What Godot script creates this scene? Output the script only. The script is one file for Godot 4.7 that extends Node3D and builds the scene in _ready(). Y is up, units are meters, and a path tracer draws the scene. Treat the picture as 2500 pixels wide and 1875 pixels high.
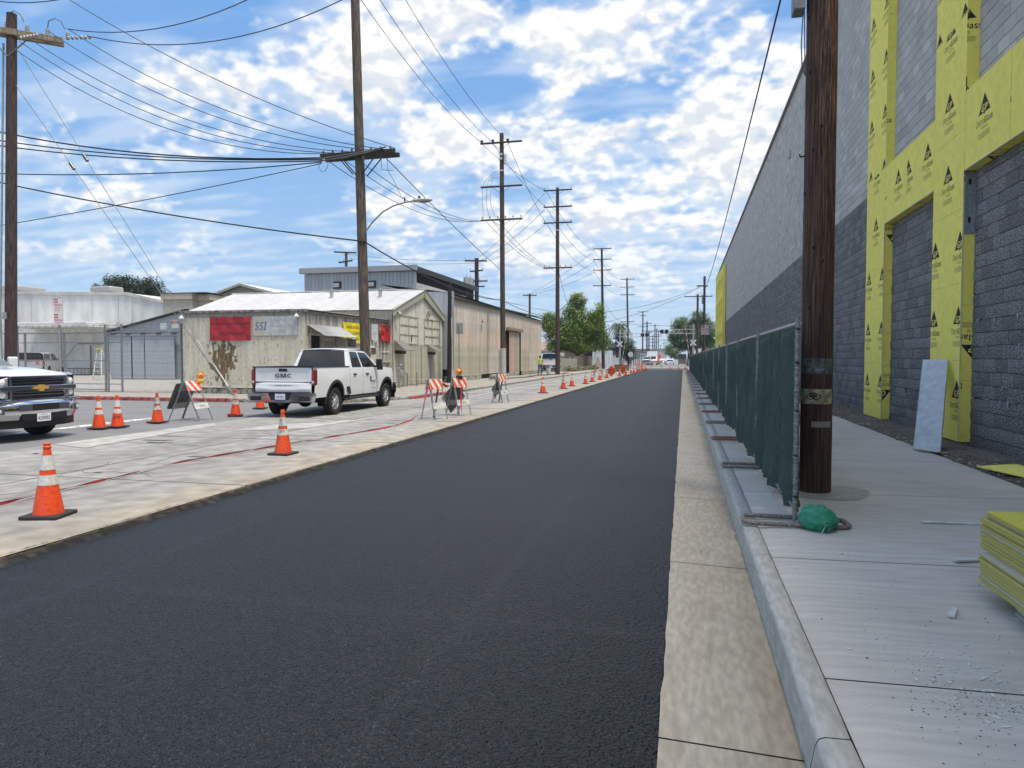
extends Node3D

var taken := {}
var M := {}
var rng := RandomNumberGenerator.new()
var texts := {}
var fn := FastNoiseLite.new()


# ---------------------------------------------------------------- mesh builder
class MB:
	var v := PackedVector3Array()
	var n := PackedVector3Array()
	var u := PackedVector2Array()
	var c := PackedColorArray()
	var col := Color(1, 1, 1)
	var uo := Vector2.ZERO
	var us := Vector2.ONE

	func vert(p: Vector3, nn: Vector3, uv := Vector2.ZERO) -> void:
		v.append(p)
		n.append(nn)
		u.append(uv)
		c.append(col)

	func tri_n(a: Vector3, b: Vector3, d: Vector3, na: Vector3, nb: Vector3, nd: Vector3, ua := Vector2.ZERO, ub := Vector2.ZERO, ud := Vector2.ZERO) -> void:
		# a b d run counter-clockwise seen from outside; Godot wants them clockwise
		vert(a, na, ua)
		vert(d, nd, ud)
		vert(b, nb, ub)

	func tri(a: Vector3, b: Vector3, d: Vector3, ua := Vector2.ZERO, ub := Vector2.ZERO, ud := Vector2.ZERO) -> void:
		var m := (b - a).cross(d - a).normalized()
		tri_n(a, b, d, m, m, m, ua, ub, ud)

	func quad(a: Vector3, b: Vector3, d: Vector3, e: Vector3, ua := Vector2.ZERO, ub := Vector2.ZERO, ud := Vector2.ZERO, ue := Vector2.ZERO) -> void:
		tri(a, b, d, ua, ub, ud)
		tri(a, d, e, ua, ud, ue)

	func facing(a: Vector3, b: Vector3, d: Vector3, e: Vector3, out: Vector3, uvs := []) -> void:
		var f := (b - a).cross(e - a).dot(out) > 0.0
		if (b - a).cross(d - a).dot(out) > 0.0:
			f = true
		var w: Array = uvs if uvs.size() == 4 else [Vector2.ZERO, Vector2.ZERO, Vector2.ZERO, Vector2.ZERO]
		if f:
			quad(a, b, d, e, w[0], w[1], w[2], w[3])
		else:
			quad(a, e, d, b, w[0], w[3], w[2], w[1])

	func box(at: Vector3, size: Vector3, bev := 0.0, bs := Basis()) -> void:
		var h := size * 0.5
		var b := minf(bev, minf(h.x, minf(h.y, h.z)) * 0.45)
		for i in 3:
			var j := (i + 1) % 3
			var k := (i + 2) % 3
			for s: float in [-1.0, 1.0]:
				var ps: Array[Vector3] = []
				var uvs: Array[Vector2] = []
				for q: Vector2 in [Vector2(-1, -1), Vector2(1, -1), Vector2(1, 1), Vector2(-1, 1)]:
					var p := Vector3.ZERO
					p[i] = s * h[i]
					p[j] = q.x * (h[j] - b)
					p[k] = q.y * (h[k] - b)
					var w := Vector2(p.z, -p.y)
					if i == 1:
						w = Vector2(p.x, p.z)
					elif i == 2:
						w = Vector2(p.x, -p.y)
					ps.append(at + bs * p)
					uvs.append(w * us + uo)
				var o := Vector3.ZERO
				o[i] = s
				facing(ps[0], ps[1], ps[2], ps[3], bs * o, uvs)
			if b > 0.0:
				for s1: float in [-1.0, 1.0]:
					for s2: float in [-1.0, 1.0]:
						var ps2: Array[Vector3] = []
						for q: Vector2 in [Vector2(0, -1), Vector2(0, 1), Vector2(1, 1), Vector2(1, -1)]:
							var p := Vector3.ZERO
							p[k] = q.y * (h[k] - b)
							p[i] = s1 * (h[i] - (b if q.x > 0.5 else 0.0))
							p[j] = s2 * (h[j] - (0.0 if q.x > 0.5 else b))
							ps2.append(at + bs * p)
						var o := Vector3.ZERO
						o[i] = s1
						o[j] = s2
						facing(ps2[0], ps2[1], ps2[2], ps2[3], bs * o)
		if b > 0.0:
			for sx: float in [-1.0, 1.0]:
				for sy: float in [-1.0, 1.0]:
					for sz: float in [-1.0, 1.0]:
						var a1 := at + bs * Vector3(sx * h.x, sy * (h.y - b), sz * (h.z - b))
						var a2 := at + bs * Vector3(sx * (h.x - b), sy * h.y, sz * (h.z - b))
						var a3 := at + bs * Vector3(sx * (h.x - b), sy * (h.y - b), sz * h.z)
						if (a2 - a1).cross(a3 - a1).dot(bs * Vector3(sx, sy, sz)) > 0.0:
							tri(a1, a2, a3)
						else:
							tri(a1, a3, a2)

	func cyl(a: Vector3, b: Vector3, ra: float, rb: float, sides := 12, caps := true, turn := 0.0) -> void:
		var ax := (b - a).normalized()
		var x := ax.cross(Vector3.UP if absf(ax.y) < 0.95 else Vector3.RIGHT).normalized()
		var z := x.cross(ax).normalized()
		var l := a.distance_to(b)
		for i in sides:
			var t0 := TAU * i / sides + turn
			var t1 := TAU * (i + 1) / sides + turn
			var d0 := x * cos(t0) + z * sin(t0)
			var d1 := x * cos(t1) + z * sin(t1)
			var u0 := Vector2(float(i) / sides * us.x, 0)
			var u1 := Vector2(float(i + 1) / sides * us.x, 0)
			var w := Vector2(0, l * us.y)
			tri_n(a + d0 * ra, b + d1 * rb, a + d1 * ra, d0, d1, d1, uo + u0, uo + u1 + w, uo + u1)
			tri_n(a + d0 * ra, b + d0 * rb, b + d1 * rb, d0, d0, d1, uo + u0, uo + u0 + w, uo + u1 + w)
			if caps:
				tri_n(a, a + d0 * ra, a + d1 * ra, -ax, -ax, -ax)
				tri_n(b, b + d1 * rb, b + d0 * rb, ax, ax, ax)

	func tube(ps: Array, r: float, sides := 6, caps := true) -> void:
		var cnt := ps.size()
		var rings := []
		var x := Vector3.ZERO
		for i in cnt:
			var d: Vector3 = (ps[mini(i + 1, cnt - 1)] - ps[maxi(i - 1, 0)]).normalized()
			if i == 0:
				x = d.cross(Vector3.UP if absf(d.y) < 0.95 else Vector3.RIGHT).normalized()
			else:
				x = (x - d * x.dot(d)).normalized()
			var z := x.cross(d)
			var ring := []
			for k in sides:
				var t := TAU * k / sides
				ring.append(x * cos(t) + z * sin(t))
			rings.append(ring)
		for i in cnt - 1:
			for k in sides:
				var k2 := (k + 1) % sides
				var a: Vector3 = rings[i][k]
				var b: Vector3 = rings[i][k2]
				var e: Vector3 = rings[i + 1][k]
				var f: Vector3 = rings[i + 1][k2]
				tri_n(ps[i] + a * r, ps[i + 1] + f * r, ps[i] + b * r, a, f, b)
				tri_n(ps[i] + a * r, ps[i + 1] + e * r, ps[i + 1] + f * r, a, e, f)
		if caps:
			for k in sides:
				var k2 := (k + 1) % sides
				tri(ps[0], ps[0] + rings[0][k] * r, ps[0] + rings[0][k2] * r)
				tri(ps[-1], ps[-1] + rings[-1][k2] * r, ps[-1] + rings[-1][k] * r)

	func lathe(prof: Array, at := Vector3.ZERO, sides := 20, bs := Basis()) -> void:
		# profile of Vector2(radius, height), bottom to top
		for i in prof.size() - 1:
			var p: Vector2 = prof[i]
			var q: Vector2 = prof[i + 1]
			var sl := Vector2(q.y - p.y, p.x - q.x).normalized()
			for k in sides:
				var t0 := TAU * k / sides
				var t1 := TAU * (k + 1) / sides
				var c0 := Vector3(cos(t0), 0, -sin(t0))
				var c1 := Vector3(cos(t1), 0, -sin(t1))
				var n0 := bs * (c0 * sl.x + Vector3.UP * sl.y)
				var n1 := bs * (c1 * sl.x + Vector3.UP * sl.y)
				var a := at + bs * (c0 * p.x + Vector3.UP * p.y)
				var b := at + bs * (c1 * p.x + Vector3.UP * p.y)
				var d := at + bs * (c1 * q.x + Vector3.UP * q.y)
				var e := at + bs * (c0 * q.x + Vector3.UP * q.y)
				if p.x > 0.0001:
					tri_n(a, b, d, n0, n1, n1)
				if q.x > 0.0001:
					tri_n(a, d, e, n0, n1, n0)

	func grid(nx: int, ny: int, f: Callable, paint = null, flip := false, uvf = null, skip = null) -> void:
		# f(s, t) -> Vector3 for s, t in 0..1; outward is d/ds x d/dt
		var p := PackedVector3Array()
		var nn := PackedVector3Array()
		var w := nx + 1
		for j in ny + 1:
			for i in w:
				p.append(f.call(float(i) / nx, float(j) / ny))
		for j in ny + 1:
			for i in w:
				var a := p[j * w + mini(i + 1, nx)] - p[j * w + maxi(i - 1, 0)]
				var b := p[mini(j + 1, ny) * w + i] - p[maxi(j - 1, 0) * w + i]
				var m := a.cross(b).normalized()
				nn.append(-m if flip else m)
		var cc := PackedColorArray()
		for j in ny + 1:
			for i in w:
				cc.append(paint.call(p[j * w + i], float(i) / nx, float(j) / ny) if paint != null else col)
		var keep := col
		for j in ny:
			for i in nx:
				if skip != null and skip.call((i + 0.5) / nx, (j + 0.5) / ny):
					continue
				var q := [j * w + i, j * w + i + 1, (j + 1) * w + i + 1, (j + 1) * w + i]
				for t in ([[0, 1, 2], [0, 2, 3]] if not flip else [[0, 2, 1], [0, 3, 2]]):
					for k in [t[0], t[2], t[1]]:
						var id: int = q[k]
						col = cc[id]
						var st := Vector2(float(id % w) / nx, float(id / w) / ny)
						vert(p[id], nn[id], uvf.call(p[id], st) if uvf != null else st)
		col = keep

	func poly(pts: PackedVector2Array, xf: Transform3D, depth := 0.0, both := true) -> void:
		# a flat outline in the local XY plane, front towards +Z, of a real thickness
		var ids := Geometry2D.triangulate_polygon(pts)
		var zf := xf.basis.z
		for i in range(0, ids.size(), 3):
			var a := pts[ids[i]]
			var b := pts[ids[i + 1]]
			var d := pts[ids[i + 2]]
			if (b - a).cross(d - a) < 0.0:
				var t := b
				b = d
				d = t
			var pa := xf * Vector3(a.x, a.y, depth * 0.5)
			var pb := xf * Vector3(b.x, b.y, depth * 0.5)
			var pd := xf * Vector3(d.x, d.y, depth * 0.5)
			tri(pa, pb, pd, Vector2(a.x, -a.y) * us + uo, Vector2(b.x, -b.y) * us + uo, Vector2(d.x, -d.y) * us + uo)
			if depth > 0.0 and both:
				tri(pa - zf * depth, pd - zf * depth, pb - zf * depth, Vector2(a.x, -a.y) * us + uo, Vector2(d.x, -d.y) * us + uo, Vector2(b.x, -b.y) * us + uo)
		if depth > 0.0:
			var cw := Geometry2D.is_polygon_clockwise(pts)
			for i in pts.size():
				var a := pts[i]
				var b := pts[(i + 1) % pts.size()]
				var o := Vector2(b.y - a.y, a.x - b.x)
				if cw:
					o = -o
				facing(xf * Vector3(a.x, a.y, -depth * 0.5), xf * Vector3(b.x, b.y, -depth * 0.5), xf * Vector3(b.x, b.y, depth * 0.5), xf * Vector3(a.x, a.y, depth * 0.5), xf.basis * Vector3(o.x, o.y, 0))

	func ball(at: Vector3, r: Vector3, seg := 12, rings := 8) -> void:
		grid(seg, rings, func(s: float, t: float) -> Vector3:
			var th := s * TAU
			var ph := (t - 0.5) * PI
			return at + Vector3(cos(th) * cos(ph) * r.x, sin(ph) * r.y, -sin(th) * cos(ph) * r.z))

	func mesh() -> ArrayMesh:
		var a := []
		a.resize(Mesh.ARRAY_MAX)
		for i in n.size():
			if n[i].length_squared() < 0.25:
				n[i] = Vector3.UP
		a[Mesh.ARRAY_VERTEX] = v
		a[Mesh.ARRAY_NORMAL] = n
		a[Mesh.ARRAY_TEX_UV] = u
		a[Mesh.ARRAY_COLOR] = c
		var m := ArrayMesh.new()
		m.add_surface_from_arrays(Mesh.PRIMITIVE_TRIANGLES, a)
		return m


# ---------------------------------------------------------------- naming and placing
func numbered(called: String, under: Node) -> String:
	var key := str(under.get_instance_id()) + called
	var k: int = taken.get(key, 0)
	taken[key] = k + 1
	return called if k == 0 else "%s_%03d" % [called, k]


func put(called: String, mb: MB, m: Material, under: Node = self) -> MeshInstance3D:
	return put_mesh(called, mb.mesh(), m, under)


func put_mesh(called: String, ms: Mesh, m: Material, under: Node = self) -> MeshInstance3D:
	var o := MeshInstance3D.new()
	o.mesh = ms
	o.material_override = m
	o.name = numbered(called, under)
	under.add_child(o, true)
	return o


func many(called: String, ms: Mesh, m: Material, xs: Array, cs: Array, under: Node = self) -> MultiMeshInstance3D:
	var mm := MultiMesh.new()
	mm.transform_format = MultiMesh.TRANSFORM_3D
	mm.use_colors = cs.size() > 0
	mm.mesh = ms
	mm.instance_count = xs.size()
	for i in xs.size():
		mm.set_instance_transform(i, xs[i])
		if cs.size():
			mm.set_instance_color(i, cs[i])
	var o := MultiMeshInstance3D.new()
	o.multimesh = mm
	o.material_override = m
	o.name = numbered(called, under)
	o.set_meta("kind", "stuff")
	under.add_child(o, true)
	return o


func tag(o: Node, label: String, category: String, group := "") -> Node:
	o.set_meta("label", label)
	o.set_meta("category", category)
	if group:
		o.set_meta("group", group)
	return o


func thing(called: String, label: String, category: String, at := Vector3.ZERO, turn := 0.0, group := "") -> Node3D:
	var o := Node3D.new()
	o.name = numbered(called, self)
	add_child(o, true)
	o.position = at
	o.rotation.y = turn
	tag(o, label, category, group)
	return o


func structure(o: Node) -> Node:
	o.set_meta("kind", "structure")
	return o


func copy(o: Node3D, called: String, label: String, at: Vector3, turn := 0.0) -> Node3D:
	var d: Node3D = o.duplicate()
	d.name = numbered(called, self)
	add_child(d, true)
	d.position = at
	d.rotation.y = turn
	d.set_meta("label", label)
	return d


# ---------------------------------------------------------------- materials
func lin(r: float, g: float, b: float) -> Color:
	return Color(r, g, b)


func noise(seed_: int, freq: float, oct := 4, kind := FastNoiseLite.TYPE_SIMPLEX_SMOOTH) -> FastNoiseLite:
	var f := FastNoiseLite.new()
	f.seed = seed_
	f.noise_type = kind
	f.frequency = freq
	f.fractal_octaves = oct
	return f


func ntex(seed_: int, freq: float, lo: float, hi: float, size := 512, oct := 4, bump := 0.0, kind := FastNoiseLite.TYPE_SIMPLEX_SMOOTH, a := 0.25, b := 0.75) -> NoiseTexture2D:
	var t := NoiseTexture2D.new()
	t.width = size
	t.height = size
	t.seamless = true
	t.noise = noise(seed_, freq, oct, kind)
	if bump > 0.0:
		t.as_normal_map = true
		t.bump_strength = bump
	else:
		var g := Gradient.new()
		g.offsets = PackedFloat32Array([a, b])
		g.colors = PackedColorArray([Color(lo, lo, lo), Color(hi, hi, hi)])
		t.color_ramp = g
	return t


func mat(rough: float, metal := 0.0, tex: Texture2D = null, scale := Vector3.ONE, nrm: Texture2D = null, nstr := 1.0, tri := true) -> StandardMaterial3D:
	var m := StandardMaterial3D.new()
	m.vertex_color_use_as_albedo = true
	m.roughness = rough
	m.metallic = metal
	if tex:
		m.albedo_texture = tex
	if nrm:
		m.normal_enabled = true
		m.normal_texture = nrm
		m.normal_scale = nstr
	m.uv1_triplanar = tri and (tex != null or nrm != null)
	m.uv1_world_triplanar = false
	m.uv1_scale = scale
	return m


func materials() -> void:
	var mott := ntex(11, 0.02, 0.86, 1.0)
	var grime := ntex(12, 0.012, 0.55, 1.0, 512, 5, 0.0, FastNoiseLite.TYPE_SIMPLEX_SMOOTH, 0.2, 0.55)
	var fine := ntex(13, 0.11, 0.78, 1.0, 512, 3)
	var fine_n := ntex(14, 0.12, 0, 1, 512, 3, 3.0)
	var lump_n := ntex(15, 0.03, 0, 1, 512, 5, 5.0)
	var speck := grit()
	var speck_n := ntex(16, 0.13, 0, 1, 1024, 2, 14.0, FastNoiseLite.TYPE_CELLULAR)
	var streak := ntex(18, 0.03, 0.84, 1.0, 512, 5)
	M.plain = mat(0.6, 0.0, mott, Vector3.ONE * 0.7)
	M.matte = mat(0.9, 0.0, grime, Vector3.ONE * 0.6)
	M.grimy = mat(0.75, 0.0, grime, Vector3.ONE * 1.7)
	M.asphalt = mat(0.52, 0.0, speck, Vector3(0.34, 0.34, 1), speck_n, 1.0, false)
	M.asphalt.metallic_specular = 0.5
	M.old_asphalt = mat(0.9, 0.0, fine, Vector3(0.9, 0.9, 1), fine_n, 0.6, false)
	M.concrete = mat(0.92, 0.0, ntex(19, 0.006, 0.80, 1.0, 1024, 8, 0.0, FastNoiseLite.TYPE_SIMPLEX_SMOOTH, 0.1, 0.9), Vector3(0.33, 0.33, 1), null, 0.5, false)
	M.broom = mat(0.9, 0.0, ntex(20, 0.008, 0.91, 1.0, 1024, 8, 0.0, FastNoiseLite.TYPE_SIMPLEX_SMOOTH, 0.1, 0.9), Vector3(0.18, 1.3, 1), null, 0.5, false)
	M.gutter = mat(0.92, 0.0, ntex(21, 0.02, 0.84, 1.0, 1024, 7, 0.0, FastNoiseLite.TYPE_SIMPLEX_SMOOTH, 0.1, 0.9), Vector3(0.9, 0.25, 1), null, 0.4, false)
	M.dirt = mat(1.0, 0.0, ntex(22, 0.05, 0.55, 1.0, 512, 6), Vector3.ONE * 0.8, lump_n, 1.0)
	M.wood = mat(0.85, 0.0, ntex(23, 0.02, 0.5, 1.0, 1024, 6, 0.0, FastNoiseLite.TYPE_SIMPLEX_SMOOTH, 0.2, 0.8), Vector3(2, 0.055, 1), ntex(24, 0.03, 0, 1, 1024, 5, 8.0), 1.0, false)
	M.block_rough = mat(0.95, 0.0, ntex(25, 0.05, 0.5, 1.0, 512, 6), Vector3.ONE * 1.1, lump_n, 1.2)
	M.block_rough.uv1_world_triplanar = true
	M.block_smooth = mat(0.92, 0.0, fine, Vector3.ONE * 0.9, fine_n, 0.4)
	M.block_smooth.uv1_world_triplanar = true
	M.white_paint = mat(0.35)
	M.white_paint.clearcoat_enabled = true
	M.white_paint.clearcoat = 1.0
	M.white_paint.clearcoat_roughness = 0.04
	M.silver_paint = mat(0.35, 0.5)
	M.silver_paint.clearcoat_enabled = true
	M.silver_paint.clearcoat = 1.0
	M.chrome = mat(0.12, 1.0)
	M.rim = mat(0.3, 0.85)
	M.tyre = mat(0.85, 0.0, fine, Vector3.ONE * 2, fine_n, 0.6)
	M.plastic = mat(0.5, 0.0, fine, Vector3.ONE * 3)
	M.glass_dark = mat(0.05)
	M.glass_dark.metallic_specular = 0.6
	M.lens = mat(0.15)
	M.lens.clearcoat_enabled = true
	M.glow = mat(0.3)
	M.galv = mat(0.5, 0.25, ntex(26, 0.03, 0.7, 1.0, 512, 4), Vector3.ONE * 1.2)
	M.steel = mat(0.55, 0.3, ntex(27, 0.03, 0.8, 1.0, 512, 4), Vector3.ONE * 1.5)
	M.rusty = mat(0.8, 0.1, ntex(28, 0.04, 0.55, 1.0, 512, 5), Vector3.ONE * 2.0)
	M.siding = mat(0.85, 0.0, streak, Vector3(1.3, 0.12, 1.3))
	M.siding.uv1_world_triplanar = true
	M.stucco = mat(0.9, 0.0, ntex(45, 0.012, 0.9, 1.0, 512, 6, 0.0, FastNoiseLite.TYPE_SIMPLEX_SMOOTH, 0.15, 0.7), Vector3(0.13, 0.05, 0.13))
	M.stucco.uv1_world_triplanar = true
	M.sheet = mat(0.6, 0.15, streak, Vector3(0.9, 0.09, 0.9))
	M.sheet.uv1_world_triplanar = true
	M.roof = mat(0.75, 0.0, ntex(29, 0.03, 0.86, 1.0, 512, 5), Vector3(0.1, 0.5, 0.5))
	M.fabric = mat(0.95, 0.0, ntex(30, 0.06, 0.75, 1.0, 512, 4), Vector3.ONE * 1.3, fine_n, 0.4)
	M.fabric.backlight_enabled = true
	M.fabric.backlight = Color(0.06, 0.1, 0.08)
	M.vinyl = mat(0.4, 0.0, mott, Vector3.ONE)
	M.cone = mat(0.5, 0.0, mott, Vector3.ONE * 2.3)
	M.bag = mat(0.5, 0.0, mott, Vector3.ONE * 4, fine_n, 0.4)
	M.leaf = mat(0.6)
	M.leaf.backlight_enabled = true
	M.leaf.backlight = Color(0.25, 0.36, 0.08)
	M.bark = mat(0.95, 0.0, grime, Vector3(3, 0.6, 3))
	M.cable = mat(0.7)
	M.board_edge = mat(0.9, 0.0, fine, Vector3.ONE * 3)
	M.cloth = mat(0.9, 0.0, fine, Vector3.ONE * 6)
	M.ink = mat(0.7)


func grit() -> ImageTexture:
	# stones of many tones bedded in black binder
	var im := picture(1024, 1024, Color8(104, 106, 112))
	var r := RandomNumberGenerator.new()
	r.seed = 4
	for i in 150000:
		var g := int(clampf(r.randfn(112.0, 42.0), 26.0, 250.0))
		if r.randf() < 0.3:
			g = int(g * 0.45)
		im.fill_rect(Rect2i(r.randi() % 1024, r.randi() % 1024, 2 + r.randi() % 5, 2 + r.randi() % 4), Color8(g, g, mini(g + 4, 255)))
	for i in 900:
		var g := 190 + r.randi() % 60
		im.fill_rect(Rect2i(r.randi() % 1024, r.randi() % 1024, 1 + r.randi() % 3, 1 + r.randi() % 3), Color8(g, g, g))
	return ImageTexture.create_from_image(im)


# ---------------------------------------------------------------- lettering
func letters(text: String, bold := false, font := "Droid Sans") -> PackedVector2Array:
	var key := text + str(bold) + font
	if not texts.has(key):
		var f := SystemFont.new()
		f.font_names = PackedStringArray([font])
		f.font_weight = 700 if bold else 400
		var t := TextMesh.new()
		t.font = f
		t.text = text
		t.font_size = 64
		t.pixel_size = 1.0 / 64.0
		t.depth = 0.0
		t.curve_step = 2.0
		t.horizontal_alignment = HORIZONTAL_ALIGNMENT_CENTER
		t.vertical_alignment = VERTICAL_ALIGNMENT_CENTER
		var arr := t.get_mesh_arrays()
		var vs: PackedVector3Array = arr[Mesh.ARRAY_VERTEX]
		var out := PackedVector2Array()
		var ids: PackedInt32Array = arr[Mesh.ARRAY_INDEX] if arr[Mesh.ARRAY_INDEX] != null else PackedInt32Array(range(vs.size()))
		for i in ids:
			out.append(Vector2(vs[i].x, vs[i].y))
		# scale: the box of the drawn letters becomes 1 high and keeps its shape, centred
		var lo := Vector2(1e9, 1e9)
		var hi := -lo
		for p in out:
			lo = lo.min(p)
			hi = hi.max(p)
		var h := maxf(hi.y - lo.y, 0.001)
		for i in out.size():
			out[i] = (out[i] - (lo + hi) * 0.5) / h
		texts[key] = out
	return texts[key]


func ink_tris(im: Image, ts: PackedVector2Array, at: Vector2, sx: float, sy: float, c: Color, slant := 0.0) -> void:
	# fills the triangles of a letter outline on an image; at is the centre in pixels, y runs down
	for i in range(0, ts.size() - 2, 3):
		var q: Array[Vector2] = []
		for k in 3:
			var p := ts[i + k]
			q.append(Vector2(at.x + (p.x + p.y * slant) * sx, at.y - p.y * sy))
		var y0 := maxi(0, floori(minf(q[0].y, minf(q[1].y, q[2].y))))
		var y1 := mini(im.get_height() - 1, ceili(maxf(q[0].y, maxf(q[1].y, q[2].y))))
		for y in range(y0, y1 + 1):
			var fy := y + 0.5
			var a := 1e9
			var b := -1e9
			for k in 3:
				var p := q[k]
				var r := q[(k + 1) % 3]
				if (p.y <= fy) != (r.y <= fy):
					var x := p.x + (fy - p.y) / (r.y - p.y) * (r.x - p.x)
					a = minf(a, x)
					b = maxf(b, x)
			var x0 := maxi(0, ceili(a - 0.5))
			var x1 := mini(im.get_width() - 1, floori(b - 0.5))
			if x1 >= x0:
				im.fill_rect(Rect2i(x0, y, x1 - x0 + 1, 1), c)


func ink(im: Image, text: String, at: Vector2, h: float, c: Color, width := 0.0, bold := false, slant := 0.0, font := "Droid Sans") -> void:
	var ts := letters(text, bold, font)
	var lo := 1e9
	var hi := -1e9
	for p in ts:
		lo = minf(lo, p.x)
		hi = maxf(hi, p.x)
	var sx := h if width <= 0.0 else width / maxf(hi - lo, 0.01)
	ink_tris(im, ts, at, sx, h, c, slant)


func picture(w: int, h: int, c: Color) -> Image:
	var im := Image.create_empty(w, h, false, Image.FORMAT_RGB8)
	im.fill(c)
	return im


func weather(im: Image, seed_: int, amount: float, freq := 0.02) -> void:
	var f := noise(seed_, freq, 5)
	for y in im.get_height():
		for x in im.get_width():
			var k := 1.0 - amount * clampf(f.get_noise_2d(x, y * 0.6) + 0.35, 0.0, 1.0)
			im.set_pixel(x, y, im.get_pixel(x, y) * Color(k, k, k))


func pic_mat(im: Image, rough := 0.7, repeat := false) -> StandardMaterial3D:
	var m := StandardMaterial3D.new()
	m.albedo_texture = ImageTexture.create_from_image(im)
	m.roughness = rough
	m.texture_repeat = repeat
	return m


func text_mesh(mb: MB, text: String, xf: Transform3D, h: float, bold := true, width := 0.0, slant := 0.0) -> void:
	# flat lettering as geometry, front towards xf's +Z
	var ts := letters(text, bold)
	var lo := 1e9
	var hi := -1e9
	for p in ts:
		lo = minf(lo, p.x)
		hi = maxf(hi, p.x)
	var sx := h if width <= 0.0 else width / maxf(hi - lo, 0.01)
	for i in range(0, ts.size() - 2, 3):
		var q: Array[Vector3] = []
		for k in 3:
			var p := ts[i + k]
			q.append(xf * Vector3((p.x + p.y * slant) * sx, p.y * h, 0))
		if (q[1] - q[0]).cross(q[2] - q[0]).dot(xf.basis.z) > 0.0:
			mb.tri(q[0], q[1], q[2])
		else:
			mb.tri(q[0], q[2], q[1])


func panel_uv(mb: MB, xf: Transform3D, w: float, h: float) -> void:
	# a quad w x h, front towards xf's +Z, with the whole picture on it
	var a := xf * Vector3(-w / 2, -h / 2, 0)
	var b := xf * Vector3(w / 2, -h / 2, 0)
	var d := xf * Vector3(w / 2, h / 2, 0)
	var e := xf * Vector3(-w / 2, h / 2, 0)
	mb.quad(a, b, d, e, Vector2(0, 1), Vector2(1, 1), Vector2(1, 0), Vector2(0, 0))


func look(face: Vector3, at: Vector3) -> Transform3D:
	# a frame whose +Z is face, with Y as far up as may be
	var z := face.normalized()
	var x := Vector3.UP.cross(z).normalized()
	return Transform3D(Basis(x, z.cross(x), z), at)


# ---------------------------------------------------------------- sky
const CLOUDS := [[-28.2,23.0,4.6,2.6,1],[-22.9,24.3,4.0,2.0,1],[-23.6,20.3,5.4,2.5,0.9],[-30.3,19.2,4.9,1.8,0.6],[-17.5,25.1,5.2,1.2,0.9],[-8.3,23.9,6.1,2.4,1.1],[-9.0,21.8,4.0,1.2,0.8],[-0.1,24.0,5.4,2.3,1],[4.0,20.9,3.9,2.7,1.1],[5.4,18.3,3.5,2.5,1],[-4.6,16.5,6.0,2.3,1],[0.7,14.8,5.7,2.7,1],[-10.1,17.0,2.2,1.0,0.7],[-10.5,19.6,1.8,1.1,0.9],[-20.1,15.9,5.2,1.6,0.6],[-17.5,17.3,3.7,1.6,0.7],[-14.5,18.0,3.6,1.6,0.7],[-43.8,17.4,4.0,1.7,0.55],[-39.5,19.5,4.0,1.8,0.6],[-36.5,17.9,5.2,2.1,0.6],[-41.0,15.5,5.1,1.5,0.6],[-46.6,10.9,3.8,1.7,0.5],[-41.1,10.2,5.5,2.2,0.55],[-34.4,10.1,4.0,1.3,0.35],[-32.9,22.8,2.7,1.4,0.5],[-17.5,11.8,9.2,2.1,0.5],[-6.4,10.7,8.9,2.4,0.6],[-13.8,7.9,12.8,2.2,0.55],[-38.2,6.2,8.1,1.0,0.45],[-2.8,6.3,8.7,2.2,0.5],[-44.0,6.8,5.8,1.0,0.4],[-46.6,13.5,3.3,1.2,0.35],[-22.3,12.4,4.4,1.4,0.5],[5.8,12.2,3.2,3.2,0.7],[-47.4,20.0,3.1,2.1,-0.5],[-37.9,23.2,4.1,1.1,-0.5],[-15.6,20.6,4.0,1.4,-0.8],[-5.7,19.1,3.9,0.9,-0.9],[-12.0,13.2,2.3,0.9,-0.5],[-31.0,12.3,4.5,2.0,-0.7],[-30.1,6.9,7.1,1.0,-0.3],[-41.2,4.4,7.8,1.0,-0.4],[-20.0,21.7,1.8,0.9,-0.4],[1.7,19.6,2.0,0.8,-0.6],[-17.5,9.3,3.0,1.1,-0.4]]
var n_big := noise(3, 0.5, 5)
var n_det := noise(5, 2.6, 4)
var n_wisp := noise(8, 0.9, 5)
var n_cov := noise(9, 0.16, 3)


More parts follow.
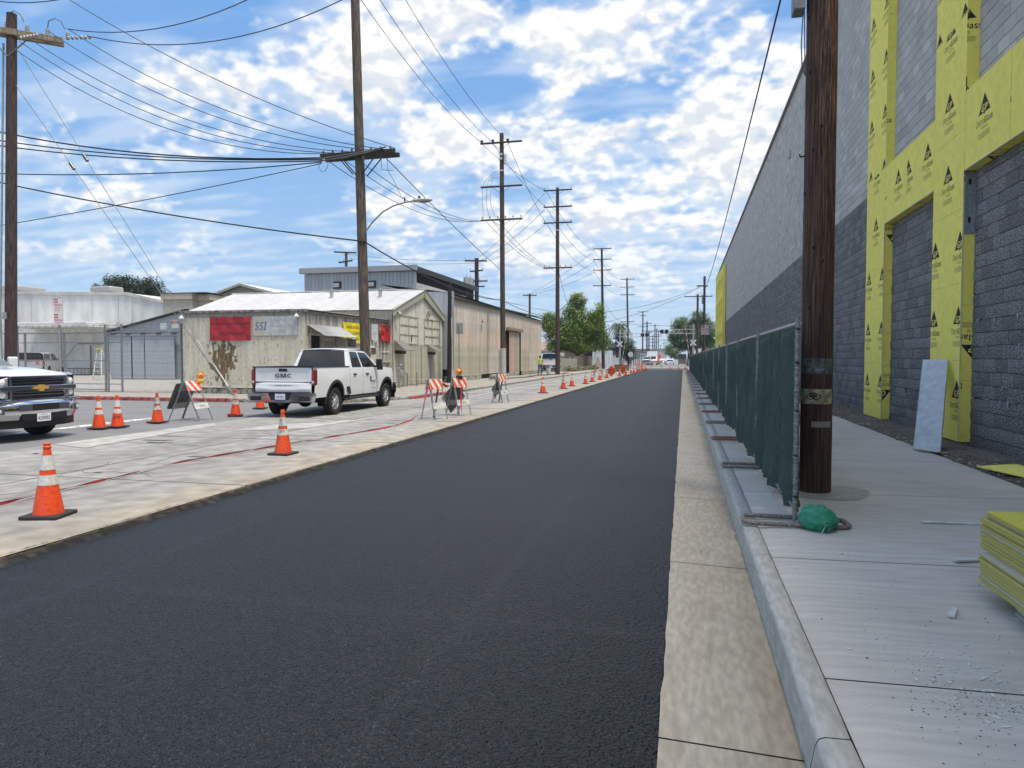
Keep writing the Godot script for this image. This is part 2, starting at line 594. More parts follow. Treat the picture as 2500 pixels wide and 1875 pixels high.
func sky_at(az: float, el: float) -> Color:
	var e := maxf(el, 0.0)
	var t := 1.0 - exp(-e / 9.0)
	var c := Color(0.235, 0.305, 0.36).lerp(Color(0.070, 0.155, 0.30), t)
	c = c.lerp(Color(0.041, 0.112, 0.268), clampf((e - 14.0) / 40.0, 0.0, 1.0))
	if el < 0.0:
		return c
	var ra := deg_to_rad(az)
	var re := deg_to_rad(e)
	var k := cos(re) / (sin(re) + 0.10)
	var p := Vector2(sin(ra) * k, -cos(ra) * k) * 1.9
	var k2 := cos(re) / (sin(re) + 0.34)
	var q := Vector2(sin(ra) * k2, -cos(ra) * k2) * 3.6
	var bias := 0.0
	if az > -62.0 and az < 35.0 and e < 34.0:
		for b: Array in CLOUDS:
			var dx: float = (az - b[0]) / b[2]
			if absf(dx) > 2.4:
				continue
			var dy: float = (e - b[1]) / b[3]
			var d := dx * dx + dy * dy
			if d < 6.0:
				bias += b[4] * exp(-d * 0.75)
		bias = clampf(bias, -0.8, 1.0)
	else:
		bias = 0.5 + 0.8 * n_cov.get_noise_2d(p.x * 2.0, p.y * 2.0)
	var f := n_big.get_noise_2d(q.x * 1.7, q.y * 1.9) * 0.58 + n_det.get_noise_2d(q.x * 2.0, q.y * 2.2) * 0.34
	var f_up := n_big.get_noise_2d(q.x * 1.7 * 0.97, q.y * 1.9 * 0.97) * 0.58 + n_det.get_noise_2d(q.x * 2.0 * 0.97, q.y * 2.2 * 0.97) * 0.34
	var dens := smoothstep(0.25, 0.72, bias * 0.62 + f) * 0.97
	var wisp := smoothstep(-0.15, 0.75, n_wisp.get_noise_2d(p.x * 1.1, p.y * 3.0) + bias * 0.55) * 0.48
	wisp *= clampf(1.15 - e / 60.0, 0.2, 1.0)
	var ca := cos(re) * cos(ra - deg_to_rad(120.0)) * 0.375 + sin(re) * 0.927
	var aureole := 4.6 * exp(-pow(acos(clampf(ca, -1.0, 1.0)) / 0.62, 2.0))  # sky brightened and warmed round the unseen sun, added to lift the shade
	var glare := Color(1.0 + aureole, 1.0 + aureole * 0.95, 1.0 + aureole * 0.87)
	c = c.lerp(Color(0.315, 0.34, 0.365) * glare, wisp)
	var lit := clampf(0.5 + (f - f_up) * 4.0 - (f + bias * 0.5 - 0.55) * 0.5, 0.0, 1.0)
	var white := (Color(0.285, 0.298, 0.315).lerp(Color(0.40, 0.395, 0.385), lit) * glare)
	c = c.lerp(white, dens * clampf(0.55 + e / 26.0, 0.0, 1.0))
	return c.lerp(Color(0.275, 0.30, 0.325), clampf(1.0 - e / 4.0, 0.0, 1.0) * 0.55)


func make_sky() -> void:
	var w := 4096
	var h := 2048
	var im := Image.create_empty(w, h, false, Image.FORMAT_RGBF)
	im.fill(Color(0.15, 0.145, 0.135))
	var step := 8
	for y in range(0, 1064, step):
		for x in range(0, w, step):
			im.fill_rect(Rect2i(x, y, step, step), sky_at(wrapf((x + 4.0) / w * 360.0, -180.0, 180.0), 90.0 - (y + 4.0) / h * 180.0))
	for y in range(int((90.0 - 33.0) / 180.0 * h), 1026):
		for i in range(int(-58.0 / 360.0 * w), int(31.0 / 360.0 * w)):
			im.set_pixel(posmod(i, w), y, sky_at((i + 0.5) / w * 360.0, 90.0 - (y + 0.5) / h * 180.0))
	var s := PanoramaSkyMaterial.new()
	s.panorama = ImageTexture.create_from_image(im)
	var sky := Sky.new()
	sky.sky_material = s
	var env := Environment.new()
	env.background_mode = Environment.BG_SKY
	env.sky = sky
	env.tonemap_mode = Environment.TONE_MAPPER_LINEAR
	env.tonemap_exposure = 2.8
	env.sdfgi_enabled = true
	env.ssao_enabled = true
	env.ssil_enabled = true
	env.fog_enabled = true
	env.fog_density = 0.0003
	env.fog_light_color = Color(0.80, 0.87, 0.93)
	var we := WorldEnvironment.new()
	we.name = "world_environment"
	we.environment = env
	add_child(we)


func _ready() -> void:
	var cam := Camera3D.new()
	cam.name = "camera"
	cam.fov = 56.824
	cam.near = 0.05
	cam.far = 4000.0
	cam.position = Vector3(0, 1.65, 0)
	cam.rotation = Vector3(deg_to_rad(-2.065), deg_to_rad(13.583), 0)
	add_child(cam)
	cam.current = true
	var sun := DirectionalLight3D.new()
	sun.name = "sun"
	sun.light_energy = 0.46
	sun.light_color = Color(1.0, 0.955, 0.89)
	sun.light_angular_distance = 12.0
	sun.shadow_enabled = true
	add_child(sun)
	var el := deg_to_rad(68.0)
	var az := deg_to_rad(30.0)
	sun.look_at_from_position(Vector3.ZERO, -Vector3(cos(el) * cos(az), sin(el), cos(el) * sin(az)), Vector3.UP)
	make_sky()
	rng.seed = 20240
	fn = noise(77, 0.35, 4)
	materials()
	ground()
	wall_right()
	sheathing()
	left_buildings()
	yard()
	poles()
	trees()
	far_street()
	fence_panels()
	right_side_things()
	vehicles()
	cones()
	barricades()
	person()
	wires()


# ---------------------------------------------------------------- ground
func sheet(called: String, x0: float, x1: float, z0: float, z1: float, nx: int, nz: int, y: Callable, paint: Callable, m: Material) -> MeshInstance3D:
	var mb := MB.new()
	mb.grid(nx, nz, func(s: float, t: float) -> Vector3:
		var x := lerpf(x0, x1, s)
		var z := lerpf(z0, z1, t)
		return Vector3(x, y.call(x, z), z), paint, false, func(p: Vector3, _st: Vector2) -> Vector2: return Vector2(p.x, p.z))
	return structure(put(called, mb, m))


func n2(x: float, z: float) -> float:
	return fn.get_noise_2d(x, z)


func ground() -> void:
	var flat := func(h: float) -> Callable: return func(_x: float, _z: float) -> float: return h
	sheet("ground", -900, 900, 200, -1800, 20, 40, flat.call(-0.06), func(_p, _s, _t): return lin(0.27, 0.25, 0.22), M.concrete)
	# fresh asphalt: z grows towards the camera, so rows run from near to far
	var black := func(p: Vector3, _s: float, _t: float) -> Color:
		var k := 1.0 + 0.22 * n2(p.x * 3.2, p.z * 0.12) + 0.12 * n2(p.x * 0.7 + 40, p.z * 0.7)
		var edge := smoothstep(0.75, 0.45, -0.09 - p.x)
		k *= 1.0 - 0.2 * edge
		k *= 1.0 + 0.14 * exp(-pow((p.x + 2.7) / 0.12, 2.0)) * (0.6 + n2(p.z * 0.5, 5)) - 0.10 * exp(-pow((p.x + 3.6) / 0.5, 2.0))
		return lin(0.046, 0.054, 0.068) * k
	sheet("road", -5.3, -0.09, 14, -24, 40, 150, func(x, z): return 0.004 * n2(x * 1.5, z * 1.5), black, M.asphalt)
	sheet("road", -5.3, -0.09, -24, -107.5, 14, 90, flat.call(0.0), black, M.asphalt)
	# worn concrete carriageway on the left
	var grey := func(p: Vector3, _s: float, _t: float) -> Color:
		var c := lin(0.37, 0.36, 0.33)
		var k := 1.0 + 0.10 * n2(p.x * 2.6, p.z * 0.3) + 0.10 * n2(p.x * 0.6 + 9, p.z * 0.5)
		var tan := smoothstep(1.5, 0.0, p.x + 6.5 - 0.6 * n2(p.z * 0.8, 3.0))
		var near_edge := smoothstep(1.3, 0.1, -5.3 - p.x) * (0.65 + 0.8 * n2(p.x * 3.0, p.z * 0.9))
		c = c.lerp(lin(0.47, 0.40, 0.28), clampf(near_edge, 0.0, 1.0) * 0.75)
		var lanes := exp(-pow((p.x + 8.9 + 0.1 * n2(p.z * 0.4, 7)) / 0.5, 2.0)) + exp(-pow((p.x + 7.2) / 0.4, 2.0))
		k *= 1.0 - 0.12 * lanes - 0.02 * tan
		if n2(p.x * 5.0 + 31, p.z * 1.2) > 0.42:
			k *= 0.82
		return c * k
	sheet("pavement", -11.3, -5.3, 14, -28, 60, 280, func(x, z): return 0.06 + 0.003 * n2(x, z), grey, M.concrete)
	sheet("pavement", -11.3, -5.3, -28, -107.5, 20, 120, flat.call(0.06), grey, M.concrete)
	# broken edge of the old pavement above the new asphalt
	var em := MB.new()
	var sc := func(z: float, a: float) -> float: return n2(z * 9.0, a) * 0.05 + n2(z * 2.2, a + 50) * 0.05
	em.grid(760, 3, func(s: float, t: float) -> Vector3:
		var z := -3.0 - 104.5 * pow(s, 2.0)
		var k: float = [0.0, 0.35, 0.75, 1.0][int(round(t * 3.0))]
		return Vector3(-5.325 + k * (0.10 + sc.call(z, 1.0)) + (0.02 * n2(z * 25, k * 30) if k > 0.1 else -0.012), lerpf(0.066, -0.004, k) + (0.012 * n2(z * 21, k * 9 + 4) if k < 0.9 else 0.0), z),
		func(p: Vector3, _s: float, t: float) -> Color:
			var m := n2(p.z * 16.0, t * 7.0 + 11)
			var c := lin(0.010, 0.010, 0.010).lerp(lin(0.07, 0.06, 0.045), clampf(m * 1.5 + 0.05, 0.0, 1.0))
			if m > 0.62 and n2(p.z * 60.0, 3.0) > 0.0:
				c = lin(0.4, 0.38, 0.33)
			if t < 0.05:
				c = lin(0.30, 0.25, 0.17)
			return c, true)
	structure(put("pavement_edge", em, M.matte))
	# saw cuts and cracks of the old pavement
	var ck := MB.new()
	ck.col = lin(0.10, 0.095, 0.085)
	for i in 12:
		ck.box(Vector3(-8.3, 0.0625, -3.2 - i * 4.6), Vector3(6.0, 0.004, 0.012))
	ck.box(Vector3(-8.35, 0.0626, -30), Vector3(0.012, 0.004, 70))
	for i in 16:
		var p := Vector3(rng.randf_range(-10.8, -5.8), 0.0625, rng.randf_range(-20, -4))
		var a := rng.randf() * TAU
		for j in 14:
			a += rng.randf_range(-0.6, 0.6)
			var d := Vector3(cos(a), 0, sin(a)) * rng.randf_range(0.06, 0.16)
			ck.box(p + d * 0.5, Vector3(d.length() * 1.1, 0.003, rng.randf_range(0.003, 0.008)), 0.0, Basis(Vector3.UP, -a))
			p += d
			if p.x > -5.5 or p.x < -11.2:
				break
	structure(put("pavement_crack", ck, M.matte))
	var tr := MB.new()
	tr.col = lin(0.09, 0.085, 0.08)
	for q: Array in [[-10.3, -12.4, 0.14, 0.05], [-9.6, -11.4, 0.3, 0.05], [-9.9, -11.7, 0.36, 0.04], [-7.9, -8.2, 0.06, 0.04], [-10.5, -9.6, 0.05, 0.03], [-8.2, -6.7, 0.05, 0.03], [-9.3, -7.3, 0.16, 0.025], [-7.6, -9.9, 0.2, 0.02]]:
		var pts := PackedVector2Array()
		for k in 12:
			var a := k * TAU / 12.0
			pts.append(Vector2(cos(a) * q[2] * rng.randf_range(0.7, 1.15), sin(a) * q[3] * rng.randf_range(0.7, 1.3)))
		tr.poly(pts, Transform3D(Basis(Vector3.RIGHT, Vector3(0, 0, -1), Vector3.UP), Vector3(q[0], 0.0655, q[1])), 0.003)
	structure(put("tar_spot", tr, M.matte))
	# cross street of older asphalt
	var xpaint := func(p: Vector3, _s: float, _t: float) -> Color:
		var k := 1.0 + 0.16 * n2(p.x * 0.5, p.z * 2.0) + 0.12 * n2(p.x * 1.7, p.z * 1.7)
		return lin(0.255, 0.252, 0.245) * k
	sheet("cross_street", -75, -11.3, 14, -24, 130, 80, flat.call(0.041), xpaint, M.old_asphalt)
	# paint on the street
	var pm := MB.new()
	pm.col = lin(0.66, 0.66, 0.63)
	pm.box(Vector3(-13.85, 0.047, -13.9), Vector3(0.32, 0.006, 4.6))
	structure(put("road_marking", pm, M.matte))
	var lp := MB.new()
	lp.col = lin(0.50, 0.49, 0.44)
	lp.poly(PackedVector2Array([Vector2(-9.6, 13.6), Vector2(-8.3, 14.5), Vector2(-8.0, 17.4), Vector2(-8.5, 16.2), Vector2(-9.5, 15.1)]), Transform3D(Basis(Vector3.RIGHT, Vector3(0, 0, -1), Vector3.UP), Vector3(0, 0.066, 0)), 0.006)
	lp.poly(PackedVector2Array([Vector2(-11.3, 10.7), Vector2(-10.3, 10.4), Vector2(-10.7, 14.6), Vector2(-11.2, 15.2)]), Transform3D(Basis(Vector3.RIGHT, Vector3(0, 0, -1), Vector3.UP), Vector3(0, 0.066, 0)), 0.006)
	structure(put("pavement_patch", lp, M.concrete))
	var line := MB.new()
	line.col = lin(0.6, 0.59, 0.54)
	line.box(Vector3(-8.6, 0.063, -52), Vector3(0.1, 0.006, 48))
	line.box(Vector3(-6.0, 0.06, -108.3), Vector3(9, 0.03, 0.5))
	structure(put("road_marking", line, M.matte))
	# the street beyond the new asphalt
	sheet("road", -10.3, 0.6, -107.5, -700, 10, 40, flat.call(0.03), func(p, _s, _t): return lin(0.30, 0.295, 0.28) * (1.0 + 0.2 * n2(p.x * 2, p.z * 0.2)), M.concrete)
	var rail := MB.new()
	rail.col = lin(0.36, 0.34, 0.30)
	rail.box(Vector3(-5, 0.04, -115.5), Vector3(22, 0.05, 4.5))
	rail.col = lin(0.12, 0.1, 0.09)
	for z: float in [-114.8, -116.3]:
		rail.box(Vector3(-5, 0.075, z), Vector3(40, 0.03, 0.08))
	structure(put("railway_crossing", rail, M.matte))
	# ---- left kerb with its painted lengths
	var path := []
	var px := -75.0
	while px < -14.6:
		path.append(Vector2(px, -22.9))
		px += 1.2
	for i in 13:
		var a := deg_to_rad(90.0 - i * 7.5)
		path.append(Vector2(-14.2 + 4.0 * cos(a), -26.9 + 4.0 * sin(a)))
	var pz := -28.0
	while pz > -107.0:
		path.append(Vector2(-10.2, pz))
		pz -= 1.5
	var km := MB.new()
	var prof := [Vector2(0.0, 0.0), Vector2(0.02, 0.125), Vector2(0.05, 0.155), Vector2(0.17, 0.16), Vector2(0.17, 0.0)]
	var sec := func(i: int, q: Vector2) -> Vector3:
		var d: Vector2 = (path[mini(i + 1, path.size() - 1)] - path[maxi(i - 1, 0)]).normalized()
		var o := Vector2(d.y, -d.x)
		return Vector3(path[i].x + o.x * q.x, q.y + 0.02, path[i].y + o.y * q.x)
	for i in path.size() - 1:
		for k in prof.size() - 1:
			var m: Vector2 = path[i]
			var red: bool = (m.x > -24.6 and m.x < -17.3 and m.y > -23.0) or (m.x > -10.4 and m.y < -24.6 and m.y > -31.5)
			var c := lin(0.30, 0.075, 0.075) * (1.0 + 0.5 * n2(m.x * 3, m.y * 3)) if red else lin(0.26, 0.25, 0.22) * (1.0 + 0.4 * n2(m.x * 2, m.y * 2))
			if k >= 2:
				c = lin(0.36, 0.15, 0.13) if red and k == 2 else lin(0.40, 0.38, 0.33)
			km.col = c
			km.facing(sec.call(i, prof[k]), sec.call(i + 1, prof[k]), sec.call(i + 1, prof[k + 1]), sec.call(i, prof[k + 1]), Vector3(0, 1, 0.3) if k > 1 else sec.call(i, Vector2(-1, 0)) - sec.call(i, Vector2.ZERO))
	structure(put("kerb", km, M.matte))
	# left sidewalk as a raised slab with an inset outline
	var sw := PackedVector2Array()
	for i in path.size():
		var q: Vector3 = sec.call(i, Vector2(0.165, 0))
		sw.append(Vector2(q.x, -q.z))
	sw.append(Vector2(-14.0, 107.0))
	sw.append(Vector2(-14.0, 60.0))
	sw.append(Vector2(-75, 60.0))
	var sm := MB.new()
	sm.col = lin(0.40, 0.375, 0.32)
	sm.poly(sw, Transform3D(Basis(Vector3.RIGHT, Vector3(0, 0, -1), Vector3.UP), Vector3(0, 0.155, 0)), 0.02)
	for i in sm.v.size():
		sm.u[i] = Vector2(sm.v[i].x, sm.v[i].z)
	var swk := structure(put("sidewalk", sm, M.concrete))
	# joints of the left walk: thin recessed-looking dark mortar strips standing as their own slivers
	var jm := MB.new()
	jm.col = lin(0.2, 0.19, 0.17)
	for i in 22:
		jm.box(Vector3(-12.1, 0.1665, -28.0 - i * 1.8), Vector3(3.6, 0.003, 0.02))
	put("joint", jm, M.matte, swk)
	# ---- right gutter, kerb and walk, slab by slab
	var gut := Node3D.new()
	gut.name = "gutter"
	add_child(gut, true)
	structure(gut)
	var gpaint := func(p: Vector3, s: float, _t: float) -> Color:
		var c := lin(0.42, 0.355, 0.255).lerp(lin(0.47, 0.44, 0.38), clampf(0.35 + n2(p.x * 2.5, p.z * 0.35) * 0.7, 0.0, 1.0))
		c = c.lerp(lin(0.33, 0.27, 0.18), clampf(smoothstep(0.62, 0.85, s) * (0.45 + 0.6 * n2(p.x, p.z * 1.7)), 0.0, 1.0))
		if n2(p.x * 7.0 + 3, p.z * 4.0) > 0.42:
			c *= 0.9
		return c * (1.0 + 0.12 * n2(p.x * 6, p.z * 6))
	var z := 8.0
	var edges := [14.0, 8.0, 5.17, 2.42, -0.33, -3.08, -5.83]
	while edges[-1] > -92.0:
		edges.append(edges[-1] - 2.75)
	for i in edges.size() - 1:
		var a: float = edges[i] - 0.006
		var b: float = edges[i + 1] + 0.006
		var gm := MB.new()
		gm.grid(12, 14, func(s: float, t: float) -> Vector3: return Vector3(-0.09 + 0.60 * s + 0.012 * n2(a + t * 14.0, 2.0) * (1.0 if s < 0.05 else 0.0), 0.022 - 0.025 * s + (-0.012 if t < 0.01 or t > 0.99 else 0.0), lerpf(a, b, t)), gpaint, false, func(p: Vector3, _st: Vector2) -> Vector2: return Vector2(p.x, p.z))
		put("slab", gm, M.gutter, gut)
	var kerb := Node3D.new()
	kerb.name = numbered("kerb", self)
	add_child(kerb, true)
	structure(kerb)
	var kprof := [Vector2(0.50, -0.01), Vector2(0.522, 0.115), Vector2(0.535, 0.142), Vector2(0.56, 0.152), Vector2(0.652, 0.154), Vector2(0.656, 0.10)]
	edges = [14.0, 8.0, 5.27, 2.52, -0.23, -2.98]
	while edges[-1] > -92.0:
		edges.append(edges[-1] - 2.72)
	for i in edges.size() - 1:
		var a: float = edges[i] - 0.004
		var b: float = edges[i + 1] + 0.004
		var gm := MB.new()
		gm.grid(5, 16, func(s: float, t: float) -> Vector3:
			var q: Vector2 = kprof[int(round(s * 5.0))]
			return Vector3(q.x, q.y - (0.006 if t < 0.01 or t > 0.99 else 0.0), lerpf(a, b, t)),
			func(p: Vector3, s: float, _t: float) -> Color:
				var c := lin(0.53, 0.515, 0.465) * (1.0 + 0.12 * n2(p.x * 9, p.z * 1.4))
				if s < 0.25:
					c = lin(0.49, 0.47, 0.41) * (1.0 + 0.2 * n2(p.y * 9, p.z * 2.0))
				return c,
			false, func(p: Vector3, _st: Vector2) -> Vector2: return Vector2(p.x + p.y, p.z))
		put("kerbstone", gm, M.gutter, kerb)
	var walk := Node3D.new()
	walk.name = numbered("sidewalk", self)
	add_child(walk, true)
	structure(walk)
	var we := [14.0, 7.35, 4.6, 1.85, -0.9, -3.55, -5.65]
	while we[-1] > -92.0:
		we.append(we[-1] - 2.75)
	for i in we.size() - 1:
		var a: float = we[i] - 0.006
		var b: float = we[i + 1] + 0.006
		var gm := MB.new()
		var fine_ := i < 14
		gm.grid(24 if fine_ else 6, 20 if fine_ else 4, func(s: float, t: float) -> Vector3:
			var x := lerpf(0.662, 3.72 + 0.02 * n2(lerpf(a, b, t) * 2.0, 5), s)
			return Vector3(x, 0.154 + 0.015 * (x - 0.66) - (0.012 if t < 0.01 or t > 0.99 or s < 0.001 else 0.0), lerpf(a, b, t)),
			func(p: Vector3, _s: float, _t: float) -> Color:
				var c := lin(0.60, 0.56, 0.495) * (1.0 + 0.07 * n2(p.x * 0.45, p.z * 3.2) + 0.06 * n2(p.x * 2, p.z * 2))
				c = c.lerp(lin(0.40, 0.37, 0.31), clampf(n2(p.x * 0.6 + 20, p.z * 0.7) * 1.2, 0.0, 0.6))
				return c,
			false, func(p: Vector3, _st: Vector2) -> Vector2: return Vector2(p.x, p.z))
		put("slab", gm, M.broom, walk)
	# dark collar of patched concrete round the foot of the near pole
	var cm := MB.new()
	cm.col = lin(0.45, 0.425, 0.37)
	cm.grid(36, 3, func(s: float, t: float) -> Vector3:
		var r := lerpf(0.5 + 0.03 * sin(s * 25.0), 0.0, t)
		var x := 1.5 + cos(s * TAU) * r
		return Vector3(x, 0.158 + 0.015 * (x - 0.66), -8.45 - sin(s * TAU) * r))
	put("patch", cm, M.gutter, walk)
	# bare earth along the foot of the wall
	sheet("earth_strip", 3.55, 4.6, 8, -92, 26, 700, func(x: float, z_: float) -> float:
		var k := smoothstep(3.66, 3.95, x + 0.08 * n2(z_ * 1.5, 8))
		return 0.15 + k * (0.10 + 0.05 * n2(x * 4.0, z_ * 2.0) + 0.035 * n2(x * 14, z_ * 12)) + 0.04 * smoothstep(4.0, 4.5, x),
		func(p, _s, _t): return lin(0.24, 0.205, 0.16) * (1.0 + 0.5 * n2(p.x * 5, p.z * 4)), M.dirt)
	sheet("ground", 0.6, 60, -92, -700, 4, 40, flat.call(0.10), func(_p, _s, _t): return lin(0.33, 0.31, 0.27), M.concrete)


# ---------------------------------------------------------------- the block building on the right
const WX := 4.48
const Y0 := 0.22
const CO := 0.2032


func block_mesh(rough: bool, seed_: int, tone: Color) -> ArrayMesh:
	var mb := MB.new()
	mb.col = tone
	var hy := 0.0968
	var hz := 0.198
	if rough:
		var nx := 6
		var f := noise(seed_, 6.0, 3)
		mb.grid(nx, 3, func(s: float, t: float) -> Vector3:
			var rim := minf(minf(s, 1 - s) * 6.0, minf(t, 1 - t) * 3.0)
			var d := 0.0 if rim < 0.5 else 0.007 + 0.013 * (f.get_noise_2d(s * 1.6, t * 0.9) + 0.4)
			return Vector3(-d - (0.003 if rim < 0.5 else 0.0), lerpf(-hy, hy, t), lerpf(-hz, hz, s)))
		for q: Array in [[Vector3(0, 1, 0), hy], [Vector3(0, -1, 0), -hy]]:
			mb.facing(Vector3(-0.003, q[1], -hz), Vector3(-0.003, q[1], hz), Vector3(0.03, q[1], hz), Vector3(0.03, q[1], -hz), q[0])
		for s: float in [-1.0, 1.0]:
			mb.facing(Vector3(-0.003, -hy, hz * s), Vector3(-0.003, hy, hz * s), Vector3(0.03, hy, hz * s), Vector3(0.03, -hy, hz * s), Vector3(0, 0, s))
	else:
		mb.box(Vector3(0.018, 0, 0), Vector3(0.04, hy * 2.0, hz * 2.0), 0.0025)
	return mb.mesh()


func wall_right() -> void:
	var b := thing("block_building", "long windowless block warehouse, dark rough base under pale grey blocks, behind the green fence", "building", Vector3.ZERO)
	var wall := MB.new()
	wall.col = lin(0.06, 0.06, 0.06)
	wall.box(Vector3(WX + 6.012, 2.75, -44), Vector3(12, 5.9, 112))
	put("wall", wall, M.block_smooth, b)
	var wall2 := MB.new()
	wall2.col = lin(0.13, 0.125, 0.12)
	wall2.box(Vector3(WX + 6.011, 9.33, -44), Vector3(12, 7.25, 112))
	put("wall", wall2, M.block_smooth, b)
	var cap := MB.new()
	cap.col = lin(0.33, 0.33, 0.32)
	cap.box(Vector3(WX + 5.95, 13.0, -44), Vector3(12.15, 0.09, 112.2), 0.02)
	put("parapet_cap", cap, M.galv, b)
	var dark := []
	var pale := []
	for i in 4:
		for k in 4:
			dark.append(block_mesh(true, 100 + i * 7 + k, lin(0.365, 0.352, 0.338) * (0.82 + 0.11 * k)))
	for k in 6:
		pale.append(block_mesh(false, 0, lin(0.66, 0.635, 0.585) * (0.82 + 0.075 * k)))
	var lots := {}
	var near := []
	for r in 63:
		var y := Y0 + (r + 0.5) * CO
		var is_dark := r < 27
		for i in 262:
			var z := 5.0 - (i + (0.5 if r % 2 else 0.0)) * 0.4064
			if z < -99.6:
				continue
			var jig := 0.004 * rng.randf() if is_dark else 0.0012 * rng.randf()
			var at := Transform3D(Basis(), Vector3(WX - jig, y, z))
			var pick := rng.randi() % 16
			if not is_dark:
				pick = [2, 2, 3, 2, 3, 1, 3, 2, 4, 2, 3, 1, 2, 5, 3, 0][pick]
			var id := pick if is_dark else 100 + pick
			var hidden := (z < -13.0 and z > -14.0) or (z < -17.6 and z > -18.7) or (y > 4.75 and y < 5.75) or z > -8.9
			var zc := 0.972 * -z - 0.235 * WX
			if not hidden and z < -9.2 and (y - 1.65) / zc < 0.52:
				near.append([zc, id, at])
			else:
				if not lots.has(id):
					lots[id] = []
				lots[id].append(at)
	near.sort_custom(func(p, q): return p[0] < q[0])
	for i in near.size():
		var e: Array = near[i]
		if i < 300:
			var o := put_mesh("block", dark[e[1]] if e[1] < 100 else pale[e[1] - 100], M.block_rough if e[1] < 100 else M.block_smooth, b)
			o.transform = e[2]
		else:
			if not lots.has(e[1]):
				lots[e[1]] = []
			lots[e[1]].append(e[2])
	for id: int in lots:
		many("blockwork", dark[id] if id < 100 else pale[id - 100], M.block_rough if id < 100 else M.block_smooth, lots[id], [], b)
	# lime that has run out of a few joints
	var lm := MB.new()
	lm.col = lin(0.42, 0.42, 0.41)
	for i in 90:
		var z := -9.0 - rng.randf() * 15.0
		var row: int = [4, 4, 4, 4, 5, 3, 10, 8][rng.randi() % 8]
		var y := Y0 + row * CO
		var hh := rng.randf_range(0.02, 0.13)
		var w := rng.randf_range(0.006, 0.035)
		var x := WX - 0.026
		lm.poly(PackedVector2Array([Vector2(-w, 0.01), Vector2(w, 0.01), Vector2(w * 0.4, -hh * 0.6), Vector2(w * 0.1, -hh), Vector2(-w * 0.5, -hh * 0.5)]), look(Vector3.LEFT, Vector3(x, y, z)), 0.002)
		if i % 2 == 0:
			lm.box(Vector3(x + 0.012, y, z + 0.1), Vector3(0.012, 0.008, rng.randf_range(0.1, 0.4)))
	put("lime_streak", lm, M.matte, b)
	# small vent plates high on the pale wall
	var vm := MB.new()
	vm.col = lin(0.45, 0.45, 0.44)
	vm.box(Vector3(WX - 0.03, 10.6, -33.5), Vector3(0.06, 0.3, 0.4), 0.01)
	put("vent_plate", vm, M.plain, b)


func tile_texture() -> ImageTexture:
	# one repeat of the print, 1.15 m wide and 1.2 m high
	var ye := Color8(250, 238, 116)
	var im := picture(1024, 1024, ye)
	var bl := Color8(44, 42, 36)
	var g := Vector2(512, 330)
	ink_tris(im, PackedVector2Array([Vector2(0, 0.5), Vector2(-0.5, -0.5), Vector2(0.5, -0.5)]), g, 380, 250, bl)
	ink_tris(im, PackedVector2Array([Vector2(-0.5, 0.5), Vector2(0, -0.5), Vector2(0.5, 0.5)]), g + Vector2(4, 140), 44, 40, bl)
	ink(im, "GP", g + Vector2(0, 62), 92, ye, 190, true, 0.12)
	ink(im, "Dens", g + Vector2(-138, 222), 84, bl, 232)
	ink(im, "Glass", g + Vector2(126, 223), 86, bl, 270, true)
	ink(im, "Sheathing", g + Vector2(6, 308), 52, Color8(92, 88, 62), 210)
	for r in 6:
		var x := 330
		while x < 690:
			var w := 8 + rng.randi() % 20
			im.fill_rect(Rect2i(x, 690 + r * 13, w, 8), Color8(158, 150, 80))
			x += w + 5
	var f := noise(41, 0.004, 4)
	for y in range(0, 1024, 4):
		for x in range(0, 1024, 4):
			var k := 1.0 + 0.05 * f.get_noise_2d(x, y)
			for j in 4:
				for i in 4:
					im.set_pixel(x + i, y + j, im.get_pixel(x + i, y + j) * Color(k, k, k))
	# screw heads and short scuffs
	for i in 6:
		for j in 5:
			im.fill_rect(Rect2i(90 + i * 170, 60 + j * 205, 7, 7), Color8(176, 166, 84))
	for i in 9:
		var p := Vector2i(rng.randi() % 900, rng.randi() % 1000)
		for k in 40 + rng.randi() % 60:
			im.set_pixel(mini(p.x + k, 1023), maxi(p.y - k / 8, 0), Color8(150, 142, 70))
	return ImageTexture.create_from_image(im)


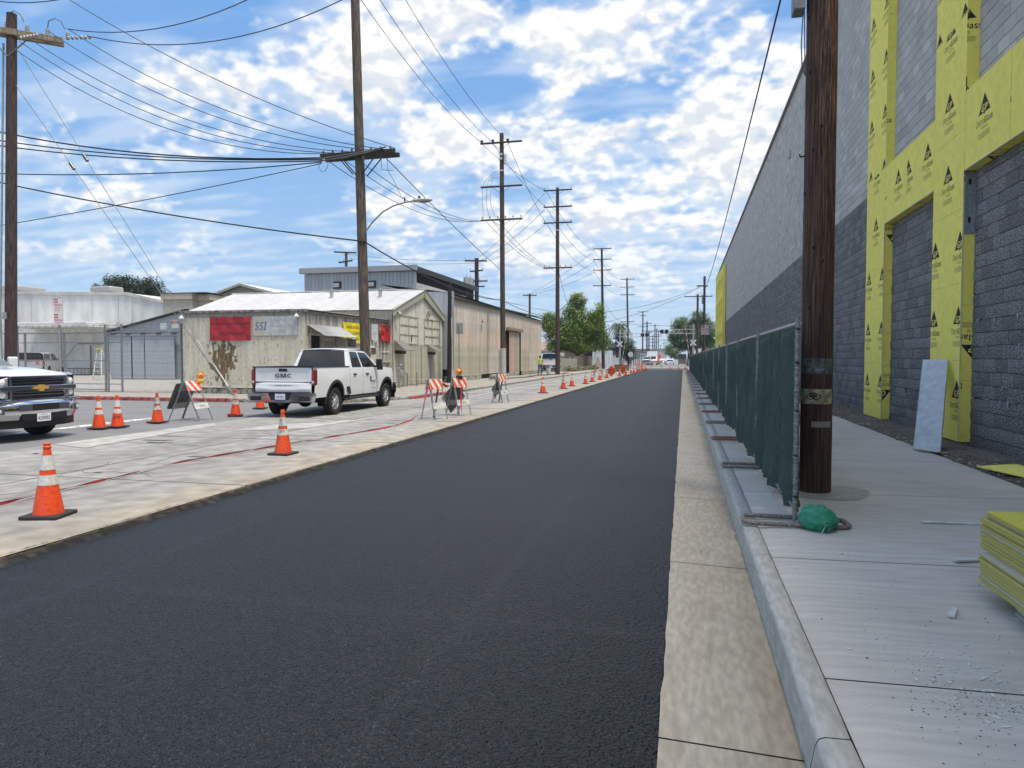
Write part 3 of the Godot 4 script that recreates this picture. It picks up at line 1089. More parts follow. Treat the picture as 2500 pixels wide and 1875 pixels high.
func sheathing() -> void:
	var m := StandardMaterial3D.new()
	m.albedo_texture = tile_texture()
	m.vertex_color_use_as_albedo = true
	m.roughness = 0.85
	M.sheathing = m
	var fr := thing("sheathing_frame", "yellow printed wall sheathing on projecting pilasters and lintel of the block warehouse, nearest the camera", "sheathing")
	var inv := Vector2(1.0 / 1.15, 1.0 / 1.2)
	var plank := func(at: Vector3, size: Vector3, uo: Vector2, flip := 1.0, tone := 1.0) -> void:
		var mb := MB.new()
		mb.us = inv * flip
		mb.uo = uo
		mb.col = lin(1, 0.985, 0.98) * tone
		mb.box(at, size, 0.0)
		put("sheathing_board", mb, m, fr)
	var fx := 4.308
	var g := 0.004
	# faces of the pilasters: [z far, z near, heights, print offset]
	for c: Array in [[-18.919, -17.338, [0.29, 1.55, 2.78, 3.72, 4.63, 5.87, 8.3, 10.6, 12.9], 0.30], [-14.155, -12.743, [0.31, 1.62, 2.86, 4.05, 5.29, 7.1, 9.4, 11.7, 12.9], 0.62], [-9.4, -8.0, [0.38, 2.8, 5.2, 7.6, 10, 12.9], 0.1]]:
		var hs: Array = c[2]
		for i in hs.size() - 1:
			var ya: float = hs[i]
			var yb: float = hs[i + 1]
			plank.call(Vector3(fx, (ya + yb) / 2, (c[0] + c[1]) / 2), Vector3(0.016, yb - ya - g, c[1] - c[0]), Vector2(((c[0] + c[1]) / 2 + 14.0 - (0.55 if i in [3, 4] else 0.0)) / 1.15 + 0.5, 0.40 + (3.46 - (ya + yb) / 2) / 1.2))
	# lintel faces
	for c: Array in [[-17.334, -15.757, 0.05], [-15.752, -14.159, 0.52], [-12.739, -11.12, 0.3], [-11.114, -9.385, 0.84]]:
		plank.call(Vector3(fx + 0.001, 5.25, (c[0] + c[1]) / 2), Vector3(0.016, 1.235, c[1] - c[0] - g), Vector2(((c[0] + c[1]) / 2 + 14.0 + c[2]) / 1.15 + 0.5, 0.40 + (5.35 - 5.25) / 1.2))
	# sides of the pilasters that look back down the street, toned darker as shade
	for c: Array in [[-17.347, [0.29, 1.5, 2.75, 3.6, 4.62], 0.4, -1.0], [-17.347, [5.88, 7.4, 9.2, 11.2, 12.9], 0.75, 1.0], [-12.751, [0.31, 1.3, 2.5, 3.62], 0.2, -1.0], [-12.751, [5.88, 7.6, 9.8, 12.9], 0.66, 1.0]]:
		var hs: Array = c[1]
		for i in hs.size() - 1:
			var ya: float = hs[i]
			var yb: float = hs[i + 1]
			plank.call(Vector3(4.398, (ya + yb) / 2, c[0]), Vector3(0.16, yb - ya - g, 0.016), Vector2(c[2] + 0.41 * i, 0.27 * i + c[2]), c[3], 0.94)
	# the far sides
	for z: float in [-18.914, -14.15, -9.395]:
		plank.call(Vector3(4.398, 6.6, z), Vector3(0.16, 12.4, 0.012), Vector2(0.4, 0.1))
	# undersides and tops of the lintel
	for c: Array in [[-17.334, -15.757, 0.2], [-15.752, -14.159, 0.7], [-12.739, -11.12, 0.4], [-11.114, -9.385, 0.1]]:
		plank.call(Vector3(4.398, 4.626, (c[0] + c[1]) / 2), Vector3(0.16, 0.016, c[1] - c[0] - g), Vector2(c[2], c[2]))
		plank.call(Vector3(4.398, 5.86, (c[0] + c[1]) / 2), Vector3(0.158, 0.014, c[1] - c[0] - g), Vector2(c[2], c[2]))
	# pale cut edges along the lintel foot and the corners
	for c: Array in [[Vector3(4.298, 4.624, -15.75), Vector3(0.014, 0.018, 3.16)], [Vector3(4.298, 4.624, -11.07), Vector3(0.014, 0.018, 3.3)], [Vector3(4.299, 2.45, -17.335), Vector3(0.012, 4.25, 0.014)], [Vector3(4.299, 2.47, -12.74), Vector3(0.012, 4.25, 0.014)], [Vector3(4.39, 5.874, -15.75), Vector3(0.18, 0.012, 3.16)]]:
		var mb := MB.new()
		mb.col = lin(0.78, 0.75, 0.58)
		mb.box(c[0], c[1], 0.003)
		put("cut_edge", mb, M.board_edge, fr)
	# the open stretch of steel stud under the lintel
	var st := MB.new()
	st.col = lin(0.36, 0.40, 0.42)
	st.box(Vector3(4.395, 4.12, -12.765), Vector3(0.15, 0.99, 0.03))
	st.box(Vector3(4.322, 4.12, -12.752), Vector3(0.012, 0.94, 0.05))
	st.box(Vector3(4.465, 4.12, -12.752), Vector3(0.012, 0.94, 0.05))
	st.col = lin(0.01, 0.01, 0.01)
	for y: float in [3.85, 4.45]:
		st.box(Vector3(4.39, y, -12.75), Vector3(0.035, 0.09, 0.012))
	put("steel_stud", st, M.steel, fr)
	# concrete toes under the pilasters
	for z: float in [-18.13, -13.45]:
		var mb := MB.new()
		mb.col = lin(0.22, 0.21, 0.20)
		mb.box(Vector3(4.40, 0.21, z), Vector3(0.17, 0.2, 1.44), 0.01)
		put("footing", mb, M.block_rough, fr)
	# the far end of the building
	var fe := thing("sheathing_frame", "tall yellow sheathing at the far end of the block warehouse beyond the fence", "sheathing")
	for c: Array in [[-82.3, 2.6, 12.0], [-86.6, 0.3, 12.0], [-91.0, 0.3, 12.3], [-95.3, 0.3, 12.5], [-99.0, 2.8, 12.8]]:
		var y: float = c[1]
		while y < c[2] - 0.3:
			var top: float = minf(y + 2.44, c[2])
			var mb := MB.new()
			mb.us = inv
			mb.col = lin(1, 0.98, 0.95)
			mb.box(Vector3(4.28, (y + top) / 2, c[0]), Vector3(0.3, top - y - 0.006, 1.3))
			put("sheathing_board", mb, m, fe)
			y = top
	for c: Array in [[2.6, 3.8], [4.6, 6.2], [8.4, 9.9], [11.2, 12.0]]:
		for i in 4:
			var mb := MB.new()
			mb.us = inv
			mb.box(Vector3(4.30, (c[0] + c[1]) / 2.0, -84.45 - i * 4.33), Vector3(0.26, c[1] - c[0], 2.98))
			put("sheathing_board", mb, m, fe)


# ---------------------------------------------------------------- temporary fence
func fence_panel(variant: int, fence: Node3D) -> Node3D:
	var len := 3.3
	var f := noise(60 + variant, 0.9, 3)
	var fold := noise(70 + variant, 2.2, 2)
	var slit := variant == 0
	var mb := MB.new()
	mb.grid(66, 36, func(s: float, q: float) -> Vector3:
		var z := lerpf(-0.03, -len + 0.02, s)
		var tight := minf(1.0, minf(s, 1.0 - s) * 9.0)
		var dx := 0.0 - (0.08 * f.get_noise_2d(z * 1.2, q * 0.9) + 0.11 * fold.get_noise_2d(z * 1.9 + q * 0.7, q * 0.3)) * tight * (1.25 - q * 0.55)
		var y := lerpf(0.09, 1.80, q)
		if q > 0.97:
			dx = -0.005
			y += 0.012 * fold.get_noise_1d(z * 6.0) - 0.018
		if q < 0.03:
			y += 0.02 * fold.get_noise_1d(z * 2.0 + 9.0)
		if slit:
			var k := (s - 0.165) / 0.018
			var h := absf(q - 0.46) / 0.13
			if h < 1.0 and absf(k) < 3.0:
				dx -= 0.02 * (1.0 - h)
		return Vector3(dx, y, z),
		func(p: Vector3, s: float, q: float) -> Color:
			var c := lin(0.07, 0.115, 0.092) * (1.0 + 0.3 * f.get_noise_2d(p.z * 3.0, p.y * 3.0))
			if variant == 0 and s > 0.02 and s < 0.05 and q > 0.72 and q < 0.93 and fmod(q * 13.0, 1.0) < 0.8:
				c = lin(0.10, 0.14, 0.15)
			return c,
		true, null, func(s: float, q: float) -> bool:
			if slit:
				var h := absf(q - 0.46) / 0.12
				return h < 1.0 and absf(s - 0.165 + 0.012 * (q - 0.46) * 8.0) < 0.024 * (1.0 - h * h)
			if variant == 1:
				var h := absf(q - 0.5) / 0.16
				return h < 1.0 and absf(s - 0.62) < 0.012 * (1.0 - h)
			return false)
	var t := put("fence_panel", mb, M.fabric, fence)
	for z: float in [-0.02, -len]:
		var pm := MB.new()
		pm.col = lin(0.30, 0.30, 0.295)
		pm.cyl(Vector3(-0.018, 0.02, z), Vector3(-0.018, 1.86, z), 0.021, 0.021, 10)
		put("post", pm, M.galv, t)
	for y: float in [0.12, 1.80]:
		var pm := MB.new()
		pm.col = lin(0.55, 0.55, 0.54) if y > 1.0 else lin(0.3, 0.3, 0.29)
		pm.cyl(Vector3(0, y, -0.03), Vector3(0, y, -len + 0.01), 0.018, 0.018, 8)
		put("rail", pm, M.galv, t)
	# chain link behind the screen
	var wm := MB.new()
	wm.col = lin(0.45, 0.45, 0.45)
	var n := 0
	for i in 34:
		var z0 := -0.05 - i * 0.095
		var ps := []
		for k in 38:
			ps.append(Vector3(0.012, 0.12 + k * 0.0465, z0 - (0.0475 if k % 2 else 0.0)))
		wm.tube(ps, 0.0017, 3, false)
	put("chain_link", wm, M.galv, t)
	# wire ties
	var tm := MB.new()
	tm.col = lin(0.03, 0.03, 0.03)
	for y: float in [0.25, 0.62, 1.02, 1.45, 1.75]:
		tm.box(Vector3(-0.028, y, -0.05), Vector3(0.012, 0.006, 0.1), 0.0)
		tm.cyl(Vector3(-0.022, y - 0.01, -0.02), Vector3(-0.014, y + 0.01, -0.02), 0.0235, 0.0235, 10)
	tm.col = lin(0.5, 0.5, 0.5)
	for i in 17:
		tm.cyl(Vector3(-0.018, 0.2 + i * 0.1, -0.02), Vector3(-0.016, 0.207 + i * 0.1, -0.02), 0.0232, 0.0232, 10)
	put("tie", tm, M.plastic, t)
	# the flat foot, a bent tube loop lying on the walk
	var fm := MB.new()
	fm.col = [lin(0.40, 0.34, 0.29), lin(0.50, 0.22, 0.15), lin(0.36, 0.32, 0.28)][variant % 3]
	var ps := []
	var r := 0.085
	for c: Array in [[0.335, 0.09 - r + 0.05, 0.0], [-0.375, 0.09 - r + 0.05, 90.0], [-0.375, -0.14 + r - 0.05, 180.0], [0.335, -0.14 + r - 0.05, 270.0]]:
		for k in 6:
			var a := deg_to_rad(float(c[2]) + k * 18.0)
			ps.append(Vector3(c[0] + r * cos(a), 0.024, c[1] + r * sin(a) - 0.02))
	ps.append(ps[0])
	fm.tube(ps, 0.021, 8, false)
	fm.cyl(Vector3(0.0, 0.03, 0.11), Vector3(0.0, 0.03, -0.19), 0.017, 0.017, 8)
	put("foot", fm, M.rusty, t)
	return t


func fence_panels() -> void:
	var fence := thing("temporary_fence", "long green screened temporary fence standing along the right kerb", "fence")
	var base := [null, null, null, null]
	for i in 25:
		var v: int = [2, 2, 1, 3, 1, 2, 3, 1, 2, 3][i % 10] if i > 0 else 0
		var z := -6.72 - i * 3.39
		var p: Node3D
		if base[v] == null:
			base[v] = fence_panel(v, fence)
			p = base[v]
		else:
			p = base[v].duplicate()
			p.name = numbered("fence_panel", fence)
			fence.add_child(p, true)
		p.position = Vector3(1.0 - 0.0026 * (-z - 6.7), 0.162, z)
		p.rotation.y = rng.randf_range(-0.006, 0.006)


# ---------------------------------------------------------------- things on the right walk
func right_side_things() -> void:
	# near utility pole
	var p := thing("utility_pole", "thick dark brown wooden utility pole on the right walk behind the near fence end", "utility pole", Vector3(1.44, 0.16, -8.47))
	var mb := MB.new()
	mb.col = lin(0.155, 0.08, 0.054)
	mb.us = Vector2(1, 1)
	for i in 10:
		mb.uo = Vector2(0, i * 1.2)
		mb.cyl(Vector3(0.002 * sin(i * 2.0), i * 1.2 - 0.05, 0), Vector3(0.002 * sin(i * 2.0 + 2.0), i * 1.2 + 1.15, 0), 0.166 - 0.0014 * i, 0.1646 - 0.0014 * i, 32, i == 9)
	put("shaft", mb, M.wood, p)
	# drying cracks and knots
	mb = MB.new()
	mb.col = lin(0.02, 0.011, 0.008)
	for i in 26:
		var a := rng.randf_range(-2.6, 0.4)
		var y := rng.randf_range(0.2, 8.0)
		var h := rng.randf_range(0.15, 1.1)
		var w := rng.randf_range(0.0015, 0.005)
		var d := Vector3(sin(a), 0, cos(a))
		var side := Vector3(d.z, 0, -d.x)
		mb.quad(d * 0.1672 + side * w + Vector3(0, y, 0), d * 0.1667 + Vector3(0, y + h, 0), d * 0.1672 - side * w + Vector3(0, y + h * 0.4, 0), d * 0.1669 + Vector3(0, y - 0.1, 0))
	put("crack", mb, M.ink, p).set_meta("kind", "stuff")
	for i in 9:
		var a: float = [-0.9, -0.1, -1.3, -0.5, 0.1, -0.7, -1.1, -0.3, -0.6][i]
		var y: float = [4.6, 4.0, 3.3, 2.7, 2.55, 2.05, 5.2, 0.52, 3.75][i]
		var km := MB.new()
		km.col = lin(0.05, 0.028, 0.02)
		var d := Vector3(sin(a), 0, cos(a))
		km.ball(d * 0.160 + Vector3(0, y, 0), Vector3(0.016, 0.022, 0.016), 8, 6)
		put("knot", km, M.bark, p)
	var strap := func(called: String, y0: float, y1: float, a0: float, a1: float, m: Material, col: Color) -> void:
		var sm := MB.new()
		sm.col = col
		sm.grid(14, 2, func(s: float, t: float) -> Vector3:
			var a := lerpf(a0, a1, s)
			return Vector3(sin(a) * 0.1685, lerpf(y0, y1, t), cos(a) * 0.1685))
		put(called, sm, m, p)
	var plate := picture(256, 128, Color8(112, 112, 108))
	weather(plate, 5, 0.5)
	ink(plate, "OC 13MR", Vector2(128, 36), 22, Color8(170, 170, 165), 120)
	ink(plate, "GYC", Vector2(80, 84), 26, Color8(165, 165, 160), 66)
	strap.call("metal_plate", 1.32, 1.49, -1.45, 0.95, pic_mat(plate, 0.4), Color.WHITE)
	var tagm := picture(256, 128, Color8(196, 184, 148))
	weather(tagm, 6, 0.45)
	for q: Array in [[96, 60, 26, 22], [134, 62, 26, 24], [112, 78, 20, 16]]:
		for k in 40:
			var a := k * TAU / 40.0
			tagm.fill_rect(Rect2i(int(q[0] + cos(a) * q[2]), int(q[1] + sin(a) * q[3]), 7, 6), Color8(26, 24, 24))
	tagm.fill_rect(Rect2i(90, 60, 16, 12), Color8(26, 24, 24))
	tagm.fill_rect(Rect2i(126, 62, 18, 12), Color8(26, 24, 24))
	strap.call("paper_band", 0.99, 1.155, -1.5, 1.0, pic_mat(tagm, 0.85), Color.WHITE)
	strap.call("torn_tag", 0.735, 0.80, -0.45, 0.85, M.plain, lin(0.33, 0.31, 0.27))
	# grey box and loose cable near the top of the picture
	mb = MB.new()
	mb.col = lin(0.27, 0.28, 0.28)
	mb.box(Vector3(-0.25, 5.72, 0.03), Vector3(0.12, 0.9, 0.22), 0.01)
	put("junction_box", mb, M.plain, p)
	mb = MB.new()
	mb.col = lin(0.12, 0.12, 0.12)
	mb.tube([Vector3(-0.2, 5.28, 0.05), Vector3(-0.215, 5.1, 0.08), Vector3(-0.222, 4.9, 0.08), Vector3(-0.21, 4.66, 0.08), Vector3(-0.17, 4.58, 0.06)], 0.007, 6)
	mb.tube([Vector3(-0.19, 5.28, 0.05), Vector3(-0.185, 4.95, 0.06), Vector3(-0.175, 4.6, 0.06)], 0.006, 6)
	put("cable", mb, M.cable, p)
	mb = MB.new()
	mb.col = lin(0.05, 0.05, 0.05)
	mb.tube([Vector3(-0.15, 3.72, 0.02), Vector3(-0.21, 3.71, 0.03), Vector3(-0.215, 3.74, 0.03)], 0.01, 6)
	put("bracket", mb, M.rusty, p)
	# sandbag
	var s := thing("sandbag", "small tied green plastic sandbag lying on the nearest fence foot", "sandbag", Vector3(1.13, 0.165, -6.60))
	s.scale = Vector3(0.8, 0.95, 0.8)
	mb = MB.new()
	var f := noise(90, 2.4, 3)
	mb.grid(36, 22, func(u: float, t: float) -> Vector3:
		var th := u * TAU
		var ph := (t - 0.5) * PI
		var d := Vector3(cos(th) * cos(ph), sin(ph), -sin(th) * cos(ph))
		var k := 1.0 + 0.2 * f.get_noise_3dv(d * 0.7) + 0.07 * absf(f.get_noise_3dv(d * 2.1))
		var q := d * Vector3(0.17, 0.125, 0.16) * k
		# folds gather towards the knot at the front right
		var kn := Vector3(0.35, -0.35, 0.87).normalized()
		var near := clampf((d.dot(kn) - 0.2) / 0.8, 0.0, 1.0)
		var around := atan2(d.dot(kn.cross(Vector3.UP).normalized()), d.dot(kn.cross(kn.cross(Vector3.UP)).normalized()))
		q *= 1.0 + 0.13 * near * (1.0 - near * 0.5) * sin(around * 11.0)
		q += kn * 0.05 * near * near
		q.y = maxf(q.y, -0.092) + 0.095
		q.x += 0.06 * maxf(0.0, d.x) * (1.0 - absf(d.y))
		return q, func(q: Vector3, _s: float, _t: float) -> Color: return lin(0.03, 0.30, 0.165) * (1.0 + 0.35 * f.get_noise_3dv(q * 6.0)))
	put("bag", mb, M.bag, s)
	mb = MB.new()
	mb.col = lin(0.02, 0.16, 0.09)
	for k in 7:
		var a := k * TAU / 7.0
		mb.tri(Vector3(0.07, 0.07, 0.175), Vector3(0.075 + 0.045 * cos(a), 0.05 + 0.05 * sin(a), 0.225), Vector3(0.075 + 0.045 * cos(a + 0.7), 0.05 + 0.05 * sin(a + 0.7), 0.215))
	put("neck", mb, M.bag, s)
	mb = MB.new()
	mb.col = lin(0.7, 0.72, 0.68)
	mb.tube([Vector3(0.085, 0.085, 0.19), Vector3(0.06, 0.075, 0.2), Vector3(0.06, 0.055, 0.2), Vector3(0.035, 0.02, 0.235), Vector3(0.02, 0.004, 0.25)], 0.006, 5)
	put("tie", mb, M.cloth, s)
	# pile of sheathing boards
	var st := thing("board_stack", "stack of yellow sheathing boards on white blocks at the right edge of the walk", "stack of boards", Vector3(1.8, 0.17, -2.6))
	var y := 0.095
	for i in 26:
		var lower := i < 11
		var th := 0.0165 if i != 10 else 0.018
		mb = MB.new()
		var pale := i == 10 or i == 23 or i == 18 or i == 2
		mb.col = lin(0.60, 0.56, 0.42) if pale else lin(0.62, 0.56, 0.17) * rng.randf_range(0.86, 1.06)
		if i == 25:
			mb.col = lin(0.80, 0.73, 0.10)
		var off := rng.randf_range(-0.008, 0.008) + (0.0 if lower else 0.045) + (0.018 if i > 22 else 0.0)
		var zo := rng.randf_range(-0.008, 0.008) - (0.0 if lower else 0.11) + (0.06 if i > 23 else 0.0)
		mb.box(Vector3(off + 0.61, y + th / 2, zo - 1.12), Vector3(1.22, th - 0.0015, 2.44), 0.002)
		put("sheathing_board", mb, M.board_edge, st)
		y += th
	for k: Array in [[0.10, -1.95], [0.10, -0.4], [0.9, -1.95]]:
		for i in 5:
			mb = MB.new()
			mb.col = lin(0.56, 0.55, 0.56) * (0.9 + 0.05 * (i % 3))
			mb.box(Vector3(k[0] + 0.01 * (i % 2) + 0.1, 0.0095 + i * 0.0188, k[1]), Vector3(0.26, 0.0175, 0.12), 0.002)
			put("spacer_strip", mb, M.board_edge, st)
	# white board leaning on the pilaster
	mb = MB.new()
	mb.col = lin(0.62, 0.66, 0.69)
	var a := Vector3(3.50, 0.24, -12.22)
	var b := Vector3(3.76, 0.24, -11.84)
	var dd := Vector3(4.262, 1.63, -13.16)
	var e := a + dd - b
	var nn := (b - a).cross(e - a).normalized()
	if nn.dot(Vector3(-1, 0, 0.5)) < 0:
		nn = -nn
	var o := -nn * 0.028
	mb.facing(a, b, dd, e, nn)
	mb.facing(a + o, b + o, dd + o, e + o, -nn)
	mb.col = lin(0.62, 0.55, 0.30)
	mb.facing(b, b + o, dd + o, dd, b - a)
	mb.facing(a, a + o, e + o, e, a - b)
	mb.facing(e, e + o, dd + o, dd, e - a)
	mb.facing(a, a + o, b + o, b, a - e)
	tag(put("white_board", mb, M.plain), "white foam board leaning against the yellow pilaster", "board")
	# offcut of yellow sheathing on the earth
	mb = MB.new()
	mb.us = Vector2(1.64, 0.82)
	mb.box(Vector3(4.05, 0.275, -9.75), Vector3(0.5, 0.016, 1.1), 0.002, Basis(Vector3.UP, 0.25) * Basis(Vector3(0, 0, 1), 0.05))
	tag(put("board_offcut", mb, M.sheathing), "yellow sheathing offcut lying on the earth by the wall", "board")
	# strips and chips
	for q: Array in [[2.35, -7.0, 0.55, 0.045, 0.05, "long white strip of board on the walk behind the stack of yellow boards"], [2.02, -5.75, 0.2, 0.05, 0.3, "short white offcut half hidden by the stack of yellow boards"], [1.53, -4.55, 0.16, 0.035, 1.15, "white foam splinter on the walk just left of the board stack"]]:
		mb = MB.new()
		mb.col = lin(0.72, 0.72, 0.69)
		mb.box(Vector3.ZERO, Vector3(q[2], 0.015, q[3]), 0.002)
		var chip := put("offcut", mb, M.plain)
		chip.position = Vector3(q[0], 0.155 + 0.015 * (q[0] - 0.66) + 0.011, q[1])
		chip.rotation.y = q[4]
		tag(chip, q[5], "offcut")
	var cm := MB.new()
	cm.ball(Vector3.ZERO, Vector3(1, 0.35, 0.7), 6, 4)
	var chips := cm.mesh()
	var xs := []
	var cs := []
	for i in 1000:
		var c := rng.randf()
		var at := Vector2(1.27, -3.35) + Vector2(rng.randfn(0, 0.16), rng.randfn(0, 0.14))
		if c > 0.5:
			at = Vector2(rng.randf_range(0.75, 3.0), rng.randf_range(-6.5, -2.3))
		elif c > 0.28:
			at = Vector2(1.25, -3.75) + Vector2(rng.randfn(0, 0.2), rng.randfn(0, 0.17))
		var white := rng.randf() < (0.75 if c > 0.28 and c < 0.5 else 0.3)
		var r := 0.0022 + 0.005 * pow(rng.randf(), 3.0) * (1.3 if white else 0.6) + (0.004 if rng.randf() > 0.975 else 0.0)
		xs.append(Transform3D(Basis(Vector3.UP, rng.randf() * TAU).scaled_local(Vector3(r * (rng.randf_range(1, 3.4) if white else 1.2), r, r)), Vector3(at.x, 0.157 + 0.015 * (at.x - 0.66), at.y)))
		cs.append(lin(0.72, 0.72, 0.70) if white else lin(0.06, 0.052, 0.045) * rng.randf_range(0.5, 1.6))
	var db := many("debris", chips, M.ink, xs, cs)
	tag(db, "scatter of white foam chips and dark grit on the near right walk", "debris")
	xs = []
	cs = []
	for i in 900:
		var z := -8.6 - 14.0 * pow(rng.randf(), 1.5)
		var x := rng.randf_range(3.7, 4.35)
		var r := rng.randf_range(0.006, 0.028)
		xs.append(Transform3D(Basis(Vector3.UP, rng.randf() * TAU).scaled_local(Vector3(r * rng.randf_range(1, 3), r * 0.8, r)), Vector3(x, 0.235, z)))
		cs.append(lin(0.6, 0.58, 0.5) if rng.randf() < 0.22 else lin(0.2, 0.17, 0.13) * rng.randf_range(0.5, 1.5))
	var rb := many("rubble", chips, M.ink, xs, cs)
	tag(rb, "clods and board scraps along the earth strip under the wall", "rubble")
	# survey paint on the kerb
	var fl := MB.new()
	fl.col = lin(0.6, 0.06, 0.09)
	fl.poly(PackedVector2Array([Vector2(0, 0), Vector2(0.035, 0.012), Vector2(0.02, 0.03), Vector2(0.03, 0.05), Vector2(-0.005, 0.035), Vector2(-0.03, 0.04)]), Transform3D(Basis(Vector3.RIGHT, Vector3(0, 0, -1), Vector3.UP), Vector3(0.66, 0.163, -6.75)), 0.004)
	structure(put("road_marking", fl, M.matte))


# ---------------------------------------------------------------- the metal shop on the left
func corrugated(w: float, h: float, pitch: float, amp: float, paint: Callable, rows := 5) -> MB:
	# a sheet in the local XY plane, front towards +Z, bottom left at the origin
	var mb := MB.new()
	var n := int(w / pitch) * 6
	mb.grid(n, rows, func(s: float, t: float) -> Vector3: return Vector3(s * w, t * h, amp * sin(s * w / pitch * TAU)), paint)
	return mb


func front_picture() -> StandardMaterial3D:
	var w := 580
	var h := 345
	var im := picture(w, h, Color8(178, 167, 140))
	var f := noise(50, 0.012, 5)
	var g := noise(51, 0.045, 4)
	for y in h:
		for x in w:
			var st := f.get_noise_2d(x * 2.5, y * 0.22)
			var k := 1.0 + 0.09 * st + 0.05 * g.get_noise_2d(x, y)
			var c := Color(0.785, 0.755, 0.68) * k
			# bare weathered wood under lost paint
			var px := (x / 100.0 - 1.95) / 0.80
			var py := (y / 100.0 - 2.05) / 0.95
			var d := px * px * (1.0 + maxf(py, 0.0) * 2.2) + py * py * 0.85
			var pe := 1.0 - d + 1.1 * g.get_noise_2d(x * 0.7, y * 0.5) + 0.6 * f.get_noise_2d(x * 5.0, y * 0.6)
			if pe > 0.36:
				c = Color(0.45, 0.38, 0.28) * (1.0 + 0.5 * g.get_noise_2d(x * 2.6, y * 0.4))
			elif pe > 0.27:
				c = Color(0.74, 0.71, 0.64)
			# small flakes elsewhere and dirt near the ground
			if g.get_noise_2d(x * 1.6 + 300, y * 0.45) > 0.42:
				c *= 0.78
			if y > 250 and g.get_noise_2d(x * 1.2, y * 1.2 + 90) > 0.30:
				c *= 0.85
			if y < 22:
				c *= 0.8
			im.set_pixel(x, y, c)
	return pic_mat(im, 0.9)


func banner(label: String, called: String, cat: String, im: Image, w: float, h: float, at: Vector3, face: Vector3, sag := 0.03, rough := 0.45) -> MeshInstance3D:
	var xf := look(face, at)
	var f := noise(int(at.x * 10) + 5, 1.3, 3)
	var mb := MB.new()
	mb.grid(26, 14, func(s: float, t: float) -> Vector3:
		var pin := 1.0 - exp(-pow(fmod(s * 3.0 + 0.001, 1.0) - 0.5, 2.0) * 9.0)
		var z := 0.02 + sag * (f.get_noise_2d(s * w * 1.4 + t * 0.8, t * h * 0.8) + 0.5)
		var y := (t - 0.5) * h - sag * 0.9 * (1.0 - pin) * (1.0 if t > 0.5 else -0.5) * absf(t - 0.5) * 2.0
		return xf * Vector3((s - 0.5) * w, y, z), null, false, func(_p, st: Vector2) -> Vector2: return Vector2(st.x, 1.0 - st.y))
	return tag(put(called, mb, pic_mat(im, rough)), label, cat)


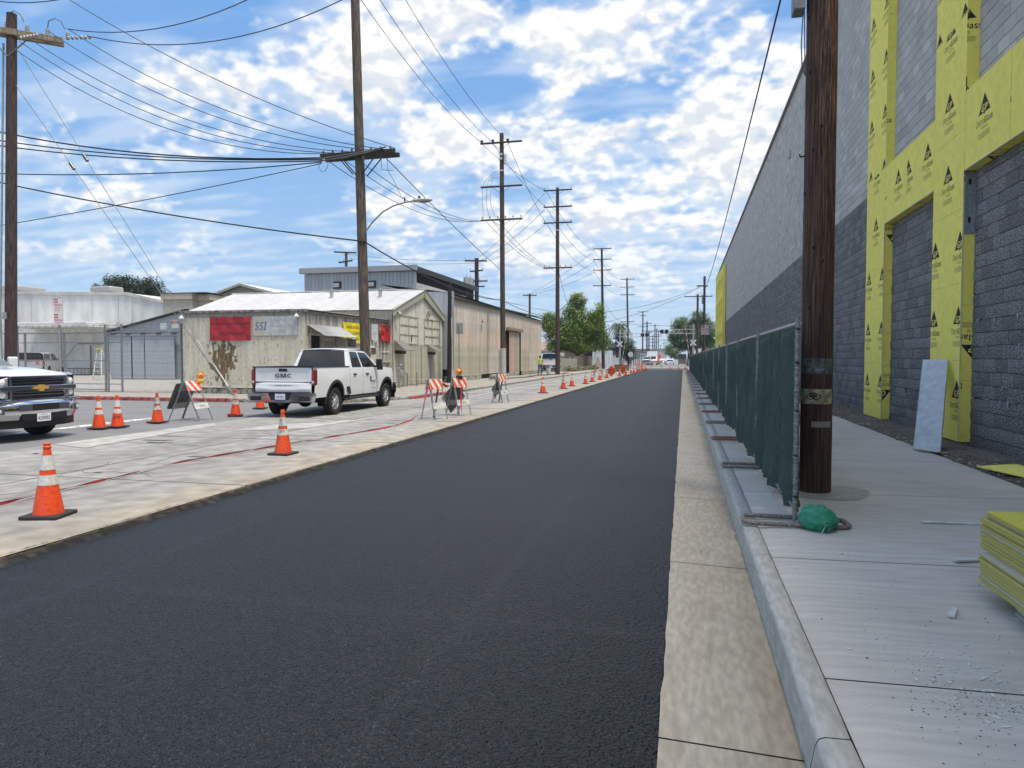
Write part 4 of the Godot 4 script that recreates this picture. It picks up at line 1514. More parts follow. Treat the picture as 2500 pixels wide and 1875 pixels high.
func left_buildings() -> void:
	var cream := lin(0.68, 0.64, 0.54)
	# ---- low board office at the corner
	var of := thing("corner_office", "low weathered cream board office on the street corner, paint flaking, behind the white pickup", "building")
	var mb := MB.new()
	mb.col = lin(0.30, 0.27, 0.22)
	mb.box(Vector3(-17.93, 1.83, -30.4), Vector3(5.6, 3.4, 8.3))
	put("wall", mb, M.siding, of)
	var fm := front_picture()
	for i in 41:
		mb = MB.new()
		var x := -20.78 + (i + 0.5) * 0.1405
		mb.box(Vector3(x, 2.0, -26.21 + rng.randf_range(-0.004, 0.004)), Vector3(0.1375, 3.14, 0.05), 0.006)
		for k in mb.v.size():
			mb.u[k] = Vector2((mb.v[k].x + 20.8) / 5.8, (3.58 - mb.v[k].y) / 3.45)
		put("board", mb, fm, of)
	mb = MB.new()
	mb.col = lin(0.42, 0.40, 0.35)
	mb.box(Vector3(-17.9, 0.29, -26.22), Vector3(5.84, 0.26, 0.08), 0.01)
	put("base", mb, M.matte, of)
	mb = MB.new()
	mb.col = lin(0.55, 0.53, 0.47)
	mb.box(Vector3(-17.9, 0.435, -26.19), Vector3(5.86, 0.035, 0.16), 0.008)
	put("ledge", mb, M.plain, of)
	mb = MB.new()
	mb.col = lin(0.26, 0.25, 0.23)
	mb.box(Vector3(-17.9, 3.6, -26.2), Vector3(6.0, 0.10, 0.2), 0.02)
	mb.box(Vector3(-15.05, 3.56, -30.4), Vector3(0.2, 0.10, 8.6), 0.02)
	mb.col = lin(0.55, 0.54, 0.5)
	mb.box(Vector3(-17.9, 3.655, -30.4), Vector3(6.0, 0.02, 8.6))
	put("roof_edge", mb, M.matte, of)
	var pf := noise(52, 0.8, 4)
	for i in 60:
		var z := -26.3 - (i + 0.5) * 0.1415
		var b := 0.16
		if z < -26.62 and z > -27.55:
			b = 2.62
		mb = MB.new()
		var dirty := 0.86 + 0.2 * rng.randf()
		var n := 7
		var xx := -15.055 + rng.randf_range(-0.004, 0.004)
		for k in n:
			var ya := lerpf(b, 3.52, float(k) / n)
			var yb := lerpf(b, 3.52, float(k + 1) / n)
			var pe := pf.get_noise_2d(z * 4.0, ya * 1.3)
			mb.col = cream * dirty * (0.62 if (pe > 0.12 and ya > 2.7) or pe > 0.38 else 1.0)
			mb.facing(Vector3(xx, ya, z - 0.069), Vector3(xx, ya, z + 0.069), Vector3(xx, yb, z + 0.069), Vector3(xx, yb, z - 0.069), Vector3.RIGHT)
		mb.col = cream * 0.7
		for s: float in [-1.0, 1.0]:
			mb.facing(Vector3(xx, b, z + s * 0.069), Vector3(xx - 0.03, b, z + s * 0.069), Vector3(xx - 0.03, 3.52, z + s * 0.069), Vector3(xx, 3.52, z + s * 0.069), Vector3(0, 0, s))
		put("board", mb, M.siding, of)
	# doorway, screen door, tin awning
	mb = MB.new()
	mb.col = lin(0.012, 0.012, 0.013)
	mb.box(Vector3(-15.12, 1.39, -27.08), Vector3(0.06, 2.44, 0.86))
	put("door", mb, M.plastic, of)
	mb = MB.new()
	mb.col = lin(0.05, 0.05, 0.05)
	for k in 9:
		mb.box(Vector3(-15.06, 1.39, -26.72 - k * 0.09), Vector3(0.02, 2.4, 0.014))
	put("grille", mb, M.steel, of)
	mb = MB.new()
	mb.col = lin(0.52, 0.50, 0.44)
	for z: float in [-26.62, -27.55]:
		mb.box(Vector3(-15.04, 1.4, z), Vector3(0.09, 2.5, 0.09), 0.008)
	mb.box(Vector3(-15.038, 2.66, -27.08), Vector3(0.092, 0.09, 1.02), 0.008)
	put("door_frame", mb, M.plain, of)
	mb = corrugated(2.95, 0.95, 0.10, 0.012, func(_p, _s, _t): return lin(0.50, 0.50, 0.49))
	var aw := put("awning", mb, M.galv, of)
	aw.transform = Transform3D(Basis(Vector3(0, 0, -1), Vector3(-0.86, 0.5, 0), Vector3(0.5, 0.86, 0)), Vector3(-14.22, 2.58, -26.4))
	mb = MB.new()
	mb.col = lin(0.5, 0.48, 0.43)
	mb.box(Vector3(-15.03, 1.5, -28.2), Vector3(0.06, 2.1, 1.0), 0.008)
	mb.col = lin(0.30, 0.30, 0.28)
	for y: float in [2.2, 1.75, 1.3]:
		mb.box(Vector3(-14.995, y, -28.2), Vector3(0.02, 0.38, 0.8))
	put("screen_door", mb, M.plain, of)
	# window under the second red banner
	var win := MB.new()
	win.col = lin(0.46, 0.44, 0.38)
	for z: float in [-33.62, -35.0]:
		win.box(Vector3(-15.0, 1.98, z), Vector3(0.09, 1.06, 0.1), 0.01)
	win.box(Vector3(-14.99, 1.47, -34.3), Vector3(0.14, 0.08, 1.56), 0.01)
	win.col = lin(0.7, 0.69, 0.64)
	win.box(Vector3(-15.005, 1.98, -34.3), Vector3(0.05, 0.05, 1.3))
	for z: float in [-34.05, -34.55]:
		win.box(Vector3(-15.006, 1.98, z), Vector3(0.04, 1.0, 0.03))
	var wn := put("window", win, M.plain, of)
	var pn := MB.new()
	pn.col = lin(0.19, 0.18, 0.16)
	pn.box(Vector3(-15.04, 1.98, -34.3), Vector3(0.03, 1.0, 1.36))
	put("pane", pn, M.glass_dark, wn)
	for k in 6:
		var cu := MB.new()
		cu.col = [lin(0.52, 0.47, 0.36), lin(0.36, 0.36, 0.33), lin(0.55, 0.52, 0.44)][k % 3]
		cu.box(Vector3(-15.021, 1.95, -33.75 - k * 0.22), Vector3(0.006, 0.9, 0.13 - 0.02 * (k % 2)))
		put("curtain", cu, M.cloth, wn)
	# things fixed to the office
	var ac := thing("air_conditioner", "beige window air conditioner on the office wall right of the tin awning", "air conditioner", Vector3(-14.75, 2.34, -29.3))
	mb = MB.new()
	mb.col = lin(0.46, 0.45, 0.40)
	mb.box(Vector3.ZERO, Vector3(0.56, 0.42, 1.0), 0.03)
	put("case", mb, M.plain, ac)
	mb = MB.new()
	mb.col = lin(0.06, 0.06, 0.06)
	mb.box(Vector3(0.284, 0, 0), Vector3(0.012, 0.36, 0.85))
	put("coil", mb, M.plastic, ac)
	for k in 5:
		mb = MB.new()
		mb.col = lin(0.2, 0.2, 0.19)
		mb.box(Vector3(0.294, -0.14 + k * 0.07, 0), Vector3(0.012, 0.012, 0.86))
		put("slat", mb, M.plain, ac)
	var a2 := thing("air_conditioner", "cream air conditioner on the office wall under the near streetlight pole", "air conditioner", Vector3(-14.8, 2.02, -31.75))
	mb = MB.new()
	mb.col = lin(0.52, 0.50, 0.44)
	mb.box(Vector3.ZERO, Vector3(0.5, 0.42, 0.66), 0.06)
	put("case", mb, M.plain, a2)
	mb = MB.new()
	mb.col = lin(0.1, 0.1, 0.1)
	mb.box(Vector3(0.255, 0, 0), Vector3(0.01, 0.3, 0.5))
	put("coil", mb, M.plastic, a2)
	for q: Array in [[Vector3(-20.72, 3.42, -26.05), "white barn light at the left corner of the board office"], [Vector3(-15.3, 3.42, -26.05), "white barn light at the right end of the office front"]]:
		var lm := thing("barn_light", q[1], "wall lamp", q[0], 0.0, "barn lights on the office")
		mb = MB.new()
		mb.col = lin(0.72, 0.72, 0.72)
		mb.lathe([Vector2(0.11, -0.1), Vector2(0.11, -0.05), Vector2(0.07, 0.0), Vector2(0.03, 0.06), Vector2(0.0, 0.06)], Vector3.ZERO, 14)
		put("shade", mb, M.plain, lm)
		mb = MB.new()
		mb.col = lin(0.3, 0.3, 0.3)
		mb.tube([Vector3(0, 0.1, 0), Vector3(0, 0.2, -0.04), Vector3(0.2, 0.22, -0.1)], 0.015, 6)
		put("arm", mb, M.steel, lm)
	# ---- banners and signs on the office
	var im := picture(512, 256, Color8(176, 34, 46))
	weather(im, 3, 0.14, 0.008)
	ink(im, "ESTAMOS CONTRATANDO", Vector2(256, 76), 27, Color8(34, 6, 10), 480, true)
	ink(im, "323-583-8751", Vector2(262, 184), 32, Color8(34, 6, 10), 300, true)
	banner("large red banner with dark lettering on the office front", "banner", "banner", im, 1.94, 1.02, Vector3(-18.43, 2.9, -26.17), Vector3.BACK, 0.05)
	im = picture(768, 316, Color8(196, 198, 194))
	weather(im, 4, 0.12, 0.012)
	im.fill_rect(Rect2i(0, 0, 200, 316), Color8(190, 184, 166))
	weather(im, 9, 0.08, 0.02)
	ink(im, "SSI", Vector2(140, 160), 140, Color8(92, 112, 146), 200, true, 0.18)
	ink(im, "SANDERS SERVICE, INC", Vector2(500, 70), 36, Color8(126, 134, 152), 400, false, 0.12)
	ink(im, "METAL PROCESSING", Vector2(500, 160), 36, Color8(126, 134, 152), 350, false, 0.12)
	ink(im, "5921", Vector2(485, 246), 44, Color8(120, 128, 148), 110, false, 0.12)
	var sg := MB.new()
	panel_uv(sg, look(Vector3.BACK, Vector3(-16.34, 2.99, -26.145)), 2.05, 0.80)
	var sign_ := thing("shop_sign", "faded white painted shop sign with slanted blue letters on the office front", "sign")
	put("face", sg, pic_mat(im, 0.7), sign_)
	mb = MB.new()
	mb.col = lin(0.4, 0.39, 0.36)
	mb.box(Vector3(-16.34, 2.99, -26.165), Vector3(2.07, 0.82, 0.03), 0.004)
	put("board", mb, M.plain, sign_)
	im = picture(320, 256, Color8(240, 222, 20))
	weather(im, 14, 0.12, 0.01)
	ink(im, "SANDBLASTING", Vector2(160, 58), 40, Color8(40, 38, 12), 226, true)
	ink(im, "METAL CLEANING", Vector2(160, 128), 40, Color8(40, 38, 12), 256, true)
	ink(im, "323-583-2404", Vector2(160, 200), 36, Color8(44, 42, 14), 226, true)
	banner("yellow banner with dark lettering on the office side wall", "banner", "banner", im, 1.84, 0.96, Vector3(-15.0, 2.83, -30.4), Vector3.RIGHT, 0.02)
	im = picture(160, 192, Color8(206, 208, 212))
	weather(im, 15, 0.15)
	ink(im, "SERVICE, INC.", Vector2(80, 50), 18, Color8(120, 128, 160), 130)
	ink(im, "METAL", Vector2(60, 90), 16, Color8(130, 136, 160), 70)
	ink(im, "PROCESSING", Vector2(76, 116), 16, Color8(130, 136, 160), 110)
	ink(im, "5921", Vector2(100, 156), 16, Color8(170, 110, 100), 60)
	var ws := MB.new()
	panel_uv(ws, look(Vector3.RIGHT, Vector3(-14.98, 2.95, -32.86)), 0.76, 0.8)
	tag(put("white_sign", ws, pic_mat(im, 0.6)), "small white sign between the pole and the second red banner", "sign")
	im = picture(256, 192, Color8(190, 40, 44))
	weather(im, 16, 0.25, 0.015)
	banner("smaller rumpled red banner over the office window", "banner", "banner", im, 1.72, 0.95, Vector3(-14.98, 2.96, -34.25), Vector3.RIGHT, 0.12)
	var nt := thing("notice_frame", "little framed notice on the office wall left of the window", "notice", Vector3(-15.0, 2.33, -32.92))
	mb = MB.new()
	mb.col = lin(0.6, 0.58, 0.5)
	mb.box(Vector3.ZERO, Vector3(0.05, 0.4, 0.46), 0.01)
	put("frame", mb, M.plain, nt)
	mb = MB.new()
	mb.col = lin(0.28, 0.27, 0.24)
	mb.box(Vector3(0.024, 0, 0), Vector3(0.012, 0.28, 0.32))
	put("pane", mb, M.glass_dark, nt)

	# ---- gabled shop behind the office
	var gb := thing("gabled_shop", "cream board-and-batten gabled shop with big double doors and a white metal roof", "building")
	mb = MB.new()
	mb.col = cream * 0.9
	mb.poly(PackedVector2Array([Vector2(34.6, 0.1), Vector2(42.3, 0.1), Vector2(42.3, 4.2), Vector2(38.9, 5.4), Vector2(34.6, 4.15)]), Transform3D(Basis(Vector3(0, 0, -1), Vector3.UP, Vector3.RIGHT), Vector3(-21.1, 0, 0)), 12.6)
	put("wall", mb, M.siding, gb)
	var top_at := func(z: float) -> float: return lerpf(5.42, 4.14, (z + 38.9) / 4.3) if z > -38.9 else lerpf(5.42, 4.2, (-38.9 - z) / 3.45)
	var i := 0
	var z := -34.62
	while z > -42.3:
		var w := 0.285
		var z2 := maxf(z - w, -42.33)
		mb = MB.new()
		mb.col = cream * rng.randf_range(0.95, 1.12)
		var ya := 2.42
		var dx := rng.randf_range(0, 0.012)
		mb.poly(PackedVector2Array([Vector2(-z + 0.006, ya), Vector2(-z2 - 0.006, ya), Vector2(-z2 - 0.006, top_at.call(z2)), Vector2(-z + 0.006, top_at.call(z))]), Transform3D(Basis(Vector3(0, 0, -1), Vector3.UP, Vector3.RIGHT), Vector3(-14.74 + dx, 0, 0)), 0.03)
		put("board", mb, M.siding, gb)
		mb = MB.new()
		mb.col = lin(0.50, 0.475, 0.37) * rng.randf_range(0.93, 1.07) if i > 5 else cream * rng.randf_range(0.8, 1.0)
		mb.poly(PackedVector2Array([Vector2(-z + 0.006, 0.2), Vector2(-z2 - 0.006, 0.2), Vector2(-z2 - 0.006, ya - 0.01), Vector2(-z + 0.006, ya - 0.01)]), Transform3D(Basis(Vector3(0, 0, -1), Vector3.UP, Vector3.RIGHT), Vector3(-14.735 + dx, 0, 0)), 0.03)
		put("board", mb, M.siding, gb)
		z = z2
		i += 1
	# double door leaves: frames of rails and stiles over the boards
	for q: Array in [[-35.4, -38.1], [-39.1, -41.75]]:
		var door := MB.new()
		door.col = lin(0.42, 0.40, 0.30)
		for y: float in [3.95, 3.45, 2.95, 2.45]:
			door.box(Vector3(-14.705, y, (q[0] + q[1]) / 2.0), Vector3(0.03, 0.055, q[0] - q[1]), 0.005)
		for s in 3:
			door.box(Vector3(-14.706, 3.2, lerpf(q[0], q[1], s / 2.0)), Vector3(0.028, 1.5, 0.07), 0.005)
		put("door_frame", door, M.matte, gb)
	mb = MB.new()
	mb.col = lin(0.03, 0.025, 0.02)
	mb.box(Vector3(-14.71, 1.3, -38.6), Vector3(0.012, 2.3, 0.025))
	mb.box(Vector3(-14.71, 1.3, -37.0), Vector3(0.012, 2.3, 0.02))
	mb.box(Vector3(-14.71, 1.3, -40.2), Vector3(0.012, 2.3, 0.02))
	mb.ball(Vector3(-14.70, 2.72, -37.1), Vector3(0.012, 0.2, 0.07), 7, 5)
	put("gap", mb, M.ink, gb)
	# barge boards
	for q: Array in [[Vector3(-14.62, 4.02, -34.3), Vector3(-14.62, 5.40, -38.93)], [Vector3(-14.62, 5.40, -38.87), Vector3(-14.62, 4.08, -42.55)]]:
		mb = MB.new()
		mb.col = lin(0.44, 0.44, 0.33)
		var d: Vector3 = q[1] - q[0]
		var bs := Basis(Vector3.RIGHT, Vector3.RIGHT.cross(d.normalized()) * -1.0, d.normalized())
		mb.box((q[0] + q[1]) / 2.0, Vector3(0.06, 0.40, d.length()), 0.01, bs)
		put("barge_board", mb, M.siding, gb)
	# white metal roof, sheet by sheet on the near slope
	for k in 14:
		mb = MB.new()
		var x0 := -14.55 - k * 0.9
		mb.col = lin(0.56, 0.56, 0.545) * rng.randf_range(0.94, 1.03)
		mb.grid(36, 1, func(s: float, t: float) -> Vector3:
			return Vector3(x0 - 0.89 + s * 0.905, lerpf(4.17, 5.64, t) + 0.012 * sin(s * TAU * 9.0) + 0.01 * (k % 2), lerpf(-34.25, -38.95, t)))
		put("roof_sheet", mb, M.roof, gb)
	mb = MB.new()
	mb.col = lin(0.7, 0.7, 0.68)
	mb.quad(Vector3(-14.55, 5.64, -38.95), Vector3(-27.2, 5.64, -38.95), Vector3(-27.2, 4.2, -42.6), Vector3(-14.55, 4.2, -42.6))
	put("roof_sheet", mb, M.roof, gb)
	mb = MB.new()
	mb.col = lin(0.74, 0.74, 0.72)
	mb.box(Vector3(-20.9, 5.655, -38.95), Vector3(12.7, 0.04, 0.3), 0.015)
	put("ridge_cap", mb, M.roof, gb)
	for q: Array in [[-19.6, -37.2], [-16.6, -37.2]]:
		mb = MB.new()
		mb.col = lin(0.62, 0.62, 0.62)
		mb.cyl(Vector3(q[0], 4.9, q[1]), Vector3(q[0], 5.5, q[1]), 0.1, 0.1, 12)
		mb.cyl(Vector3(q[0], 5.5, q[1]), Vector3(q[0], 5.58, q[1]), 0.15, 0.12, 12)
		put("roof_vent", mb, M.galv, gb)
	# hooded openings
	for q: Array in [[-35.3, 2.62, 1.3, 0.55, "grey tin hood left of the double doors"], [-40.1, 2.45, 1.0, 0.4, "small grey tin hood on the right door leaf"]]:
		var hd := MB.new()
		hd.col = lin(0.36, 0.33, 0.28)
		var zc: float = q[0]
		var hw: float = q[2] / 2.0
		hd.quad(Vector3(-14.70, q[1], zc + hw), Vector3(-14.05, q[1] - q[3], zc + hw), Vector3(-14.05, q[1] - q[3], zc - hw), Vector3(-14.70, q[1], zc - hw))
		hd.quad(Vector3(-14.70, q[1] - 0.02, zc + hw), Vector3(-14.70, q[1] - 0.02, zc - hw), Vector3(-14.05, q[1] - q[3] - 0.02, zc - hw), Vector3(-14.05, q[1] - q[3] - 0.02, zc + hw))
		hd.tri(Vector3(-14.70, q[1], zc + hw), Vector3(-14.70, q[1] - q[3], zc + hw), Vector3(-14.05, q[1] - q[3], zc + hw))
		hd.col = lin(0.03, 0.03, 0.03)
		hd.box(Vector3(-14.6, q[1] - q[3] - 0.1, zc), Vector3(0.18, 0.16, q[2] * 0.8))
		var o := put("hood", hd, M.galv, gb)
		o.set_meta("label", q[4])
	var fl := thing("floodlight", "small box floodlight under the right slope of the shop gable", "lamp", Vector3(-14.6, 4.32, -39.6))
	mb = MB.new()
	mb.col = lin(0.35, 0.34, 0.3)
	mb.box(Vector3(0.05, 0, 0), Vector3(0.2, 0.24, 0.3), 0.02)
	put("case", mb, M.plain, fl)
	mb = MB.new()
	mb.col = lin(0.4, 0.39, 0.36)
	mb.box(Vector3(0.02, -0.18, 0), Vector3(0.06, 0.14, 0.06))
	put("bracket", mb, M.plain, fl)
	for q: Array in [[Vector3(-14.55, 4.02, -34.75), "white security camera at the left eave of the gabled shop"], [Vector3(-14.2, 4.33, -49.58), "white security camera on the long corrugated wall"]]:
		var sc := thing("security_camera", q[1], "security camera", q[0], 0.0, "security cameras on the shop")
		mb = MB.new()
		mb.col = lin(0.75, 0.75, 0.73)
		mb.cyl(Vector3(0.1, 0, 0.16), Vector3(0.1, -0.02, -0.16), 0.07, 0.07, 10)
		put("body", mb, M.plain, sc)
		mb = MB.new()
		mb.col = lin(0.03, 0.03, 0.03)
		mb.cyl(Vector3(0.1, 0, 0.165), Vector3(0.1, 0, 0.18), 0.05, 0.05, 10)
		mb.box(Vector3(0.02, -0.02, 0), Vector3(0.12, 0.05, 0.05))
		put("lens", mb, M.plastic, sc)
	# gas meter in front of the shop
	var gm := thing("gas_meter", "grey gas meter with bent pipes at the foot of the shop wall", "gas meter", Vector3(-14.2, 0.16, -34.3))
	mb = MB.new()
	mb.col = lin(0.33, 0.33, 0.32)
	mb.box(Vector3(0, 0.7, 0), Vector3(0.26, 0.36, 0.28), 0.05)
	put("meter", mb, M.plain, gm)
	mb = MB.new()
	mb.col = lin(0.30, 0.29, 0.27)
	mb.tube([Vector3(0, 0, 0.35), Vector3(0, 0.9, 0.35), Vector3(0, 1.02, 0.25), Vector3(0, 1.02, -0.25), Vector3(0, 0.92, -0.36), Vector3(0, 0, -0.36)], 0.035, 8)
	mb.tube([Vector3(0, 0, -0.9), Vector3(0, 0.7, -0.9), Vector3(0, 0.7, -0.36)], 0.035, 8)
	mb.ball(Vector3(0, 1.1, 0.0), Vector3(0.09, 0.12, 0.09), 9, 6)
	put("pipe", mb, M.plain, gm)
	for q: float in [-1.6, 0.8]:
		mb = MB.new()
		mb.col = lin(0.30, 0.29, 0.27)
		mb.tube([Vector3(0.25, 0, q), Vector3(0.25, 0.75, q)], 0.05, 8)
		put("guard_post", mb, M.plain, gm)
	var gr := thing("guard_rail", "low pipe rail along the foot of the shop doors", "rail", Vector3(-14.35, 0.16, -37.8))
	mb = MB.new()
	mb.col = lin(0.5, 0.47, 0.38)
	mb.tube([Vector3(0, 0.3, 1.8), Vector3(0, 0.26, -1.8)], 0.03, 8)
	put("pipe", mb, M.plain, gr)
	for k in 4:
		mb = MB.new()
		mb.col = lin(0.35, 0.32, 0.26)
		mb.tube([Vector3(0, 0, 1.7 - k * 1.13), Vector3(0, 0.28, 1.7 - k * 1.13)], 0.03, 8)
		put("post", mb, M.plain, gr)

	# ---- long corrugated shed along the street
	var cs := thing("corrugated_shed", "long rust-stained cream corrugated shed running down the left side of the street", "building")
	var sf := noise(55, 0.35, 4)
	var paint_at := func(wz: float, y: float) -> Color:
		var c := lin(0.68, 0.62, 0.52)
		var n := sf.get_noise_2d(wz * 1.0, y * 1.2)
		var m := sf.get_noise_2d(wz * 4.0, y * 0.25 + 20)
		# pinkish old primer, then a greener repainted lower band
		c = c.lerp(lin(0.72, 0.52, 0.40), clampf(1.3 - absf(y - 2.9 - n * 0.6) * 1.4, 0.0, 1.0) * clampf(0.5 + n * 1.4, 0.0, 1.0) * 0.8)
		if y < 2.35 + 0.25 * n and (wz > -51.5 or (wz < -57.8 and wz > -66.0)):
			c = lin(0.56, 0.53, 0.40)
		c *= 1.0 + 0.28 * m
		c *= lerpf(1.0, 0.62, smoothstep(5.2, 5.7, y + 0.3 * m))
		return c
	for col in 37:
		var za := -42.5 - col * 0.8
		var ht := lerpf(5.72, 5.45, col / 37.0)
		for row in 3:
			var y0: float = [0.5, 2.2, 3.95][row]
			var y1: float = [2.23, 3.98, ht][row]
			if (za < -55.4 and za > -57.8) and row < 2:
				continue
			if (za < -57.8 and za > -62.2) and row < 2:
				continue
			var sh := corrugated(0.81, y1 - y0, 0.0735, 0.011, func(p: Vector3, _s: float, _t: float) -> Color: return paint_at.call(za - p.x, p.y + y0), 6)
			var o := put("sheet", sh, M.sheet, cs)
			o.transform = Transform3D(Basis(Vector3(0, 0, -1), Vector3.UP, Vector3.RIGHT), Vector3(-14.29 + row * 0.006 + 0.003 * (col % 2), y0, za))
	mb = MB.new()
	mb.col = lin(0.05, 0.045, 0.04)  # dark block painted as the shade seen through the open doorway
	mb.box(Vector3(-16.7, 2.75, -57.2), Vector3(4.6, 5.3, 29.2))
	put("dark_inside_block", mb, M.matte, cs)
	mb = MB.new()
	mb.col = lin(0.03, 0.028, 0.025)
	mb.quad(Vector3(-14.1, 5.76, -42.4), Vector3(-14.1, 5.49, -72.2), Vector3(-19.0, 6.1, -72.2), Vector3(-19.0, 6.4, -42.4))
	mb.box(Vector3(-14.15, 5.6, -57.3), Vector3(0.12, 0.07, 29.8), 0.0, Basis(Vector3.RIGHT, 0.0091))
	put("roof", mb, M.matte, cs)
	mb = MB.new()
	mb.col = lin(0.62, 0.62, 0.60)
	mb.box(Vector3(-16.6, 6.05, -57.3), Vector3(4.5, 0.03, 29.6), 0.0, Basis(Vector3.RIGHT, 0.0091) * Basis(Vector3(0, 0, 1), -0.13))
	put("roof", mb, M.roof, cs)
	mb = MB.new()
	mb.col = lin(0.40, 0.385, 0.33)
	mb.box(Vector3(-14.2, 0.33, -45.2), Vector3(0.2, 0.4, 7.6), 0.01)
	mb.box(Vector3(-14.2, 0.28, -56.6), Vector3(0.2, 0.28, 8.2), 0.01)
	mb.box(Vector3(-14.26, 0.3, -67.5), Vector3(0.12, 0.4, 9.4), 0.01)
	put("footing", mb, M.matte, cs)
	for k in 6:
		mb = MB.new()
		mb.col = (lin(0.52, 0.37, 0.29) if k < 3 else lin(0.45, 0.41, 0.31)) * rng.randf_range(0.9, 1.08)
		mb.box(Vector3(-14.22, 2.1, -58.15 - k * 0.62), Vector3(0.05, 3.7, 0.6), 0.006)
		put("door_board", mb, M.siding, cs)
	mb = MB.new()
	mb.col = lin(0.30, 0.24, 0.17)
	mb.box(Vector3(-14.12, 4.12, -59.6), Vector3(0.26, 0.26, 5.4), 0.02)
	put("door_track", mb, M.siding, cs)
	for k in 7:
		mb = MB.new()
		mb.col = lin(0.52, 0.55, 0.57) * rng.randf_range(0.9, 1.05)
		mb.box(Vector3(-18.4 + k * 0.68, 3.4, -42.45), Vector3(0.665, 4.9 + 0.0 * k, 0.05), 0.008)
		put("end_panel", mb, M.galv, cs)

	# ---- tall open-sided monitor shed behind
	var ms := thing("monitor_shed", "tall grey metal shed with flat roof and dark open side above other roofs", "building")
	for k in 30:
		mb = MB.new()
		mb.col = lin(0.50, 0.53, 0.56) * rng.randf_range(0.9, 1.04)
		mb.box(Vector3(-27.75 + k * 0.3, 5.9, -48.7), Vector3(0.292, 4.2, 0.06), 0.012)
		put("wall_panel", mb, M.galv, ms)
	mb = MB.new()
	mb.col = lin(0.44, 0.46, 0.48)
	mb.box(Vector3(-23.5, 8.22, -48.55), Vector3(9.4, 0.42, 0.3), 0.02)
	put("fascia", mb, M.galv, ms)
	mb = MB.new()
	mb.col = lin(0.05, 0.045, 0.045)
	mb.box(Vector3(-23.6, 8.27, -57.0), Vector3(9.2, 0.28, 16.4))
	mb.box(Vector3(-18.88, 8.12, -56.6), Vector3(0.2, 0.36, 15.8), 0.02)
	put("roof", mb, M.steel, ms)
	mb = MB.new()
	mb.col = lin(0.012, 0.012, 0.012)  # near-black block stands in for the unlit space behind the open side
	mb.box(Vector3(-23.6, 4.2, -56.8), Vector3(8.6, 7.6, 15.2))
	put("dark_inside_block", mb, M.matte, ms)
	mb = MB.new()
	mb.col = lin(0.66, 0.66, 0.63)
	mb.box(Vector3(-19.0, 6.9, -55.0), Vector3(0.1, 0.55, 12.4), 0.01)
	mb.col = lin(0.50, 0.52, 0.54)
	for k in 30:
		mb.box(Vector3(-19.05, 5.2, -48.95 - k * 0.5), Vector3(0.08, 3.0, 0.48), 0.01)
	put("side_panel", mb, M.galv, ms)
	mb = MB.new()
	mb.col = lin(0.04, 0.04, 0.04)
	for q: float in [-61.0, -63.0]:
		mb.box(Vector3(-18.95, 7.4, q), Vector3(0.16, 1.3, 0.16))
	put("post", mb, M.steel, ms)
	for x: float in [-25.15, -22.35]:
		mb = MB.new()
		mb.col = lin(0.02, 0.02, 0.02)
		mb.box(Vector3(x, 7.12, -48.66), Vector3(0.62, 0.52, 0.06))
		put("vent", mb, M.plastic, ms)
		mb = MB.new()
		mb.col = lin(0.55, 0.56, 0.58)
		mb.box(Vector3(x - 0.06, 7.09, -48.58), Vector3(0.44, 0.3, 0.16), 0.03)
		put("vent_box", mb, M.galv, ms)
	# ---- another gable farther back
	var bg := thing("back_gable", "pale green gabled roof end peeping over the white roof", "building")
	mb = MB.new()
	mb.col = lin(0.40, 0.40, 0.32)
	mb.poly(PackedVector2Array([Vector2(-39.5, 0), Vector2(-31.4, 0), Vector2(-31.4, 6.6), Vector2(-35.45, 7.7), Vector2(-39.5, 6.35)]), Transform3D(Basis(), Vector3(0, 0, -53.0)), 2.0)
	put("wall", mb, M.siding, bg)
	mb = MB.new()
	mb.col = lin(0.68, 0.68, 0.66)
	mb.quad(Vector3(-35.45, 7.82, -51.6), Vector3(-30.9, 6.65, -51.6), Vector3(-30.9, 6.65, -64), Vector3(-35.45, 7.82, -64))
	mb.quad(Vector3(-40.2, 6.35, -51.6), Vector3(-35.45, 7.82, -51.6), Vector3(-35.45, 7.82, -64), Vector3(-40.2, 6.35, -64))
	mb.col = lin(0.42, 0.42, 0.33)
	for q: Array in [[Vector3(-40.2, 6.25, -51.6), Vector3(-35.45, 7.72, -51.6)], [Vector3(-35.45, 7.72, -51.6), Vector3(-30.9, 6.55, -51.6)]]:
		var d: Vector3 = (q[1] - q[0])
		mb.box((q[0] + q[1]) / 2.0, Vector3(d.length(), 0.2, 0.1), 0.01, Basis(d.normalized(), Vector3(0, 0, 1).cross(d.normalized()), Vector3(0, 0, 1)))
	put("roof", mb, M.roof, bg)
	mb = MB.new()
	mb.col = lin(0.5, 0.5, 0.5)
	mb.quad(Vector3(-30.5, 6.1, -56), Vector3(-27.9, 7.0, -56), Vector3(-27.9, 7.0, -62), Vector3(-30.5, 6.1, -62))
	mb.box(Vector3(-29.2, 3.0, -58), Vector3(2.6, 6.2, 4))
	put("annex", mb, M.galv, bg)


# ---------------------------------------------------------------- yard behind the corner fence
func razor_loops(mb: MB, z: float, x0: float, x1: float, y: float) -> void:
	var x := x0
	while x < x1:
		var ps := []
		for k in 13:
			var a := k * TAU / 12.0
			ps.append(Vector3(x + 0.2 * cos(a) + k * 0.022, y + 0.2 * sin(a), z + 0.1 * sin(a * 0.5)))
		mb.tube(ps, 0.007, 4, false)
		x += 0.37


